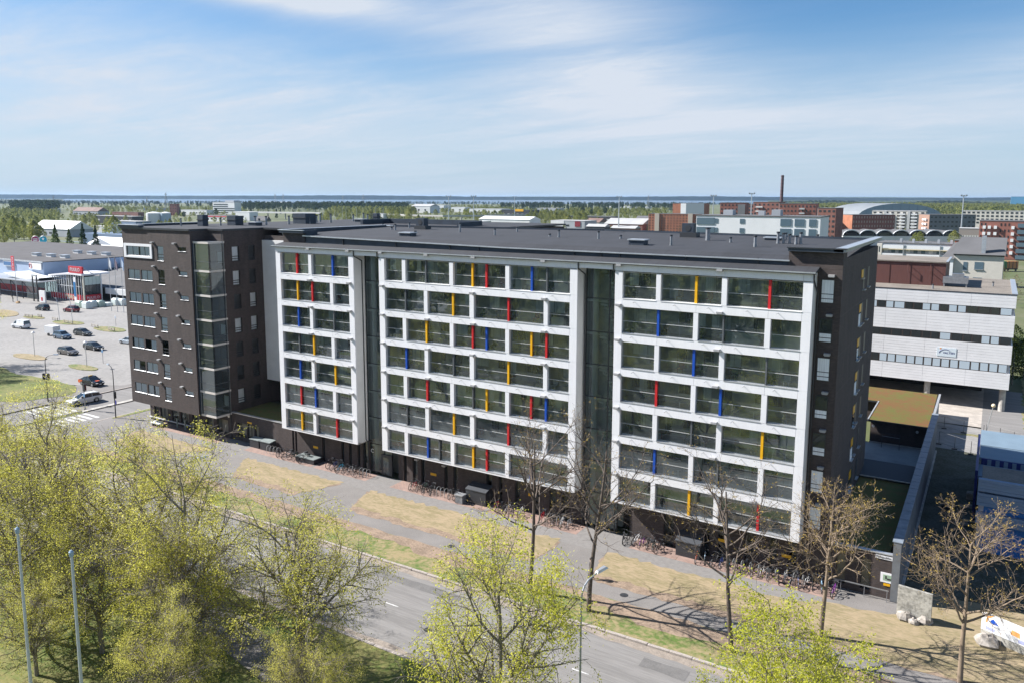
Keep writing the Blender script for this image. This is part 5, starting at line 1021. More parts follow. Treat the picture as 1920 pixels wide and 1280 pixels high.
far('tank_hall', 'pale blue hall at the edge of the far woods', 'building', 1896, 1990, 369.5, 2300, 40, mat('sky_blue_wall', (.08, .25, .42), .6), roof_g)
# chimney of the heating plant
ch = thing('chimney', 'tall slender brown brick chimney rising above the red brick blocks', 'chimney', at(1465.5, 640)); zc_ = zat(1465.5, 329, 640)
link('stack', MB().tube((0, 0, 0), (0, 0, zc_), 1.5, 1.1, 12).mesh('stack', mat('stack_brown', (.10, .055, .06), .8)), ch, local=True)
for i in range(7): link('ring', MB().tube((0, 0, zc_ * (.62 + i * .06)), (0, 0, zc_ * (.62 + i * .06) + .3), 1.35, 1.35, 12).mesh('ring', metal_d), ch, local=True)
# industrial quarter, each shed by itself
S = [
 ('hall', 'long hall with bright white roof behind the spruces', 'hall', 55, 142, 428, 610, 40, shed_g, roof_w, 6), ('hall', 'long low white hall beside the bright white roof', 'hall', 140, 202, 424, 680, 30, shed_w, roof_l, 0),
 ('house', 'pale gabled hall with white roof and brown sign board behind the store roof', 'hall', 158, 250, 459, 430, 24, mat('pale_board', (.48, .52, .58), .7), roof_w, 4.2),
 ('shed', 'small white shed below the pine wood', 'shed', 80, 108, 391, 1500, 20, shed_w, roof_w, 0), ('hall', 'wide hall with faded brown roof among birches', 'hall', 135, 192, 396, 1250, 40, shed_g, roof_br, 6), ('hall', 'long dark hall with pale upper wall behind the birches', 'hall', 172, 262, 405, 900, 30, shed_d, roof_l, 0),
 ('shed', 'blue-grey shed near the water seen under the pylon', 'shed', 268, 312, 391, 1700, 30, shed_b, roof_g, 0), ('hall', 'pale low hall between brick tower and white office', 'hall', 333, 398, 394, 1300, 30, shed_w, roof_l, 0), ('hall', 'white hall with a thin red stripe on its wall', 'hall', 384, 440, 404, 960, 25, shed_w, roof_g, 0),
 ('shed', 'pale shed on top of the pine wood', 'shed', 498, 552, 379, 2300, 30, shed_w, roof_w, 0), ('hall', 'white workshop with sawtooth side at the edge of the pine wood', 'hall', 770, 806, 387, 1500, 30, shed_w, roof_l, 4), ('shed', 'bright white box shed at the pine wood edge', 'shed', 795, 832, 385, 1700, 25, shed_w, roof_w, 0),
 ('hall', 'low pale hall left of the black shop', 'hall', 880, 940, 392, 1350, 30, shed_w, roof_l, 0), ('hall', 'white hall beneath the flyover lamp posts', 'hall', 846, 872, 389, 1600, 20, shed_w, roof_w, 0), ('shop', 'black shop box with bright yellow sign', 'shop', 941, 992, 394.5, 1150, 30, shed_d, shed_d, 0),
 ('hall', 'row of white storage halls in front of the birch grove', 'hall', 898, 993, 411, 800, 22, shed_w, roof_w, 3), ('hall', 'grey hall below the pine wood beyond the birch grove', 'hall', 1006, 1044, 391, 1500, 30, shed_g, roof_l, 0), ('warehouse', 'grey and white warehouse with dark red sign', 'warehouse', 1033, 1097, 414, 760, 26, shed_g, roof_l, 0),
 ('shed', 'sandy shed right of the grey warehouse', 'shed', 1097, 1124, 417, 800, 20, cpl, roof_br, 4), ('hall', 'low black hall behind the sandy shed', 'hall', 1068, 1146, 406, 1000, 22, shed_d, roof_g, 0), ('warehouse', 'red-brown long shed with pale metal roof', 'warehouse', 1134, 1206, 420, 720, 30, brk_d, roof_l, 5),
 ('house', 'white row house with dark tiled roof beside the orange flats', 'house', 1192, 1218, 413, 760, 14, shed_w, roof_g, 4), ('shed', 'low rust-coloured shed in front of the red-brown long shed', 'shed', 1146, 1192, 428, 640, 12, mat('rust_wall', (.25, .14, .10), .8), roof_l, 2),
 ('hall', 'long white hall near the lake behind the birch grove', 'hall', 1134, 1215, 388, 2300, 40, shed_w, roof_w, 0), ('house', 'small grey house with pointed roof beyond the tower roof', 'house', 478, 502, 414, 520, 8, tan, roof_g, 3), ('hall', 'pale flat hall beyond the tower roof with long lit wall', 'hall', 440, 472, 398, 1000, 30, shed_w, roof_w, 0),
 ('hall', 'blue-grey hall left of the white gabled hall', 'hall', 205, 262, 415, 640, 30, shed_b, roof_l, 0), ('shed', 'white shed by the flyover ramp', 'shed', 690, 724, 401, 1000, 16, shed_w, roof_l, 0), ('hall', 'dark shed with lit gable by the rail yard', 'hall', 1100, 1135, 425, 640, 10, shed_d, roof_l, 2),
 ('hall', 'pale green storage hall by the rail yard fence', 'hall', 846, 900, 415, 720, 18, mat('pale_green_wall', (.46, .55, .48), .7), roof_w, 0), ('hall', 'low brown hall beside the two storage tanks', 'hall', 208, 268, 398, 1100, 20, brk_d, roof_br, 0),
]
for nm, lb, ct, a, b, py, D, dp, wm, rm, gb in S:
    t = far(nm, lb, ct, a, b, py, D, dp, wm, rm, gable=gb)
    w, H = t['w'], t['H']; nq = max(2, int(w / 7))
    me = MB().box(-w / nq * .25, w / nq * .25, -.12, -.01, 0, max(.5, H * .22)).mesh('window', fwin if wm is not shed_d else fwin_l)
    for q in range(nq):
        if R.random() < .75: o = link('window', me, t, local=True); o.location = (-w / 2 + w * (q + .5) / nq, 0, H * .35)
    if 'yellow sign' in lb: addto(t, 'yellow_sign', yellow, w * .0, w * .3, -.4, -.13, H - 1.6, H + 1.6)
    if 'dark red sign' in lb: addto(t, 'red_sign', mat('sign_darkred', (.22, .02, .03), .5), w * .22, w * .38, -.4, -.13, H * .35, H * .95); addto(t, 'grey_half', shed_w, -w / 2, -w * .1, -.2, -.125, 0, H)
    if 'red stripe' in lb: addto(t, 'red_stripe', sred, -w / 2, w / 2, -.3, -.13, H * .75, H * .9)
    if 'brown sign board' in lb: addto(t, 'sign_board', mat('sign_brown', (.24, .13, .12), .7), -w * .27, -w * .02, -3, -2.8, H * .1, H + .6); link('gable', MB().poly([(-w / 2, -.02, H), (w * .18, -.02, H), (-w * .16, -.02, H + 3.6)]).mesh('gable', wm), t, local=True)
# long blue store with striped white roof
t = far('store', 'long blue-grey store with white striped roof and red fence behind the grey store', 'store', -60, 96, 461, 420, 60, mat('store_blue', (.20, .25, .36), .6), roof_w, 1, 16, .0, .6, .28, fwin, 1.0); w, H = t['w'], t['H']
for i in range(3): addto(t, 'roof_strip', shed_b, -w / 2, w / 2, 12 + i * 16, 14 + i * 16, H + .4, H + .5)
addto(t, 'red_fence', sred, -w / 2, w * .47, -6, -5.8, 0, 1.4); addto(t, 'rear_hall', shed_b, -w / 2, w * .1, 60.2, 75, 0, H + 4.5)
for px, m_, lb in ((60, mat('sign_plum', (.30, .03, .10), .5), 'round plum-red sign on mast before the striped white roof'), (75, mat('sign_teal', (.0, .30, .42), .5), 'round teal sign on mast before the striped white roof')):
    p = at(px, 395); z = zat(px, 450, 395); t = thing('round_sign', lb, 'sign', p, math.atan2(at(80, 395).y - at(60, 395).y, at(80, 395).x - at(60, 395).x))
    link('disc', MB().disc((0, 0, z), 1.85, 'y', 20, .3).mesh('disc', m_), t, local=True); link('rim', MB().torus((0, 0, z), 1.88, .14, 'y', 20, 4).mesh('rim', white), t, local=True); link('mast', MB().tube((0, .3, 0), (0, .3, z), .16).mesh('mast', metal_g), t, local=True)
    link('print', (MB().box(-1.2, 1.2, -.2, -.16, z + .15, z + .55).box(-1.0, 1.0, -.2, -.16, z - .65, z - .25) if px == 60 else MB().poly([(-.7, -.2, z + .9), (.7, -.2, z + .9), (.25, -.2, z - .2), (-.25, -.2, z - .2)])).mesh('print', white2), t, local=True)
# office with window bands, brick tower, storage tanks
t = far('office_building', 'white office block with dark window bands near the lake', 'office', 398, 448, 380, 1350, 30, shed_w, roof_l, 0, 0, .0); w, H = t['w'], t['H']
for r in range(5): addto(t, 'window_band', fwin, -w / 2 + (0 if r % 2 else w * .05), w * (.5 if r in (1, 2) else .2), -.3, -.01, H * (.12 + r * .17), H * (.12 + r * .17) + 1.4)
addto(t, 'roof_house', shed_g, -w * .1, w * .3, 8, 20, H + .4, H + 3.4)
far('brick_tower', 'square brick tower beside the white storage tanks', 'tower', 317, 333, 383, 1250, 14, brk_r, roof_g, 4, 3, .2, .3, .3)
for i, (a, b, lb) in enumerate(((273, 300, 'wide white storage tank farther from the brick tower'), (300, 318, 'grey-blue storage tank with domed top beside the brick tower'))):
    p = at((a + b) / 2, 880); r = (b - a) / 2 * 880 / 1463; z = zat((a + b) / 2, 400, 880); t = thing('storage_tank', lb, 'tank', p)
    link('shell', MB().tube((0, 0, 0), (0, 0, z), r, r, 20).mesh('shell', shed_w if i == 0 else mat('tank_blue', (.35, .43, .52), .6)), t, local=True); link('dome', MB().tube((0, 0, z), (0, 0, z + 1.5), r, r * .2, 20).mesh('dome', shed_w), t, local=True)
# flyover
fl = thing('flyover', 'long concrete road flyover on round piers with pale parapets', 'bridge', at(860, 1000)); pts = [at(px, D) + Vector((0, 0, zat(px, py, D))) for px, py, D in ((700, 401, 1080), (760, 404, 1020), (830, 405.5, 980), (900, 405, 970), (960, 403.5, 980), (1010, 403, 1020))]
fb_ = MB()
for p, q in zip(pts[:-1], pts[1:]):
    n_ = Vector((q.y - p.y, -(q.x - p.x), 0)).normalized() * -5; fb_.add([p, q, q + n_, p + n_] + [v - Vector((0, 0, 1.2)) for v in (p, q, q + n_, p + n_)], [(0, 1, 2, 3), (7, 6, 5, 4), (0, 4, 5, 1), (2, 6, 7, 3)])
    MB().add([p, q, q + Vector((0, 0, 1)), p + Vector((0, 0, 1))], [(0, 1, 2, 3)]).build('parapet', mat('parapet_pale', (.5, .5, .5), .7), fl); MB().tube(((p.x + q.x) / 2, (p.y + q.y) / 2, 0), ((p.x + q.x) / 2, (p.y + q.y) / 2, min(p.z, q.z) - 1.2), .9, .9, 8).build('pier', concrete, fl)
fb_.build('deck', concrete, fl)
fl2 = thing('flyover', 'straight pale flyover ramp passing behind the tower block roof', 'bridge', at(520, 1050)); p, q = at(436, 1100) + Vector((0, 0, zat(436, 397, 1100))), at(600, 1000) + Vector((0, 0, zat(600, 399, 1000))); MB().add([p, q, q - Vector((0, 0, 1.8)), p - Vector((0, 0, 1.8)), p + Vector((-4, 8, 0)), q + Vector((-4, 8, 0))], [(0, 1, 2, 3), (0, 4, 5, 1)]).build('deck', mat('parapet_pale', (.5, .5, .5)), fl2)
for k in range(1, 5): v = p.lerp(q, k / 5); MB().tube((v.x, v.y + 3, 0), (v.x, v.y + 3, v.z - 1.8), .9, .9, 8).build('pier', concrete, fl2)
# fence wall of the rail yard, freight wagons
fw = thing('fence', 'long pale rail yard fence below the storage halls', 'fence', at(1080, 600)); p, q = at(985, 610), at(1180, 590); n_ = 16
for k in range(n_): a, b = p.lerp(q, k / n_), p.lerp(q, (k + .97) / n_); MB().add([(a.x, a.y, 0), (b.x, b.y, 0), (b.x, b.y, 4.2), (a.x, a.y, 4.2), (a.x - .1, a.y + .3, 0), (b.x - .1, b.y + .3, 0), (b.x - .1, b.y + .3, 4.2), (a.x - .1, a.y + .3, 4.2)], [(0, 1, 2, 3), (3, 2, 6, 7), (5, 4, 7, 6)]).build('panel', mat('fence_cream', (.55, .50, .42), .8, n=.3, amt=.12), fw)
for i, (a, b, m_, lb) in enumerate(((1886, 1899, mat('wagon_green', (.10, .28, .12), .6), 'green freight wagon just right of the cream house'), (1900, 1921, mat('wagon_orange', (.45, .20, .08), .6), 'orange freight wagon coupled behind the green one'))):
    p, q = at(a, 330), at(b, 330); t = thing('freight_wagon', lb, 'wagon', (p + q) / 2, math.atan2(q.y - p.y, q.x - p.x)); w = (q - p).length
    link('body', MB().box(-w / 2, w / 2, 0, 2.8, 1.2, 4.2).mesh('body', m_), t, local=True); link('chassis', MB().box(-w / 2, w / 2, .2, 2.6, .7, 1.19).mesh('chassis', metal_d), t, local=True)
    for k in range(3): link('rib', MB().box(-w / 2 + w * (k + .5) / 3 - .1, -w / 2 + w * (k + .5) / 3 + .1, -.1, -.005, 1.2, 4.2).mesh('rib', metal_d), t, local=True)
    for s in (-.35, .35): link('wheel', MB().disc((w * s, .4, .45), .45, 'y', 12, .12).mesh('wheel', metal_d), t, local=True)
# lattice of masts, pylons and lamp columns on the skyline
def mast(px, py, D, lb):
    z = zat(px, py, D); t = thing('floodlight_mast', lb, 'light mast', at(px, D), math.atan2(at(px + 10, D).y - at(px, D).y, at(px + 10, D).x - at(px, D).x))
    link('pole', MB().tube((0, 0, 0), (0, 0, z), .55, .28, 8).mesh('pole', metal_l), t, local=True); link('head', MB().box(-1.8, 1.8, -.2, .2, z - .3, z).box(-2.2, -1.2, -.5, .3, z + .003, z + .8).box(1.2, 2.2, -.5, .3, z + .003, z + .8).box(-.4, .4, -.5, .3, z + .003, z + .6).mesh('head', metal_g), t, local=True)
for px, py, D, lb in ((841, 369, 640, 'tall floodlight mast at the end of the black roof ridge'), (888, 369, 620, 'floodlight mast standing just right of the tallest roof ridge mast'), (1161, 370, 640, 'lone floodlight mast among the red-brown sheds'), (1338, 368, 560, 'floodlight mast rising behind the white flats roof'), (1409.5, 364, 560, 'floodlight mast close to the tall chimney'), (1807, 368, 520, 'floodlight mast with wide head above the grey and brown flats'), (965, 370, 900, 'slim mast above the yellow shop sign')): mast(px, py, D, lb)
def pylon(px, py, D, lb):
    z = zat(px, py, D); t = thing('pylon', lb, 'pylon', at(px, D)); b = MB(); r = z * .09
    for sx, sy in ((-1, -1), (1, -1), (1, 1), (-1, 1)): b.tube((sx * r, sy * r, 0), (sx * .4, sy * .4, z), .3, .2, 4)
    for k in range(6):
        f0, f1 = k / 6, (k + 1) / 6; r0, r1 = r + (.4 - r) * f0, r + (.4 - r) * f1; b.tube((-r0, -r0, z * f0), (r1, -r1, z * f1), .18, .18, 4); b.tube((r0, -r0, z * f0), (-r1, -r1, z * f1), .18, .18, 4)
    link('lattice', b.mesh('lattice', metal_g), t, local=True); link('crossarm', MB().box(-z * .16, z * .16, -.3, .3, z * .78, z * .8).box(-z * .12, z * .12, -.3, .3, z * .9, z * .92).mesh('crossarm', metal_g), t, local=True)
for px, py, D, lb in ((311, 362, 1500, 'steel pylon standing tallest above the lake by the brick tower'), (100, 367, 1700, 'steel pylon on the pine wood edge'), (275, 370, 2000, 'small steel pylon left of the tallest one'), (516, 364, 2000, 'steel pylon with a twin beside it over the pine wood'), (531, 364, 2100, 'twin steel pylon nearer the middle of the pine wood'), (681, 365, 1900, 'thin steel pylon in front of the far shore'), (643, 367, 2100, 'faint steel pylon over the lake left of the thin one'), (1216, 367, 1600, 'steel pylon left of the grey glass tower')): pylon(px, py, D, lb)
def column(px, py, D, lb, grp):
    z = zat(px, py, D); t = thing('street_lamp', lb, 'street lamp', at(px, D), R.uniform(0, 6), grp); link('pole', MB().tube((0, 0, 0), (0, 0, z), .22, .12, 6).mesh('pole', metal_l), t, local=True); link('arm', MB().path([(0, 0, z), (1.2, 0, z + .5), (2.4, 0, z + .4)], .12, 5).mesh('arm', metal_l), t, local=True)
for px in (598, 604, 626, 641, 648, 668, 680, 703, 718): column(px, 391, 900, 'tall lamp post on the flyover approach before the pine wood', 'lamp posts on the flyover approach')
# ================================================================== vehicles
tyre_m = mat('tyre', (.025, .025, .025)); rim_m = mat('rim', (.42, .43, .45), .3, metal=.7); car_glass = mat('car_glass', (.02, .025, .03), .05, spec=1.0)
lampf = mat('headlamp', (.7, .72, .75), .1); lampr = mat('tail_lamp', (.35, .015, .01), .2); plate = mat('number_plate', (.75, .75, .75), .5)
def paintm(n, c, metal=.3): return mat('car_' + n, c, .25, metal=metal, spec=.7)
def car(label, loc, rz, color, kd='wagon', s=1.0, extra=None):
    t = thing('parked_car' if 'driving' not in label else 'car', label, 'car', (loc[0], loc[1], loc[2] if len(loc) > 2 else 0.01), rz)
    if kd == 'van': Lh, Hh, Wd = 2.45, 1.95, .95; prof = [(-2.45, .45, 1.0), (-2.40, .5, 1.12), (-1.2, .3, 1.14), (0.6, .3, 1.12), (1.4, .3, 1.12), (2.15, .35, 1.0), (2.42, .45, .72)]; cab = [(-2.36, 1.12), (-2.25, 1.93), (0.75, 1.95), (1.75, 1.08)]
    elif kd == 'suv': Wd = .92; prof = [(-2.2, .5, .85), (-2.1, .4, 1.02), (-1.3, .28, 1.05), (0, .28, 1.03), (1.0, .28, 1.02), (1.9, .35, .92), (2.18, .5, .68)]; cab = [(-2.08, 1.02), (-1.75, 1.58), (0.2, 1.62), (1.05, 1.02)]
    elif kd == 'sedan': Wd = .89; prof = [(-2.3, .5, .72), (-2.2, .38, .92), (-1.4, .25, .95), (0, .25, .93), (1.0, .25, .92), (2.0, .32, .78), (2.3, .48, .58)]; cab = [(-1.85, .94), (-.95, 1.40), (0.15, 1.43), (1.1, .92)]
    else: Wd = .90; prof = [(-2.35, .5, .8), (-2.28, .38, .94), (-1.4, .25, .97), (0, .25, .95), (1.0, .25, .93), (2.05, .32, .80), (2.36, .48, .60)]; cab = [(-2.25, .95), (-1.85, 1.42), (0.1, 1.47), (1.1, .93)]
    b = MB(); vs = []
    for i, (x, zl, zt) in enumerate(prof):
        w = Wd * (.86 if i in (0, len(prof) - 1) else .97 if i in (1, len(prof) - 2) else 1.0)
        vs += [(x, -w * .93, zl - .06), (x, -w, (zl + zt) * .5), (x, -w * .95, zt - .05), (x, -w * .82, zt), (x, w * .82, zt), (x, w * .95, zt - .05), (x, w, (zl + zt) * .5), (x, w * .93, zl - .06)]
    n = 8; m = len(prof)
    fs = [(i * n + j, i * n + (j + 1) % n, (i + 1) * n + (j + 1) % n, (i + 1) * n + j) for i in range(m - 1) for j in range(n)] + [tuple(range(n - 1, -1, -1)), tuple((m - 1) * n + j for j in range(n))]
    b.add(vs, fs); 
    (xa, za), (xb, zb), (xc, zc), (xd, zd) = cab; wt, wb = Wd * .70, Wd * .86
    b.add([(xb, -wt, zb), (xc, -wt, zc), (xc, wt, zc), (xb, wt, zb), ((xb + xc) / 2, -wt, max(zb, zc) + .03), ((xb + xc) / 2, wt, max(zb, zc) + .03)], [(0, 4, 5, 3), (4, 1, 2, 5)])
    def pil(p, q, w=.035): b.tube(p, q, w, w, 4)
    for sgn in (-1, 1):
        pil((xa, sgn * wb, za), (xb, sgn * wt, zb)); pil((xd, sgn * wb, zd), (xc, sgn * wt, zc)); xm = (xb + xc) / 2; pil((xm, sgn * wb, (za + zd) / 2), (xm, sgn * wt, max(zb, zc)))
        pil((xb, sgn * wt, zb), (xc, sgn * wt, zc), .04)
    link('body', b.mesh('car_body', color, False), t, local=True)
    g = .012
    link('windscreen', MB().poly([(xd, -wb + g, zd), (xd, wb - g, zd), (xc, wt - g, zc - .01), (xc, -wt + g, zc - .01)]).mesh('windscreen', car_glass), t, local=True)
    link('rear_window', MB().poly([(xa, wb - g, za), (xa, -wb + g, za), (xb, -wt + g, zb - .01), (xb, wt - g, zb - .01)]).mesh('rear_window', color if kd == 'van' and False else car_glass), t, local=True)
    for sgn in (-1, 1): link('side_window', MB().poly([(xa + .02, sgn * wb, za), (xd - .02, sgn * wb, zd), (xc, sgn * (wt + .005), zc - .02), (xb, sgn * (wt + .005), zb - .02)]).mesh('side_window', color if kd == 'van' else car_glass), t, local=True)
    if kd == 'van':
        for sgn in (-1, 1): link('cab_window', MB().poly([(.45, sgn * (wb + .012), 1.16), (1.45, sgn * (wb + .012), 1.14), (.85, sgn * (wt + .03), 1.78), (.45, sgn * (wt + .03), 1.80)]).mesh('cab_window', car_glass), t, local=True)
    r = .33 if kd != 'suv' else .37
    for x in (-1.4, 1.42):
        for sgn in (-1, 1):
            w = link('wheel', MB().disc((x, sgn * (Wd - .08), r), r, 'y', 18, .22).mesh('wheel', tyre_m), t, local=True)
            link('rim', MB().disc((x, sgn * (Wd + .032), r), r * .66, 'y', 12, .012).mesh('rim', rim_m), w, local=True)
            link('wheel_arch', MB().torus((x, sgn * (Wd - .02), r + .02), r + .06, .035, 'y', 18, 4).mesh('wheel_arch', metal_d), t, local=True)
    xf, xr = prof[-1][0], prof[0][0]
    for sgn in (-1, 1):
        link('headlight', MB().cbox((xf - .10, sgn * Wd * .62, prof[-1][2] + .02), .24, .34, .12).mesh('headlight', lampf), t, local=True); link('tail_light', MB().cbox((xr + .02, sgn * Wd * .68, prof[0][2] - .02), .12, .26, .16).mesh('tail_light', lampr), t, local=True)
        link('mirror', MB().cbox((xd - .25, sgn * (Wd + .06), zd + .06), .1, .16, .1).mesh('mirror', color), t, local=True)
    link('number_plate', MB().cbox((xf + .01, 0, .42), .03, .5, .11).mesh('number_plate', plate), t, local=True); link('grille', MB().cbox((xf - .01, 0, .55), .05, .9, .10).mesh('grille', metal_d), t, local=True)
    if extra: extra(t)
    return t
car('white estate car driving towards the crossing beside the traffic island', (-44.6, 1.6, -.11), rad(-94), paintm('white', (.78, .79, .80), 0), 'wagon', extra=lambda t: [link('roof_rail', MB().tube((-1.6, s * .62, 1.5), (.0, s * .62, 1.52), .025).mesh('roof_rail', metal_d), t, local=True) for s in (-1, 1)])
def race(t):
    o = mat('car_orange', (.70, .14, .05), .3)
    link('orange_wing', MB().cbox((-1.75, -.90, .62), 1.1, .03, .5).cbox((-1.75, .90, .62), 1.1, .03, .5).cbox((-2.34, 0, .66), .06, 1.3, .34).mesh('orange_wing', o), t, local=True); link('bonnet_badge', MB().cbox((1.5, 0, .875), .5, .6, .02).mesh('bonnet_badge', o), t, local=True); link('roof_sign', MB().cbox((-.3, 0, 1.53), .25, .6, .14).mesh('roof_sign', mat('taxi_sign', (.6, .45, .2), .5)), t, local=True)
car('black sports saloon with orange rear and wing parked by the lawn', (-54.2, 8.4), rad(2), paintm('black', (.02, .021, .024)), 'sedan', extra=race)
car('grey-brown estate car parked between the two nearer grass islands', (-82.6, 20.2), rad(3), paintm('bronze', (.16, .145, .135)), 'wagon')
car('black estate car parked with nose to the brick tower', (-82.9, 25.5), rad(2), paintm('dark', (.035, .034, .034)), 'wagon')
car('dark olive estate car parked in the middle row of the car park', (-100.6, 33.4), rad(3), paintm('olive', (.085, .09, .085)), 'wagon')
car('blue-grey saloon coupled to the white box trailer', (-100.4, 28.8), rad(2), paintm('bluegrey', (.13, .19, .27)), 'suv')
car('silver-blue saloon half hidden behind the brick tower corner', (-82.9, 33.1), rad(184), paintm('silver', (.50, .56, .62)), 'sedan')
car('white delivery van parked alone at the far side of the car park', (-122.0, 31.0), rad(185), paintm('van_white', (.78, .79, .80), 0), 'van')
car('black hatchback driving past the store entrance', (-147.6, 49.2, .02), rad(182), paintm('black2', (.022, .022, .026)), 'suv')
car('dark red car driving in front of the wrapped pallets with a roof box', (-137.9, 51.6, .02), rad(192), paintm('red', (.20, .02, .025)), 'suv', extra=lambda t: link('roof_box', MB().cbox((-.4, 0, 1.78), 1.7, .8, .26).mesh('roof_box', metal_l), t, local=True))
for px, py, lb, c_ in ((12, 566, 'grey car parked close to the store canopy', (.2, .2, .22)),): pass
tr = thing('box_trailer', 'white box trailer standing behind the blue-grey saloon', 'trailer', (-106.0, 29.8, .01), rad(6))
link('body', MB().box(-1.6, 1.3, -.85, .85, .55, 2.15).mesh('body', white2), tr, local=True); link('drawbar', MB().box(1.3, 2.4, -.05, .05, .5, .6).mesh('drawbar', metal_d), tr, local=True)
for s in (-1, 1): link('wheel', MB().disc((-.2, s * .92, .32), .32, 'y', 16, .2).mesh('wheel', tyre_m), tr, local=True)
# ================================================================== lamps, signals, signs, poles
def vpole(t, h, r0=.07, r1=.05, m=metal_g, name='pole'): return link(name, MB().tube((0, 0, 0), (0, 0, h), r0, r1, 8).mesh(name, m), t, local=True)
def arm_lamp(label, x, y, h, rz, reach=1.6, head=.75, m=metal_g):
    t = thing('street_lamp', label, 'street lamp', (x, y, 0), rz); pts = [(0, 0, h - 1.1), (.06, 0, h - .6), (.30, 0, h - .2), (.7, 0, h + .02), (reach, 0, h + .12)]
    vpole(t, h - 1.1, .085, .055, m); link('arm', MB().path(pts, .05, 7).mesh('arm', m), t, local=True)
    hd = MB(); c = Vector((reach + head / 2 - .1, 0, h + .13)); hd.add([(reach - .1, -.10, h + .10), (reach + head, -.17, h + .12), (reach + head, .17, h + .12), (reach - .1, .10, h + .10), (reach, -.07, h + .24), (reach + head * .85, -.11, h + .25), (reach + head * .85, .11, h + .25), (reach, .07, h + .24)], [(0, 3, 2, 1), (4, 5, 6, 7), (0, 1, 5, 4), (1, 2, 6, 5), (2, 3, 7, 6), (3, 0, 4, 7)])
    ho = link('lamp_head', hd.mesh('lamp_head', metal_l), t, local=True); link('lens', MB().box(reach + .1, reach + head - .1, -.11, .11, h + .08, h + .1).mesh('lens', lampf), ho, local=True); return t
LYF = -25.0; p = gy(1088, 1230, LYF); hp = gy(1108, 1066, LYF + 1.9)
arm_lamp('grey street lamp on curved arm above the near kerb of the street', p.x, LYF, hp.z, rad(80), 1.5, .9, mat('lamp_grey', (.36, .38, .41), .4, metal=.3))
p = gy(338, 905, LYF); hp = gy(374, 858, LYF + 1.9); arm_lamp('street lamp with slim head rising out of the leafy trees', p.x, LYF, hp.z, rad(78), 1.5, .9)
for (px, py), lb in (((33, 998), 'tall white flagpole nearest the corner of the park'), ((134, 1042), 'tall white flagpole with blue-grey ball beside the first pole')):
    q = gy(px, py, -42.5); t = thing('flagpole', lb, 'flagpole', (q.x, -42.5, 0)); fm = mat('pole_white', (.62, .64, .66), .35); link('pole', MB().tube((0, 0, 0), (0, 0, q.z), .11, .055, 10).mesh('pole', fm), t, local=True)
    link('finial', MB().tube((0, 0, q.z), (0, 0, q.z + .22), .10, .12, 10).tube((0, 0, q.z + .221), (0, 0, q.z + .32), .12, .04, 10).mesh('finial', mat('finial', (.35, .45, .55), .3)), t, local=True)
    link('halyard', MB().tube((.13, .02, 1), (.09, .02, q.z - .1), .012, .012, 4).mesh('halyard', fm), t, local=True)
sigm = mat('signal_black', (.02, .02, .022), .5); sl_r = mat('signal_lens', (.12, .02, .02), .2)
def signal(t, z, rz, dx=.18):
    o = link('signal_head', MB().cbox((dx, 0, z), .26, .3, .95, rz).mesh('signal_head', sigm), t, local=True)
    for i in range(3): link('signal_lens', MB().disc((dx + .14, 0, z + .3 - .3 * i), .1, 'x', 10, .03).mesh('signal_lens', sl_r), o, local=True)
t = arm_lamp('dark street lamp carrying traffic lights at the crossing beside the lawn', -49.3, -1.2, gy(445 / 5.333, 560 + 565 / 5.333, -1.2).z, rad(30), 1.4, .7, metal_d); signal(t, 3.9, 0, -.35); signal(t, 3.9, 0, .35)
t = arm_lamp('dark street lamp with side signal and round blue sign near the brick tower', -32.6, -.8, gy(1147 / 5.333, 560 + 690 / 5.333, -.8).z, rad(165), 1.6, .7, metal_d); signal(t, 3.3, 0, -.25); link('round_sign', MB().disc((-.05, -.12, 2.2), .32, 'y', 14, .03).mesh('round_sign', mat('sign_blue2', (.10, .10, .45), .5)), t, local=True)
t = thing('traffic_light', 'traffic light on grey post at the tip of the traffic island', 'traffic light', (-40.5, -.6, -.1)); vpole(t, 3.6, .07, .07); link('backboard', MB().cbox((.0, 0, 3.4), .5, .08, 1.2).mesh('backboard', sigm), t, local=True); signal(t, 3.4, 0, .3); link('sign', MB().cbox((.1, -.08, 2.2), .4, .03, .45).mesh('sign', mat('sign_blue3', (.15, .3, .5), .5)), t, local=True); link('base', MB().disc((0, 0, .1), .16, 'z', 10, .2).mesh('base', metal_d), t, local=True)
def globe_lamp(label, x, y, h):
    t = thing('street_lamp', label, 'street lamp', (x, y, .1)); vpole(t, h, .06, .05, metal_l); link('hood', MB().tube((0, 0, h), (0, 0, h + .16), .30, .34, 12).tube((0, 0, h + .161), (0, 0, h + .36), .34, .08, 12).mesh('hood', white), t, local=True)
globe_lamp('car park lamp with white hood on the dry grass island', -85.5, 15.4, gy(325 / 5.333, 560 + 350 / 5.333, 15.4).z); globe_lamp('car park lamp with white hood on the island by the brick tower', -68.0, 15.5, gy(838 / 5.333, 560 + 445 / 5.333, 15.5).z)
for (x, y, h, dx), lb in (((-126.1, 42.1, 5.4, -.8), 'thin bent lamp post at the left end of the long grass island'), ((-122.0, 43.0, 5.6, -.7), 'thin leaning lamp post on the long grass island'), ((-163, 44, 6, -.1), 'plain lamp post on the sandy verge before the store')):
    t = thing('street_lamp', lb, 'street lamp', (x, y, 0)); link('pole', MB().path([(0, 0, 0), (dx * .5, 0, h * .8), (dx * 1.2, 0, h)], .06, 6).mesh('pole', metal_l), t, local=True); link('head', MB().cbox((dx * 1.2 - .2, 0, h + .05), .5, .2, .1).mesh('head', metal_l), t, local=True)
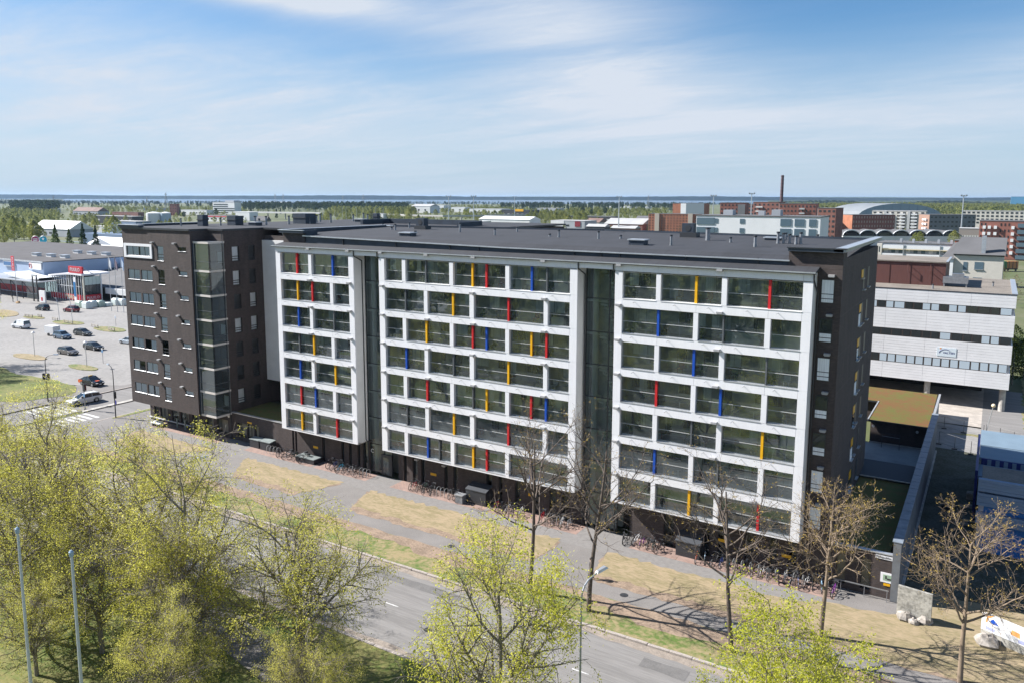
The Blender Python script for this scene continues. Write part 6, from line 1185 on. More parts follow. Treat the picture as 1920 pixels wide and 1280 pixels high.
for (x, y, h), m_, lb in (((-106.5, 44.7, 2.0), mat('sign_pale2', (.5, .55, .65), .5), 'small pale parking sign beyond the grass island'), ((-68.6, 18.9, 2.3), mat('sign_blue3', (.15, .3, .5)), 'blue and white parking sign standing among the cars'), ((-62, 22.5, 2.0), white2, 'white parking sign next to the brick tower edge'), ((-45.9, 12.8, 1.6), white2, 'low white sign on the grass edge by the crossing')):
    t = thing('parking_sign', lb, 'sign', (x, y, 0)); vpole(t, h, .04, .04); link('plate', MB().cbox((0, -.05, h), .55, .04, .5).mesh('plate', m_), t, local=True); link('top_plate', MB().cbox((0, -.05, h + .42), .4, .04, .3).mesh('top_plate', white2), t, local=True)
woodm = mat('grey_wood', (.36, .33, .29), .9, n=2, amt=.25)
for i, (px, py, lb) in enumerate(((548, 222, 'grey timber rail at the front tip of the long grass island'), (680, 250, 'low timber rail along the near side of the long grass island'), (945, 292, 'grey timber rail at the tip of the grass island by the tower'), (1112, 325, 'low timber rail along the near side of the grass island by the tower'), (285, 190, 'white timber rail on the small grass island'), (395, 190, 'short dark timber rail at the end of the small grass island'))):
    p = gz(px / 5.333, 560 + py / 5.333); t = thing('timber_rail', lb, 'barrier', p, rad((-6, -4, -6, -5, 2, 0)[i])); lw = (3.2, 4.6, 3.4, 2.8, 3.6, 1.8)[i]
    link('rail', MB().box(-lw / 2, lw / 2, -.06, .06, .62, .80).mesh('rail', woodm), t, local=True); link('rail', MB().box(-lw / 2, lw / 2, -.05, .05, .3, .42).mesh('rail', woodm), t, local=True)
    for s in (-.45, 0, .45): link('post', MB().box(lw * s - .06, lw * s + .06, .061, .17, 0, .85).mesh('post', woodm), t, local=True)
for i, (x, y) in enumerate(((-130.1, 58.0), (-127.0, 57.8), (-125.0, 58.3))):
    t = thing('flagpole', ('white flagpole with white flag farthest from the brick tower', 'middle flagpole with furled dark flag before the warehouse', 'flagpole with pale blue flag closest to the brick tower')[i], 'flagpole', (x, y, 0)); vpole(t, 15.0, .09, .05, metal_l)
    fl_ = MB(); 
    for k in range(4): fl_.add([(.06 + k * .28, .1 * math.sin(k * 1.7), 14.6 - k * .35), (.34 + k * .28, .1 * math.sin(k * 1.7 + 1.7), 14.6 - (k + 1) * .35), (.34 + k * .28, .1 * math.sin(k * 1.7 + 1.7), 12.2 - (k + 1) * .3), (.06 + k * .28, .1 * math.sin(k * 1.7), 12.2 - k * .3)], [(0, 1, 2, 3)])
    link('flag', fl_.mesh('flag', (white, mat('flag_dark', (.25, .2, .25), .7), mat('flag_blue', (.55, .65, .8), .7))[i]), t, local=True)
for i, px in enumerate((2, 25)):
    p = gz((8, 265)[i] / 8, 430 + (1090, 1110)[i] / 8); t = thing('banner_pole', ('red banner on pole at the corner of the photograph', 'red PUUILO banner on white pole before the store canopy')[i], 'banner', p); h = 13.5; vpole(t, h, .12, .07, metal_l)
    link('banner', MB().box(-1.7, -.15, -.04, .04, h - 4.2, h).mesh('banner', mat('banner_red', (.62, .03, .06), .6)), t, local=True); o = text('PUUILO', 1.05, (0, 0, 0), (rad(90), rad(90), 0), white, None, .01, name='banner_lettering'); o.parent = t; o.location = (-.9, -.06, h - 2.1)
    if i == 1: link('stone_base', rock(Vector((.3, 0, 0)), .6, 5).mesh('stone_base', mat('sand_stone', (.45, .3, .16), .9)), t, local=True)
# ================================================================== along the front of the building
def bx(name, label, cat, x0, x1, y0, y1, z1, m, top=None, slope=0.0, z0=0.012):
    t = thing(name, label, cat, ((x0 + x1) / 2, (y0 + y1) / 2, z0)); MB().add([(x0, y0, z0), (x1, y0, z0), (x1, y1, z0), (x0, y1, z0), (x0, y0, z1 - slope), (x1, y0, z1 - slope), (x1, y1, z1), (x0, y1, z1)], [(0, 3, 2, 1), (0, 1, 5, 4), (1, 2, 6, 5), (2, 3, 7, 6), (3, 0, 4, 7), (4, 5, 6, 7)]).build('body', m, t)
    if top: MB().add([(x0 - .06, y0 - .06, z1 - slope + .004), (x1 + .06, y0 - .06, z1 - slope + .004), (x1 + .06, y1, z1 + .004), (x0 - .06, y1, z1 + .004), (x0 - .06, y0 - .06, z1 - slope + .08), (x1 + .06, y0 - .06, z1 - slope + .08), (x1 + .06, y1, z1 + .08), (x0 - .06, y1, z1 + .08)], [(0, 3, 2, 1), (0, 1, 5, 4), (1, 2, 6, 5), (2, 3, 7, 6), (3, 0, 4, 7), (4, 5, 6, 7)]).build('lid', top, t)
    return t
greylid = mat('grey_lid', (.20, .23, .23), .6, n=2, amt=.2)
bx('storage_box', 'low dark storage box with grey lid beside the link door', 'box', -6.5, -4.9, .55, 1.45, 1.05, metal_d, greylid, .08); bx('storage_box', 'dark storage box with sloping grey lid behind the first bicycles', 'box', -4.6, -2.9, .5, 1.45, 1.15, metal_d, greylid, .12)
p0 = gz(510 + 620 / 12.8, 770 + 1140 / 12.8, .3); bx('shaft_cover', 'flat grey shaft cover between the first two groups of bicycles', 'cover', p0.x - .3, p0.x + 2.6, -.1, 1.2, .55, metal_d, greylid)
p0 = gz(640 + 618 / 2.667, 800 + 365 / 2.667); bx('litter_bin', 'small grey litter bin next to the big dark box', 'bin', p0.x - .4, p0.x + .45, -.55, .15, .85, metal_g, metal_l)
p0 = gz(640 + 640 / 2.667, 800 + 365 / 2.667); bx('storage_box', 'big dark box with sloping lid under the second white front', 'box', p0.x, p0.x + 2.4, .2, 1.45, 1.75, metal_d, mat('box_lid', (.06, .065, .075), .5), .35)
p0 = gz(1270, 1035); bx('storage_box', 'dark box with sloping lid under the third white front', 'box', p0.x, p0.x + 2.1, .2, 1.45, 1.75, metal_d, mat('box_lid', (.06, .065, .075)), .45)
be = thing('bench', 'stone bench with white seat on the paving below the tower block', 'bench', (-24.3, -.1, 0)); MB().box(-25.2, -23.2, -.5, .3, .40, .52).build('seat', white2, be); MB().box(-24.9, -24.6, -.4, .2, .01, .399).build('leg', metal_d, be); MB().box(-23.8, -23.5, -.4, .2, .01, .399).build('leg', metal_d, be)
for i, (px, py) in enumerate(((617, 605), (706, 630), (798, 655))):
    q = gz(230 + px / 6, 700 + py / 6); t = thing('bollard', 'slim grey-green T-shaped bollard before the tower windows', 'bollard', q, 0, 'T-shaped bollards before the tower windows'); gm_ = mat('bollard_green', (.22, .27, .25), .5); link('post', MB().box(-.08, .08, -.05, .05, 0, 1.2).mesh('post', gm_), t, local=True); link('head', MB().box(-.22, .22, -.06, .06, 1.201, 1.3).mesh('head', gm_), t, local=True)
for i, (px, py, lb) in enumerate(((510 + 1045 / 12.8, 770 + 868 / 12.8, 'small yellow sign under the first white front'), (640 + 460 / 2.667, 800 + 236 / 2.667, 'yellow sign beside a tall window under the second white front'), (640 + 692 / 2.667, 800 + 284 / 2.667, 'yellow sign above the big dark box'), (640 + 952 / 2.667, 800 + 340 / 2.667, 'yellow sign half hidden by the first bare tree'), (1200 + 412 / 2.667, 860 + 407 / 2.667, 'yellow sign under the third white front by the bicycles'), (1200 + 732 / 2.667, 860 + 485 / 2.667, 'yellow sign at the end of the third white front'))):
    q = gy(px, py, 1.5); tag(MB().box(q.x - .38, q.x + .38, 1.50, 1.535, q.z - .13, q.z + .13).build('yellow_sign', yellow), lb, 'sign')
for px, py in ((375, 162), (512, 193)):
    q = gy(640 + px / 2.667, 800 + py / 2.667, 1.3); link('wall_lamp', lamp_me, main, (q.x, 1.54, q.z))
# cycle hoops and bicycles
hoop_me = MB().path([(0, -.32, 0), (0, -.32, .68), (0, -.26, .82), (0, -.1, .9), (0, .1, .9), (0, .26, .82), (0, .32, .68), (0, .32, 0)], .028, 6).mesh('cycle_hoop', mat('galvanised', (.42, .44, .45), .4, metal=.5))
BASE = [(484, 850), (520, 862), (620, 887), (770, 925), (840, 940), (940, 962), (1035, 985), (1195, 1025), (1305, 1050), (1420, 1080), (1525, 1108), (1600, 1128)]
def bxpos(px):
    for (a, ya), (b, yb) in zip(BASE[:-1], BASE[1:]):
        if a <= px <= b: return gz(px, ya + (yb - ya) * (px - a) / (b - a), .3).x
def hoops(px0, px1, n, lb):
    xa, xb = bxpos(px0), bxpos(px1)
    for i in range(n):
        o = link('cycle_hoop', hoop_me, None, local=True); o.location = (xa + (xb - xa) * i / max(1, n - 1), .25, .012); tag(o, lb, 'cycle stand', 'steel cycle hoops along the front')
hoops(484, 500, 4, 'empty steel cycle hoop beside the low storage boxes'); hoops(655, 668, 3, 'steel cycle hoop at the near end of the second bicycle group'); hoops(803, 826, 4, 'empty steel cycle hoop left of the small litter bin'); hoops(1018, 1036, 3, 'steel cycle hoop among bicycles between the first two bare trees'); hoops(1370, 1500, 9, 'steel cycle hoop among the long row of bicycles under the third front')
def bike_proto(color):
    p = {}; fr = MB(); bb, st_, hd, ra, fa = (0, 0, .30), (-.18, 0, .78), (.36, 0, .80), (-.48, 0, .34), (.56, 0, .34)
    for a, b in ((bb, st_), (bb, (.37, 0, .70)), ((-.15, 0, .70), hd), (ra, bb), (ra, (-.15, 0, .70)), (hd, fa)): fr.tube(a, b, .024, .024, 5, cap=False)
    p['frame'] = fr.mesh('bicycle_frame', color); w = []
    for c in (ra, fa):
        t_ = MB().torus(c, .32, .022, 'y', 16, 4); 
        for k in range(6): a = k * math.pi / 6; t_.tube((c[0] + .31 * math.cos(a), 0, c[2] + .31 * math.sin(a)), (c[0] - .31 * math.cos(a), 0, c[2] - .31 * math.sin(a)), .005, .005, 3, 1, False)
        w.append(t_.mesh('bicycle_wheel', [tyre_m, metal_g]))
    p['wheels'] = w; p['handlebar'] = MB().path([(.28, -.28, .98), (.36, -.14, 1.0), (.36, .14, 1.0), (.28, .28, .98)], .018, 5).tube((.36, 0, .80), (.36, 0, 1.0), .018, .018, 5).mesh('handlebar', metal_d)
    p['saddle'] = MB().add([(-.32, -.09, .90), (-.32, .09, .90), (-.05, .03, .90), (-.05, -.03, .90), (-.30, -.08, .95), (-.30, .08, .95), (-.05, .03, .94), (-.05, -.03, .94)], [(0, 1, 2, 3), (4, 7, 6, 5), (0, 4, 5, 1), (1, 5, 6, 2), (2, 6, 7, 3), (3, 7, 4, 0)]).tube((-.18, 0, .78), (-.19, 0, .9), .02, .02, 5).mesh('saddle', metal_d)
    p['basket'] = MB().box(.40, .66, -.17, .17, .78, 1.0).mesh('basket', metal_d); p['mudguard'] = MB().torus(ra, .37, .02, 'y', 16, 3).mesh('mudguard', metal_d); return p
BC = {'black': (.02, .02, .022), 'dark green': (.03, .08, .05), 'silver': (.5, .5, .52), 'red': (.40, .02, .03), 'turquoise': (.02, .35, .55), 'white': (.75, .75, .75), 'dark blue': (.02, .04, .18), 'purple': (.22, .05, .28), 'orange': (.7, .15, .05), 'pale blue': (.3, .5, .7), 'brown': (.14, .07, .04)}
BP = {k: bike_proto(mat('bicycle_' + k.replace(' ', '_'), v, .35)) for k, v in BC.items()}
def bike(px, color, label, dy=0.0, rz=None, small=1.0, grp=None):
    t = thing('bicycle', label, 'bicycle', (bxpos(px), .2 + dy, .02), rad(R.choice((90, -90)) + R.uniform(-16, 16)) if rz is None else rz, grp); P = BP[color]; t.rotation_euler = (R.uniform(-.09, .09), 0, t.rotation_euler[2]); t.scale = (small,) * 3
    link('frame', P['frame'], t, local=True); [link('wheel', m_, t, local=True) for m_ in P['wheels']]; link('handlebar', P['handlebar'], t, local=True); link('saddle', P['saddle'], t, local=True)
    if R.random() < .3: link('basket', P['basket'], t, local=True)
    link('mudguard', P['mudguard'], t, local=True)
GB = 'bicycles parked along the front'
def bikes(px0, px1, cols, where):
    n = len(cols)
    cnt = {}
    for i, c in enumerate(cols):
        cnt[c] = cnt.get(c, 0)
    for i, c in enumerate(cols): bike(px0 + (px1 - px0) * (i + R.uniform(-.15, .15)) / max(1, n - 1) if n > 1 else px0, c, f'{c} bicycle parked {where}', R.uniform(-.25, .25), None, 1, GB)
bikes(504, 550, ['black', 'black', 'silver', 'black', 'dark green', 'black', 'brown'], 'between the storage boxes and the flat shaft cover')
bikes(596, 652, ['black', 'dark blue', 'black', 'turquoise', 'black', 'silver', 'black', 'brown'], 'under the first white front beyond the shaft cover')
bikes(750, 790, ['black', 'red', 'black', 'dark green', 'black', 'black'], 'just right of the entrance door with the letter')
bikes(828, 852, ['black', 'silver', 'black'], 'between the empty hoops and the litter bin')
bikes(918, 966, ['red', 'black', 'silver', 'black', 'white'], 'behind the first bare tree under the second front'); bikes(1008, 1056, ['red', 'black', 'black', 'white', 'silver'], 'between the first and second bare trees')
bikes(1160, 1232, ['black', 'black', 'white', 'purple', 'black', 'dark green', 'black'], 'just right of the second stair recess')
bikes(1302, 1315, ['orange', 'pale blue'], 'next to the sloping dark box under the third front')
bikes(1335, 1440, ['black', 'dark blue', 'turquoise', 'black', 'black', 'brown', 'white', 'black'], 'behind the third bare tree'); bikes(1455, 1560, ['black', 'silver', 'black', 'dark blue', 'white', 'black', 'pale blue', 'black', 'purple'], 'at the far right end of the long cycle row')
# ================================================================== people
def person(label, loc, rz, coat, legs, skin=(.45, .30, .23), hair=(.05, .035, .03), step=.2):
    t = thing('person', label, 'person', loc, rz); me = bpy.data.meshes.new('body')
    V = [(0, 0, .95), (0, 0, 1.15), (0, 0, 1.40), (0, 0, 1.52), (.02, 0, 1.60), (.02, 0, 1.68), (0, .1, .9), (step, .1, .5), (step * .8, .1, .08), (step * .8 + .15, .1, .04), (0, -.1, .9), (-step * .4, -.1, .5), (-step, -.1, .10), (-step + .14, -.1, .05), (0, .19, 1.40), (-.06, .25, 1.12), (.08, .24, .88), (0, -.19, 1.40), (.08, -.25, 1.12), (.2, -.22, .92)]
    Ed = [(0, 1), (1, 2), (2, 3), (3, 4), (4, 5), (0, 6), (6, 7), (7, 8), (8, 9), (0, 10), (10, 11), (11, 12), (12, 13), (2, 14), (14, 15), (15, 16), (2, 17), (17, 18), (18, 19)]
    Rr = [.15, .14, .16, .06, .095, .09, .095, .07, .05, .045, .095, .07, .05, .045, .075, .055, .04, .075, .055, .04]
    me.from_pydata(V, Ed, []); me.materials.append(coat); me.materials.append(legs); me.materials.append(mat('skin', skin, .6)); o = link('body', me, t, local=True)
    sk = o.modifiers.new('skin', 'SKIN'); me.skin_vertices.new() if not me.skin_vertices else None
    for v, r_ in zip(me.skin_vertices[0].data, Rr): v.radius = (r_, r_)
    me.skin_vertices[0].data[0].use_root = True; s_ = o.modifiers.new('sub', 'SUBSURF'); s_.levels = 1; s_.render_levels = 2
    bpy.context.view_layer.update(); dg = bpy.context.evaluated_depsgraph_get(); m2 = bpy.data.meshes.new_from_object(o.evaluated_get(dg)); o.modifiers.clear(); o.data = m2; m2.name = 'body'
    m2.materials.clear(); [m2.materials.append(x) for x in (coat, legs, MATS['skin'])]
    for f in m2.polygons: f.material_index = 1 if f.center.z < .9 else (2 if f.center.z > 1.5 else 0); f.use_smooth = True
    sphere((.0, 0, 1.70), .105, mat('hair', hair, .8), 'hair', None, 10, 6).parent = t
    return t
pp = gz(1107, 1084); person('person in dark clothes walking on the cycle path behind the second bare tree', (pp.x, pp.y, .01), rad(20), mat('coat_black', (.02, .02, .025), .8), mat('trousers_dark', (.03, .03, .04), .8))
pp = gz(24.5, 566.5); person('person in dark clothes standing before the red band of the store', (pp.x, pp.y, .01), rad(70), mat('coat_black', (.02, .02, .025)), mat('trousers_dark', (.03, .03, .04)), step=.06)
# a few belongings seen through the balcony glass
card = mat('cardboard', (.38, .27, .16), .9, n=3, amt=.15)
def on_balcony(px, py, kfloor, name, label, cat, w, h, m):
    q = gy(px, py, .9); z = Z0[kfloor] - .045
    o = MB().box(q.x - w / 2, q.x + w / 2, .62, 1.15, z, z + h).build(name, m); tag(o, label, cat)
on_balcony(615, 655, 3, 'cardboard_box', 'flat cardboard box leaning on a balcony of the first white front', 'box', 1.0, .62, card)
on_balcony(985, 750, 2, 'cardboard_box', 'tall cardboard box by the red post on a middle balcony', 'box', 1.5, 1.7, card)
on_balcony(1340, 702, 4, 'cardboard_box', 'cardboard box behind glass on the fifth balcony of the third front', 'box', 1.1, .8, card); on_balcony(1420, 708, 4, 'cardboard_box', 'long low cardboard box on the fifth balcony beside the grey post', 'box', 1.8, .6, card)
on_balcony(1048, 598, 5, 'white_basin', 'white rounded basin on the upper right balcony of the second front', 'basin', 1.3, .75, white2); on_balcony(975, 530, 6, 'drying_cloth', 'white cloth hanging on the top balcony of the second front', 'cloth', .7, 1.1, white2)
on_balcony(1055, 540, 6, 'round_cover', 'pale rounded garden cover on the top corner balcony', 'cover', 1.4, .9, white2); on_balcony(585, 490, 6, 'pale_blue_cloth', 'pale blue cloth over the rail on the top balcony of the first front', 'cloth', 1.8, .9, mat('cloth_blue', (.45, .6, .75), .8))
on_balcony(1475, 632, 5, 'bench_box', 'pale green panel box on the upper corner balcony of the third front', 'box', 2.2, 1.0, mat('pale_green', (.5, .58, .54))); on_balcony(1395, 632, 5, 'bench_box', 'long pale green panel box beside the dark post on the third front', 'box', 2.9, .95, mat('pale_green', (.5, .58, .54)))
# ================================================================== trees
def np_mesh(name, V, F, mats, mi=None, smooth=False):
    V = np.asarray(V, np.float32); F = np.asarray(F, np.int32); me = bpy.data.meshes.new(name); k = F.shape[1]
    me.vertices.add(len(V)); me.vertices.foreach_set('co', V.ravel()); me.loops.add(F.size); me.loops.foreach_set('vertex_index', F.ravel())
    me.polygons.add(len(F)); me.polygons.foreach_set('loop_start', np.arange(len(F), dtype=np.int32) * k)
    for m in mats: me.materials.append(m)
    if mi is not None: me.polygons.foreach_set('material_index', np.asarray(mi, np.int32))
    if smooth: me.polygons.foreach_set('use_smooth', np.ones(len(F), bool))
    me.update(calc_edges=True); return me
def tubes(P, Q, r0, r1, n):
    P = np.asarray(P, float); Q = np.asarray(Q, float); r0 = np.asarray(r0); r1 = np.asarray(r1); d = Q - P; d /= np.linalg.norm(d, axis=1, keepdims=True) + 1e-9
    ref = np.where(np.abs(d[:, 2:3]) < .9, np.array([[0, 0, 1.]]), np.array([[1., 0, 0]])); a = np.cross(d, ref); a /= np.linalg.norm(a, axis=1, keepdims=True) + 1e-9; b = np.cross(d, a)
    ang = np.arange(n) * 2 * np.pi / n; c, s = np.cos(ang), np.sin(ang); ring = a[:, None, :] * c[None, :, None] + b[:, None, :] * s[None, :, None]
    V = np.concatenate([P[:, None] + ring * r0[:, None, None], Q[:, None] + ring * r1[:, None, None]], 1).reshape(-1, 3)
    m = len(P); base = (np.arange(m) * 2 * n)[:, None]; i = np.arange(n); j = (i + 1) % n
    F = np.stack([base + i, base + j, base + n + j, base + n + i], -1).reshape(-1, 4); return V, F
def leaves(C, rng, size, up=.3):
    m = len(C); nrm = rng.normal(size=(m, 3)); nrm[:, 2] += up; nrm /= np.linalg.norm(nrm, axis=1, keepdims=True); t = np.cross(nrm, rng.normal(size=(m, 3))); t /= np.linalg.norm(t, axis=1, keepdims=True) + 1e-9; b = np.cross(nrm, t)
    s = size * rng.uniform(.65, 1.35, (m, 1)); V = np.stack([C - t * s * .55, C - b * s * .34, C + t * s * .55, C + b * s * .34], 1).reshape(-1, 3); F = np.arange(m * 4).reshape(m, 4); return V, F
def grow(rng, H, cfg):
    """skeleton of a tree: segments by thickness class and the points that carry leaves"""
    seg = []; tips = []
    def branch(p, d, Lg, r, lvl):
        n = max(3, int(Lg / cfg['step'][min(lvl, 3)])); sl = Lg / n; pts = [p.copy()]; kids = cfg['kids'][min(lvl, len(cfg['kids']) - 1)] if lvl < cfg['levels'] else 0
        kid_at = np.sort(rng.uniform(cfg['bare'][min(lvl, 3)], 1.0, kids)) if kids else []; ki = 0; az = rng.uniform(0, 6.28); dd = d.copy(); dirs = []
        for i in range(n):
            dd = dd + rng.normal(size=3) * cfg['wig'][min(lvl, 3)] + np.array([0, 0, cfg['trop'][min(lvl, 3)]]); dd /= np.linalg.norm(dd); q = p + dd * sl; f0, f1 = i / n, (i + 1) / n
            ra = r * (1 - f0 * .72); rb = r * (1 - f1 * .72); seg.append((p, q, ra, rb, lvl))
            while ki < len(kid_at) and kid_at[ki] <= f1:
                t = (kid_at[ki] - f0) * n; c = p + dd * sl * t; az += 2.4 + rng.uniform(-.5, .5); e = rad(rng.uniform(*cfg['ang'][min(lvl, 3)])); a = np.cross(dd, [0, 0, 1.]) if abs(dd[2]) < .95 else np.array([1., 0, 0]); a /= np.linalg.norm(a); b = np.cross(dd, a)
                nd = dd * math.cos(e) + (a * math.cos(az) + b * math.sin(az)) * math.sin(e); ll = Lg * rng.uniform(*cfg['len'][min(lvl, 3)]) * (1.12 - cfg['cone'] * kid_at[ki]); branch(c, nd / np.linalg.norm(nd), ll, min(rb * .8, r * cfg['rr'][min(lvl, 3)]), lvl + 1); ki += 1
            if lvl >= cfg['leaf_from']: tips.append((p + (q - p) * rng.uniform(0, 1), lvl)); 
            p = q
        if lvl >= cfg['leaf_from'] - 1: tips.append((p, lvl + 1))
    branch(np.zeros(3), np.array([rng.normal() * .03, rng.normal() * .03, 1.0]), H * cfg['trunk'], cfg['r'], 0); return seg, tips
def wood_mesh(name, seg, m, minr=.006):
    Vs, Fs, o = [], [], 0
    for lv, n in ((0, 8), (1, 6), (2, 4), (3, 3), (4, 3)):
        S = [s for s in seg if s[4] == lv]
        if not S: continue
        V, F = tubes([s[0] for s in S], [s[1] for s in S], np.maximum(minr, [s[2] for s in S]), np.maximum(minr, [s[3] for s in S]), n); Vs.append(V); Fs.append(F + o); o += len(V)
    return np_mesh(name, np.concatenate(Vs), np.concatenate(Fs), [m], smooth=True)
bark_g = mat('bark_grey', (.24, .21, .175), .9, n=5, amt=.4, stretch=(3, 3, .6)); bark_d = mat('bark_dark', (.125, .098, .080), .9, n=6, amt=.4, stretch=(3, 3, .6)); bark_t = mat('bark_twig', (.23, .175, .125), .9)
leaf_y = leafmat('spring_leaf', (.44, .43, .065), (.74, .70, .19), .55, .25); leaf_b = leafmat('bright_leaf', (.42, .45, .045), (.72, .69, .13), .55, .3); bud = leafmat('bud_leaf', (.33, .24, .10), (.52, .38, .09), .3)
def leafy(seed, H, n_per, size, lm, cfgx=None, thr=-.2):
    rng = np.random.default_rng(seed); cfg = dict(levels=3, step=(.7, .55, .42, .26), kids=(13, 10, 9), bare=(.13, .14, .10, .1), wig=(.05, .10, .13, .16), trop=(.03, .055, .0, -.10), ang=((28, 55), (30, 60), (35, 75), (30, 70)), len=((.56, .80), (.42, .64), (.38, .64), (.3, .5)), cone=.50, rr=(.5, .5, .5, .5), r=.24, trunk=.86, leaf_from=2)
    if cfgx: cfg.update(cfgx)
    seg, tips = grow(rng, H, cfg); P = np.array([t[0] for t in tips]); 
    rad_ = np.linalg.norm(P[:, :2], axis=1); keep = rng.random(len(P)) < np.clip(.10 + rad_ / 4.6, .1, .85); P = P[keep]; q_ = np.sin(P[:, 0] * 1.9 + seed) + np.sin(P[:, 1] * 2.1 + P[:, 2] * .7) + np.sin(P[:, 2] * 1.7 + P[:, 0] * .8); P = P[q_ + rng.normal(size=len(P)) * .5 > thr]
    C = np.repeat(P, n_per, 0) + rng.normal(size=(len(P) * n_per, 3)) * np.array([.20, .20, .22]) - np.array([0, 0, .10]); V, F = leaves(C, rng, size)
    return wood_mesh('trunk', seg, bark_g, .009), np_mesh('crown', V, F, [lm]), len(F), seg
def tree(label, loc, rz, meshes, scale=1.0, cat='tree', group=None, name='tree'):
    t = thing(name, label, cat, loc, rz, group); t.scale = (scale,) * 3 if isinstance(scale, (int, float)) else scale; link('trunk', meshes[0], t, local=True)
    if meshes[1]: link('crown', meshes[1], t, local=True)
    return t
LA, LB, LC, LD = leafy(11, 12.2, 9, .092, leaf_y), leafy(23, 11.8, 9, .094, leaf_y), leafy(37, 12.4, 12, .095, leaf_b), leafy(5, 12.4, 9, .094, leaf_y)
LE = leafy(51, 12.4, 13, .105, leaf_b, None, -1.2)
NT = [('tall leafy birch with forked trunk between the two flagpoles and the street', 15.0, -29.8, .4, LA, 1.05), ('leafy yellow-green tree rising behind the first flagpole', 9.6, -32.2, 2.2, LB, 1.06), ('broad leafy tree in the middle of the left-hand grove', 25.4, -31.6, 4.0, LD, 1.0), ('leafy tree at the street end of the left-hand grove', 34.6, -29.6, 1.2, LB, .98),
      ('loose yellow-green tree standing alone beside the street lamp', 49.8, -31.2, 5.1, LC, 1.0), ('bright yellow-green treetop below the third bare tree', 64.4, -31.0, 3.0, LE, .90), ('leafy tree at the far left edge of the grove', 2.5, -28.6, 3.3, LD, .97), ('leafy tree hidden deep behind the grove edge', -5.0, -30.0, .9, LA, .92), ('short leafy tree under the larger ones near the second flagpole', 20.6, -34.5, 5.6, LB, .78), ('slender leafy tree beside the footpath', 29.8, -34.2, 2.9, LA, .80), ('leafy tree at the nearest corner of the grove behind the flagpoles', 14.5, -36.0, .2, LD, .86), ('low young tree right behind the second flagpole', 19.5, -38.2, 1.3, LB, .56), ('low young tree beside the bend of the footpath', 31.5, -37.0, 2.6, LD, .55), ('low bushy tree in the park right of the footpath', 38.5, -33.0, 5.2, LB, .5)]
print('LEAVES', [m_[2] for m_ in (LA, LB, LC, LD)])
for lb, x, y, rz, M_, s in NT: tree(lb, (x, y, 0), rz, M_, s, name='birch_tree')
def bare(seed, H, kids=(12, 8, 6), nb=3):
    rng = np.random.default_rng(seed); cfg = dict(levels=3, step=(.7, .5, .38, .26), kids=kids, bare=(.36, .2, .12, .1), wig=(.012, .11, .15, .2), trop=(.03, .06, .05, .05), ang=((38, 68), (30, 62), (30, 65), (30, 60)), len=((.42, .60), (.40, .60), (.32, .55), (.3, .5)), cone=.45, rr=(.42, .45, .5, .5), r=.19, trunk=.9, leaf_from=3)
    seg, tips = grow(rng, H, cfg); P = np.array([t[0] for t in tips]); P = P[rng.random(len(P)) < .16]; P = P[P[:, 2] > H * .45]
    C = np.repeat(P, nb, 0) + rng.normal(size=(len(P) * nb, 3)) * .05; V, F = leaves(C, rng, .075, .6)
    return wood_mesh('trunk', seg, bark_d, .0055), np_mesh('crown', V, F, [bud]), len(F), seg
def bare2(seed, H):
    m = bare(seed, H, (15, 9, 8), 4); m[0].materials[0] = bark_t; return m
BA, BB, BC_, BD = bare(3, 13.4), bare(8, 14.0), bare2(15, 10.4), bare2(21, 10.2)
for lb, x, y, rz, M_, s in (('bare street tree beside the cycle path before the second white front', 41.0, -12.0, .3, BA, 1.0), ('bare street tree with straight dark trunk right behind the lamp head', 46.2, -12.2, 1.9, BB, 1.0), ('bare street tree before the third white front casting shade on the path', 56.8, -11.8, 4.1, BA, .93), ('budding tree before the annex with the street name sign', 61.6, -6.6, 2.0, BC_, 1.0), ('wide budding tree beside the printed banner wall', 70.2, -7.4, .4, BD, 1.0), ('budding tree near the corner of the blue steel building', 74.8, -4.6, 3.4, BC_, .8)):
    tree(lb, (x, y, 0.01), rz, M_, s, name='bare_tree')
# far kinds: one mesh each, trunk and crown together
def far_tree(seed, H, wid, lm, n, shape, size):
    rng = np.random.default_rng(seed); u = rng.random(n); 
    if shape == 'birch': zz_ = .16 + .84 * u; prof = np.sin(np.clip((zz_ - .12) / .88, 0, 1) ** .75 * np.pi) ** .8 * wid
    elif shape == 'spruce': zz_ = .06 + .94 * u ** 1.3; prof = (1 - zz_) ** .9 * wid * (1 + .22 * np.sin(zz_ * 40)) + .1
    else: zz_ = .42 + .58 * u; prof = np.sin(np.clip((zz_ - .36) / .64, 0, 1) * np.pi) ** .6 * wid
    a = rng.uniform(0, 6.283, n); lump = 1 + .28 * np.sin(a * 3 + zz_ * 9 + seed) * np.cos(zz_ * 13 + a); r = prof * np.sqrt(rng.uniform(.25, 1, n)) * lump
    C = np.stack([r * np.cos(a), r * np.sin(a), zz_ * H], 1); V, F = leaves(C, rng, size, .2); V2, F2 = tubes([[0, 0, 0]], [[0, 0, H * .8]], np.array([.16 + H * .006]), np.array([.05]), 5)
    return np_mesh('far_tree', np.concatenate([V, V2]), np.concatenate([F, F2 + len(V)]), [lm, bark_g], np.r_[np.zeros(len(F), int), np.ones(len(F2), int)])
lf_b = leafmat('birch_far', (.17, .20, .055), (.34, .34, .12), .5, .25); lf_s = leafmat('spruce_far', (.016, .034, .014), (.05, .085, .03), .12, .3); lf_p = leafmat('pine_far', (.030, .052, .024), (.075, .105, .048), .12, .25); lf_o = leafmat('shrub_far', (.13, .14, .04), (.24, .22, .08), .3)
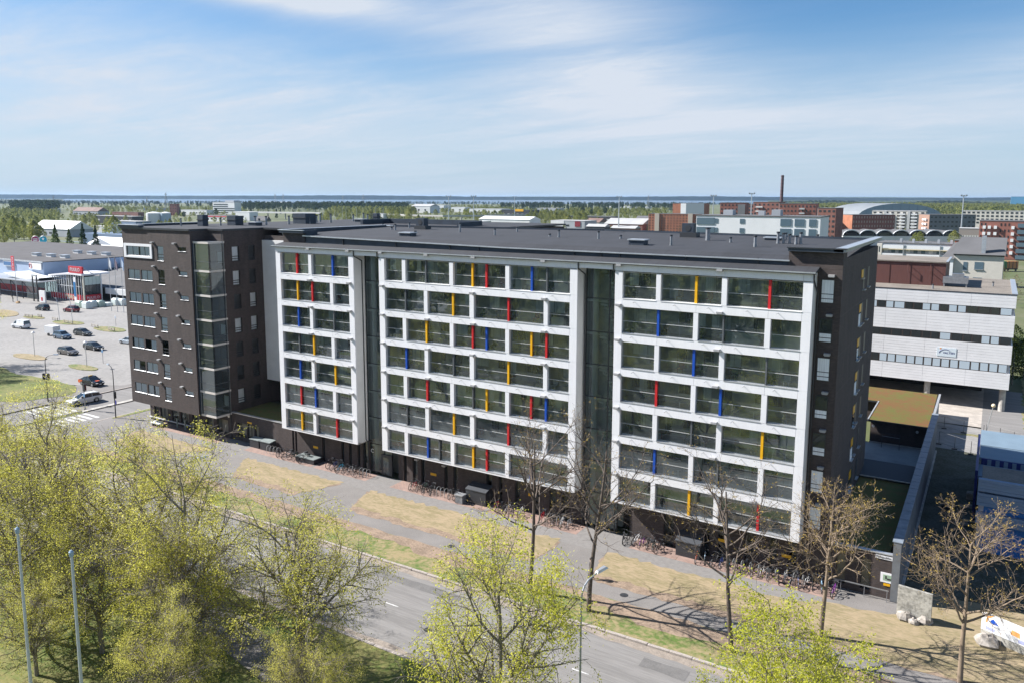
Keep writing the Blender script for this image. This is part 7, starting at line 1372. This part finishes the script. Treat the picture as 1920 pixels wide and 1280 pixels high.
BI = [far_tree(s, 11 + s % 4, 3.3 + .4 * (s % 3), lf_b, 1300, 'birch', .60) for s in range(5)]; SP = [far_tree(40 + s, 15 + s, 2.6, lf_s, 1500, 'spruce', .60) for s in range(3)]; PI_ = [far_tree(60 + s, 15 + s, 3.2, lf_p, 900, 'pine', .8) for s in range(3)]; LS = [far_tree(70 + s, 15, 3.0, leafmat('larch_far', (.045, .085, .02), (.13, .17, .04), .25), 1500, 'spruce', .6) for s in range(2)]
def single(nm, me, px, D, lb, s=1.0, grp=None, rz=None, cat='tree'):
    o = link(nm, me, None, local=True); o.location = at(px, D); o.rotation_euler = (0, 0, R.uniform(0, 6.28)); o.scale = (s * R.uniform(.95, 1.08),) * 2 + (s,); return tag(o, lb, cat, grp)
for px, D, me, s, lb in ((98, 395, LS[0], 1.08, 'tall fresh green conifer beside the round signs'), (124, 400, LS[1], .92, 'green conifer just right of the tallest one'), (150, 400, SP[0], 1.1, 'blue-green spruce behind the grey store roof'), (174, 405, SP[1], .95, 'dark narrow spruce next to the sign pole'), (83, 345, BI[1], .58, 'small round green tree in front of the red fence'), (210, 470, BI[2], 1.45, 'large pale birch left of the brick tower roof'), (58, 520, BI[0], 1.35, 'broad pale birch left of the white hall roof'), (20, 500, BI[3], 1.3, 'broad birch at the edge of the photograph'), (1730, 480, BI[4], .95, 'rounded green tree before the vaulted roofs'), (1795, 470, BI[2], .9, 'green tree under the orange crane post'), (1722, 485, BI[1], .8, 'lower green tree beside the rounded one before the vaulted roofs')): single('tree', me, px, D, lb, s)
def scatter(n, px0, px1, D0, D1, kinds, lb, grp, s0=.85, s1=1.2, nm='birch_tree'):
    for i in range(n): single(nm, R.choice(kinds), R.uniform(px0, px1), R.uniform(D0, D1), lb, R.uniform(s0, s1) * .85, grp)
scatter(16, -20, 82, 640, 760, BI, 'pale green birch in the grove left of the white hall', 'birches in the grove left of the white hall', .9, 1.4)
scatter(12, -15, 78, 450, 560, BI, 'tall pale birch by the striped white roof', 'birches by the striped white roof', .8, 1.2)
scatter(14, 130, 240, 640, 900, BI, 'birch among the halls behind the grey store', 'birches among the halls behind the grey store')
scatter(34, 235, 440, 470, 640, BI, 'birch in the belt just behind the tower block roof', 'birches in the belt behind the tower roof', .8, 1.15)
scatter(16, 440, 560, 520, 640, BI, 'pale birch behind the roof vents', 'birches behind the roof vents', .7, 1.0)
scatter(26, 600, 780, 900, 1100, BI, 'birch at the foot of the pine wood by the flyover', 'birches at the foot of the pine wood', 1.1, 1.7)
scatter(14, 770, 960, 900, 1300, BI, 'birch scattered near the white sheds and the flyover', 'birches near the white sheds', .8, 1.2)
scatter(36, 985, 1105, 780, 1050, BI, 'birch in the green grove left of the grey warehouse', 'birches in the grove left of the grey warehouse', 1.0, 1.45)
scatter(18, 1040, 1250, 1050, 1400, BI + PI_[:1], 'tree in the strip above the red-brown sheds', 'trees above the red-brown sheds', .9, 1.3, 'tree')
scatter(20, 815, 1170, 540, 590, BI, 'young birch along the pale rail yard fence', 'young birches along the rail yard fence', .42, .66)
scatter(10, 330, 560, 1000, 1400, SP + PI_, 'dark spruce between the tanks and the white office', 'spruces near the white office', .8, 1.1, 'spruce_tree')
scatter(6, 1205, 1300, 560, 600, [far_tree(90, 12, 2.0, leafmat('bare_far', (.12, .09, .06), (.2, .15, .10), .2), 500, 'birch', .3)], 'leafless tree before the orange brick flats', 'leafless trees before the orange brick flats', .9, 1.1, 'bare_tree')
scatter(6, 1845, 1925, 210, 260, [far_tree(91, 11, 2.4, leafmat('bare_far', (.12, .09, .06), (.2, .15, .1)), 700, 'birch', .22)], 'leafless tree by the tracks right of the cream house', 'leafless trees by the tracks', .9, 1.2, 'bare_tree')
scatter(7, 1893, 1960, 120, 150, [far_tree(92, 8, 3.0, leafmat('dark_shrub', (.03, .05, .02), (.08, .10, .03), .2), 1600, 'birch', .3)], 'dark green tree beyond the corner of the white office', 'dark trees beyond the white office', .8, 1.1, 'tree')
# big trees above the lawn mound at the edge of the view and the park seen mirrored in the glazing
for x, y, s, lb in ((-82, -3, 1.2, 'dark tree at the edge shading the lawn mound'), (-88, 3, 1.25, 'second dark tree shading the car park entry')): tree(lb, (x, y, 0), 1.0, LA, s * .8, name='birch_tree')
def wood(name, items, mlist, mats, kindname='stuff'):
    """a wood that reads as one mass: many crowns in one object"""
    Vs, Fs, Ms, o = [], [], [], 0
    for me, (x, y, z), s, a in items:
        n = len(me.vertices); V = np.empty(n * 3, np.float32); me.vertices.foreach_get('co', V); V = V.reshape(-1, 3) * s; c, sn = math.cos(a), math.sin(a); V = np.stack([V[:, 0] * c - V[:, 1] * sn + x, V[:, 0] * sn + V[:, 1] * c + y, V[:, 2] + z], 1)
        F = np.empty(len(me.loops), np.int32); me.loops.foreach_get('vertex_index', F); Vs.append(V); Fs.append(F.reshape(-1, 4) + o); o += n
    return kind(link(name, np_mesh(name, np.concatenate(Vs), np.concatenate(Fs), mats)), 'stuff')
def cheap(seed, lm, shape, H=14, wid=3.2, n=110, size=2.0): return far_tree(seed, H, wid, lm, n, shape, size)
cpi = [cheap(s, lf_p, 'pine', 16, 3.6) for s in range(3)]; cbi = [cheap(10 + s, lf_b, 'birch', 12, 4.2, 150, 1.8) for s in range(3)]; csp = [cheap(20 + s, lf_s, 'spruce', 17, 3.0) for s in range(2)]
def region(n, px0, px1, D0, D1, kinds, s0=.8, s1=1.25):
    out_ = []
    for i in range(n):
        D = math.sqrt(R.uniform(D0 * D0, D1 * D1)); p = at(R.uniform(px0, px1), D); out_.append((R.choice(kinds), (p.x, p.y, -.2), R.uniform(s0, s1), R.uniform(0, 6.28)))
    return out_
wood('pine_wood', region(340, 455, 765, 1450, 1950, cpi, .9, 1.25) + region(150, 20, 108, 1350, 1800, cpi, 1.0, 1.4), None, [lf_p])
wood('town_trees', region(300, -40, 460, 620, 1300, cbi, .35, .6) + region(330, 560, 1240, 640, 1300, cbi, .35, .6) + region(120, 1480, 1920, 560, 1000, cbi, .5, .8), None, [lf_b])
wood('mixed_wood', region(300, 940, 1270, 1700, 2500, cpi + csp, .8, 1.1) + region(120, 100, 460, 1900, 2700, cpi, .6, .9), None, [lf_p])
wood('birch_wood', region(1500, 1480, 2020, 1250, 2600, cbi, 1.1, 1.5) + region(160, -60, 110, 850, 1500, cbi, .6, .95) + region(120, 620, 780, 1350, 1500, cbi, .9, 1.2) + region(330, 870, 1250, 1100, 1700, cbi, .55, .95) + region(250, 760, 960, 1500, 2300, cbi, .5, .8) + region(200, 180, 460, 1300, 1900, cbi, .5, .8) + region(700, -60, 1300, 1300, 2700, cbi, .35, .65), None, [lf_b])
wood('lakeside_wood', region(1300, -80, 1500, 2700, 3500, cpi + cpi + csp, .45, .8) + region(160, -80, 130, 2200, 3600, cpi, .6, .9), None, [lf_p])
wood('park_grove', [(R.choice(BI + BI + LS + PI_), (x_, y_, 0), R.uniform(.75, 1.15), R.uniform(0, 6.28)) for x_, y_ in [(R.uniform(-95, 52), R.uniform(-103, -30)) for i in range(150)] if y_ < -61.8 + (70 - x_) * .47 - 13 and not (abs(y_ + 46 + max(0, x_ - 10) * .7) < 3)], None, [lf_b])
wood('park_trees', [(R.choice(cbi + cpi), (R.uniform(-90, 170), R.uniform(-250, -96), 0), R.uniform(.7, 1.15), R.uniform(0, 6.28)) for i in range(240)], None, [lf_b])
# lake and the far shore
water = mat('lake_water', (.05, .09, .14), .25, n=.004, amt=.2)
wp = [at(-400, 3650), at(420, 3500), at(700, 3400), at(1100, 3500), at(1480, 3600), at(1500, 8200), at(900, 8400), at(300, 8300), at(-400, 8200)]
kind(MB().poly([(p.x, p.y, -.10) for p in wp]).build('lake', water), 'structure')
def shore(name, px0, px1, D0, D1, h0, h1, seed, lm):
    r = random.Random(seed); n = 260; b = MB(); vs = []; rows_ = 5
    for j in range(rows_):
        D = D0 + (D1 - D0) * j / (rows_ - 1)
        for i in range(n + 1):
            p = at(px0 + (px1 - px0) * i / n, D); h = 0 if j in (0, rows_ - 1) else h0 + (h1 - h0) * (.5 + .25 * math.sin(i * .13 + seed) + .25 * math.sin(i * .041 + seed * 2)) + r.uniform(-1.6, 1.6)
            vs.append((p.x, p.y, h))
        if j == 0:
            D = D0 + 12
            for i in range(n + 1): p = at(px0 + (px1 - px0) * i / n, D); vs.append((p.x, p.y, h0 + (h1 - h0) * (.5 + .5 * math.sin(i * .11 + seed)) + r.uniform(-2, 2)))
    R_n = rows_ + 1; fs = [(j * (n + 1) + i, j * (n + 1) + i + 1, (j + 1) * (n + 1) + i + 1, (j + 1) * (n + 1) + i) for j in range(R_n - 1) for i in range(n)]
    return kind(b.add(vs, fs).build(name, lm), 'stuff')
shore_m = mat('shore_wood', (.028, .048, .024), .95, n=.01, amt=.4)
shore('far_shore_wood', -500, 2500, 7900, 12500, 30, 42, 3, shore_m); shore('near_shore_wood', 1440, 2500, 3300, 5200, 12, 20, 5, shore_m); shore('near_shore_wood', -500, 118, 3000, 5600, 7, 13, 7, shore_m)

# air between here and the far shore
hm = bpy.data.materials.new('haze'); hm.use_nodes = True; t = hm.node_tree; t.nodes.clear(); ho_ = N(t, 'ShaderNodeOutputMaterial'); pv = N(t, 'ShaderNodeVolumePrincipled'); pv.inputs['Color'].default_value = (.50, .72, 1.0, 1); pv.inputs['Density'].default_value = 4.2e-5; pv.inputs['Anisotropy'].default_value = 0.2; L(t, pv.outputs[0], ho_.inputs['Volume'])
kind(MB().box(-25500, 15500, -5500, 29500, -1.3, 62).build('haze', hm), 'stuff')
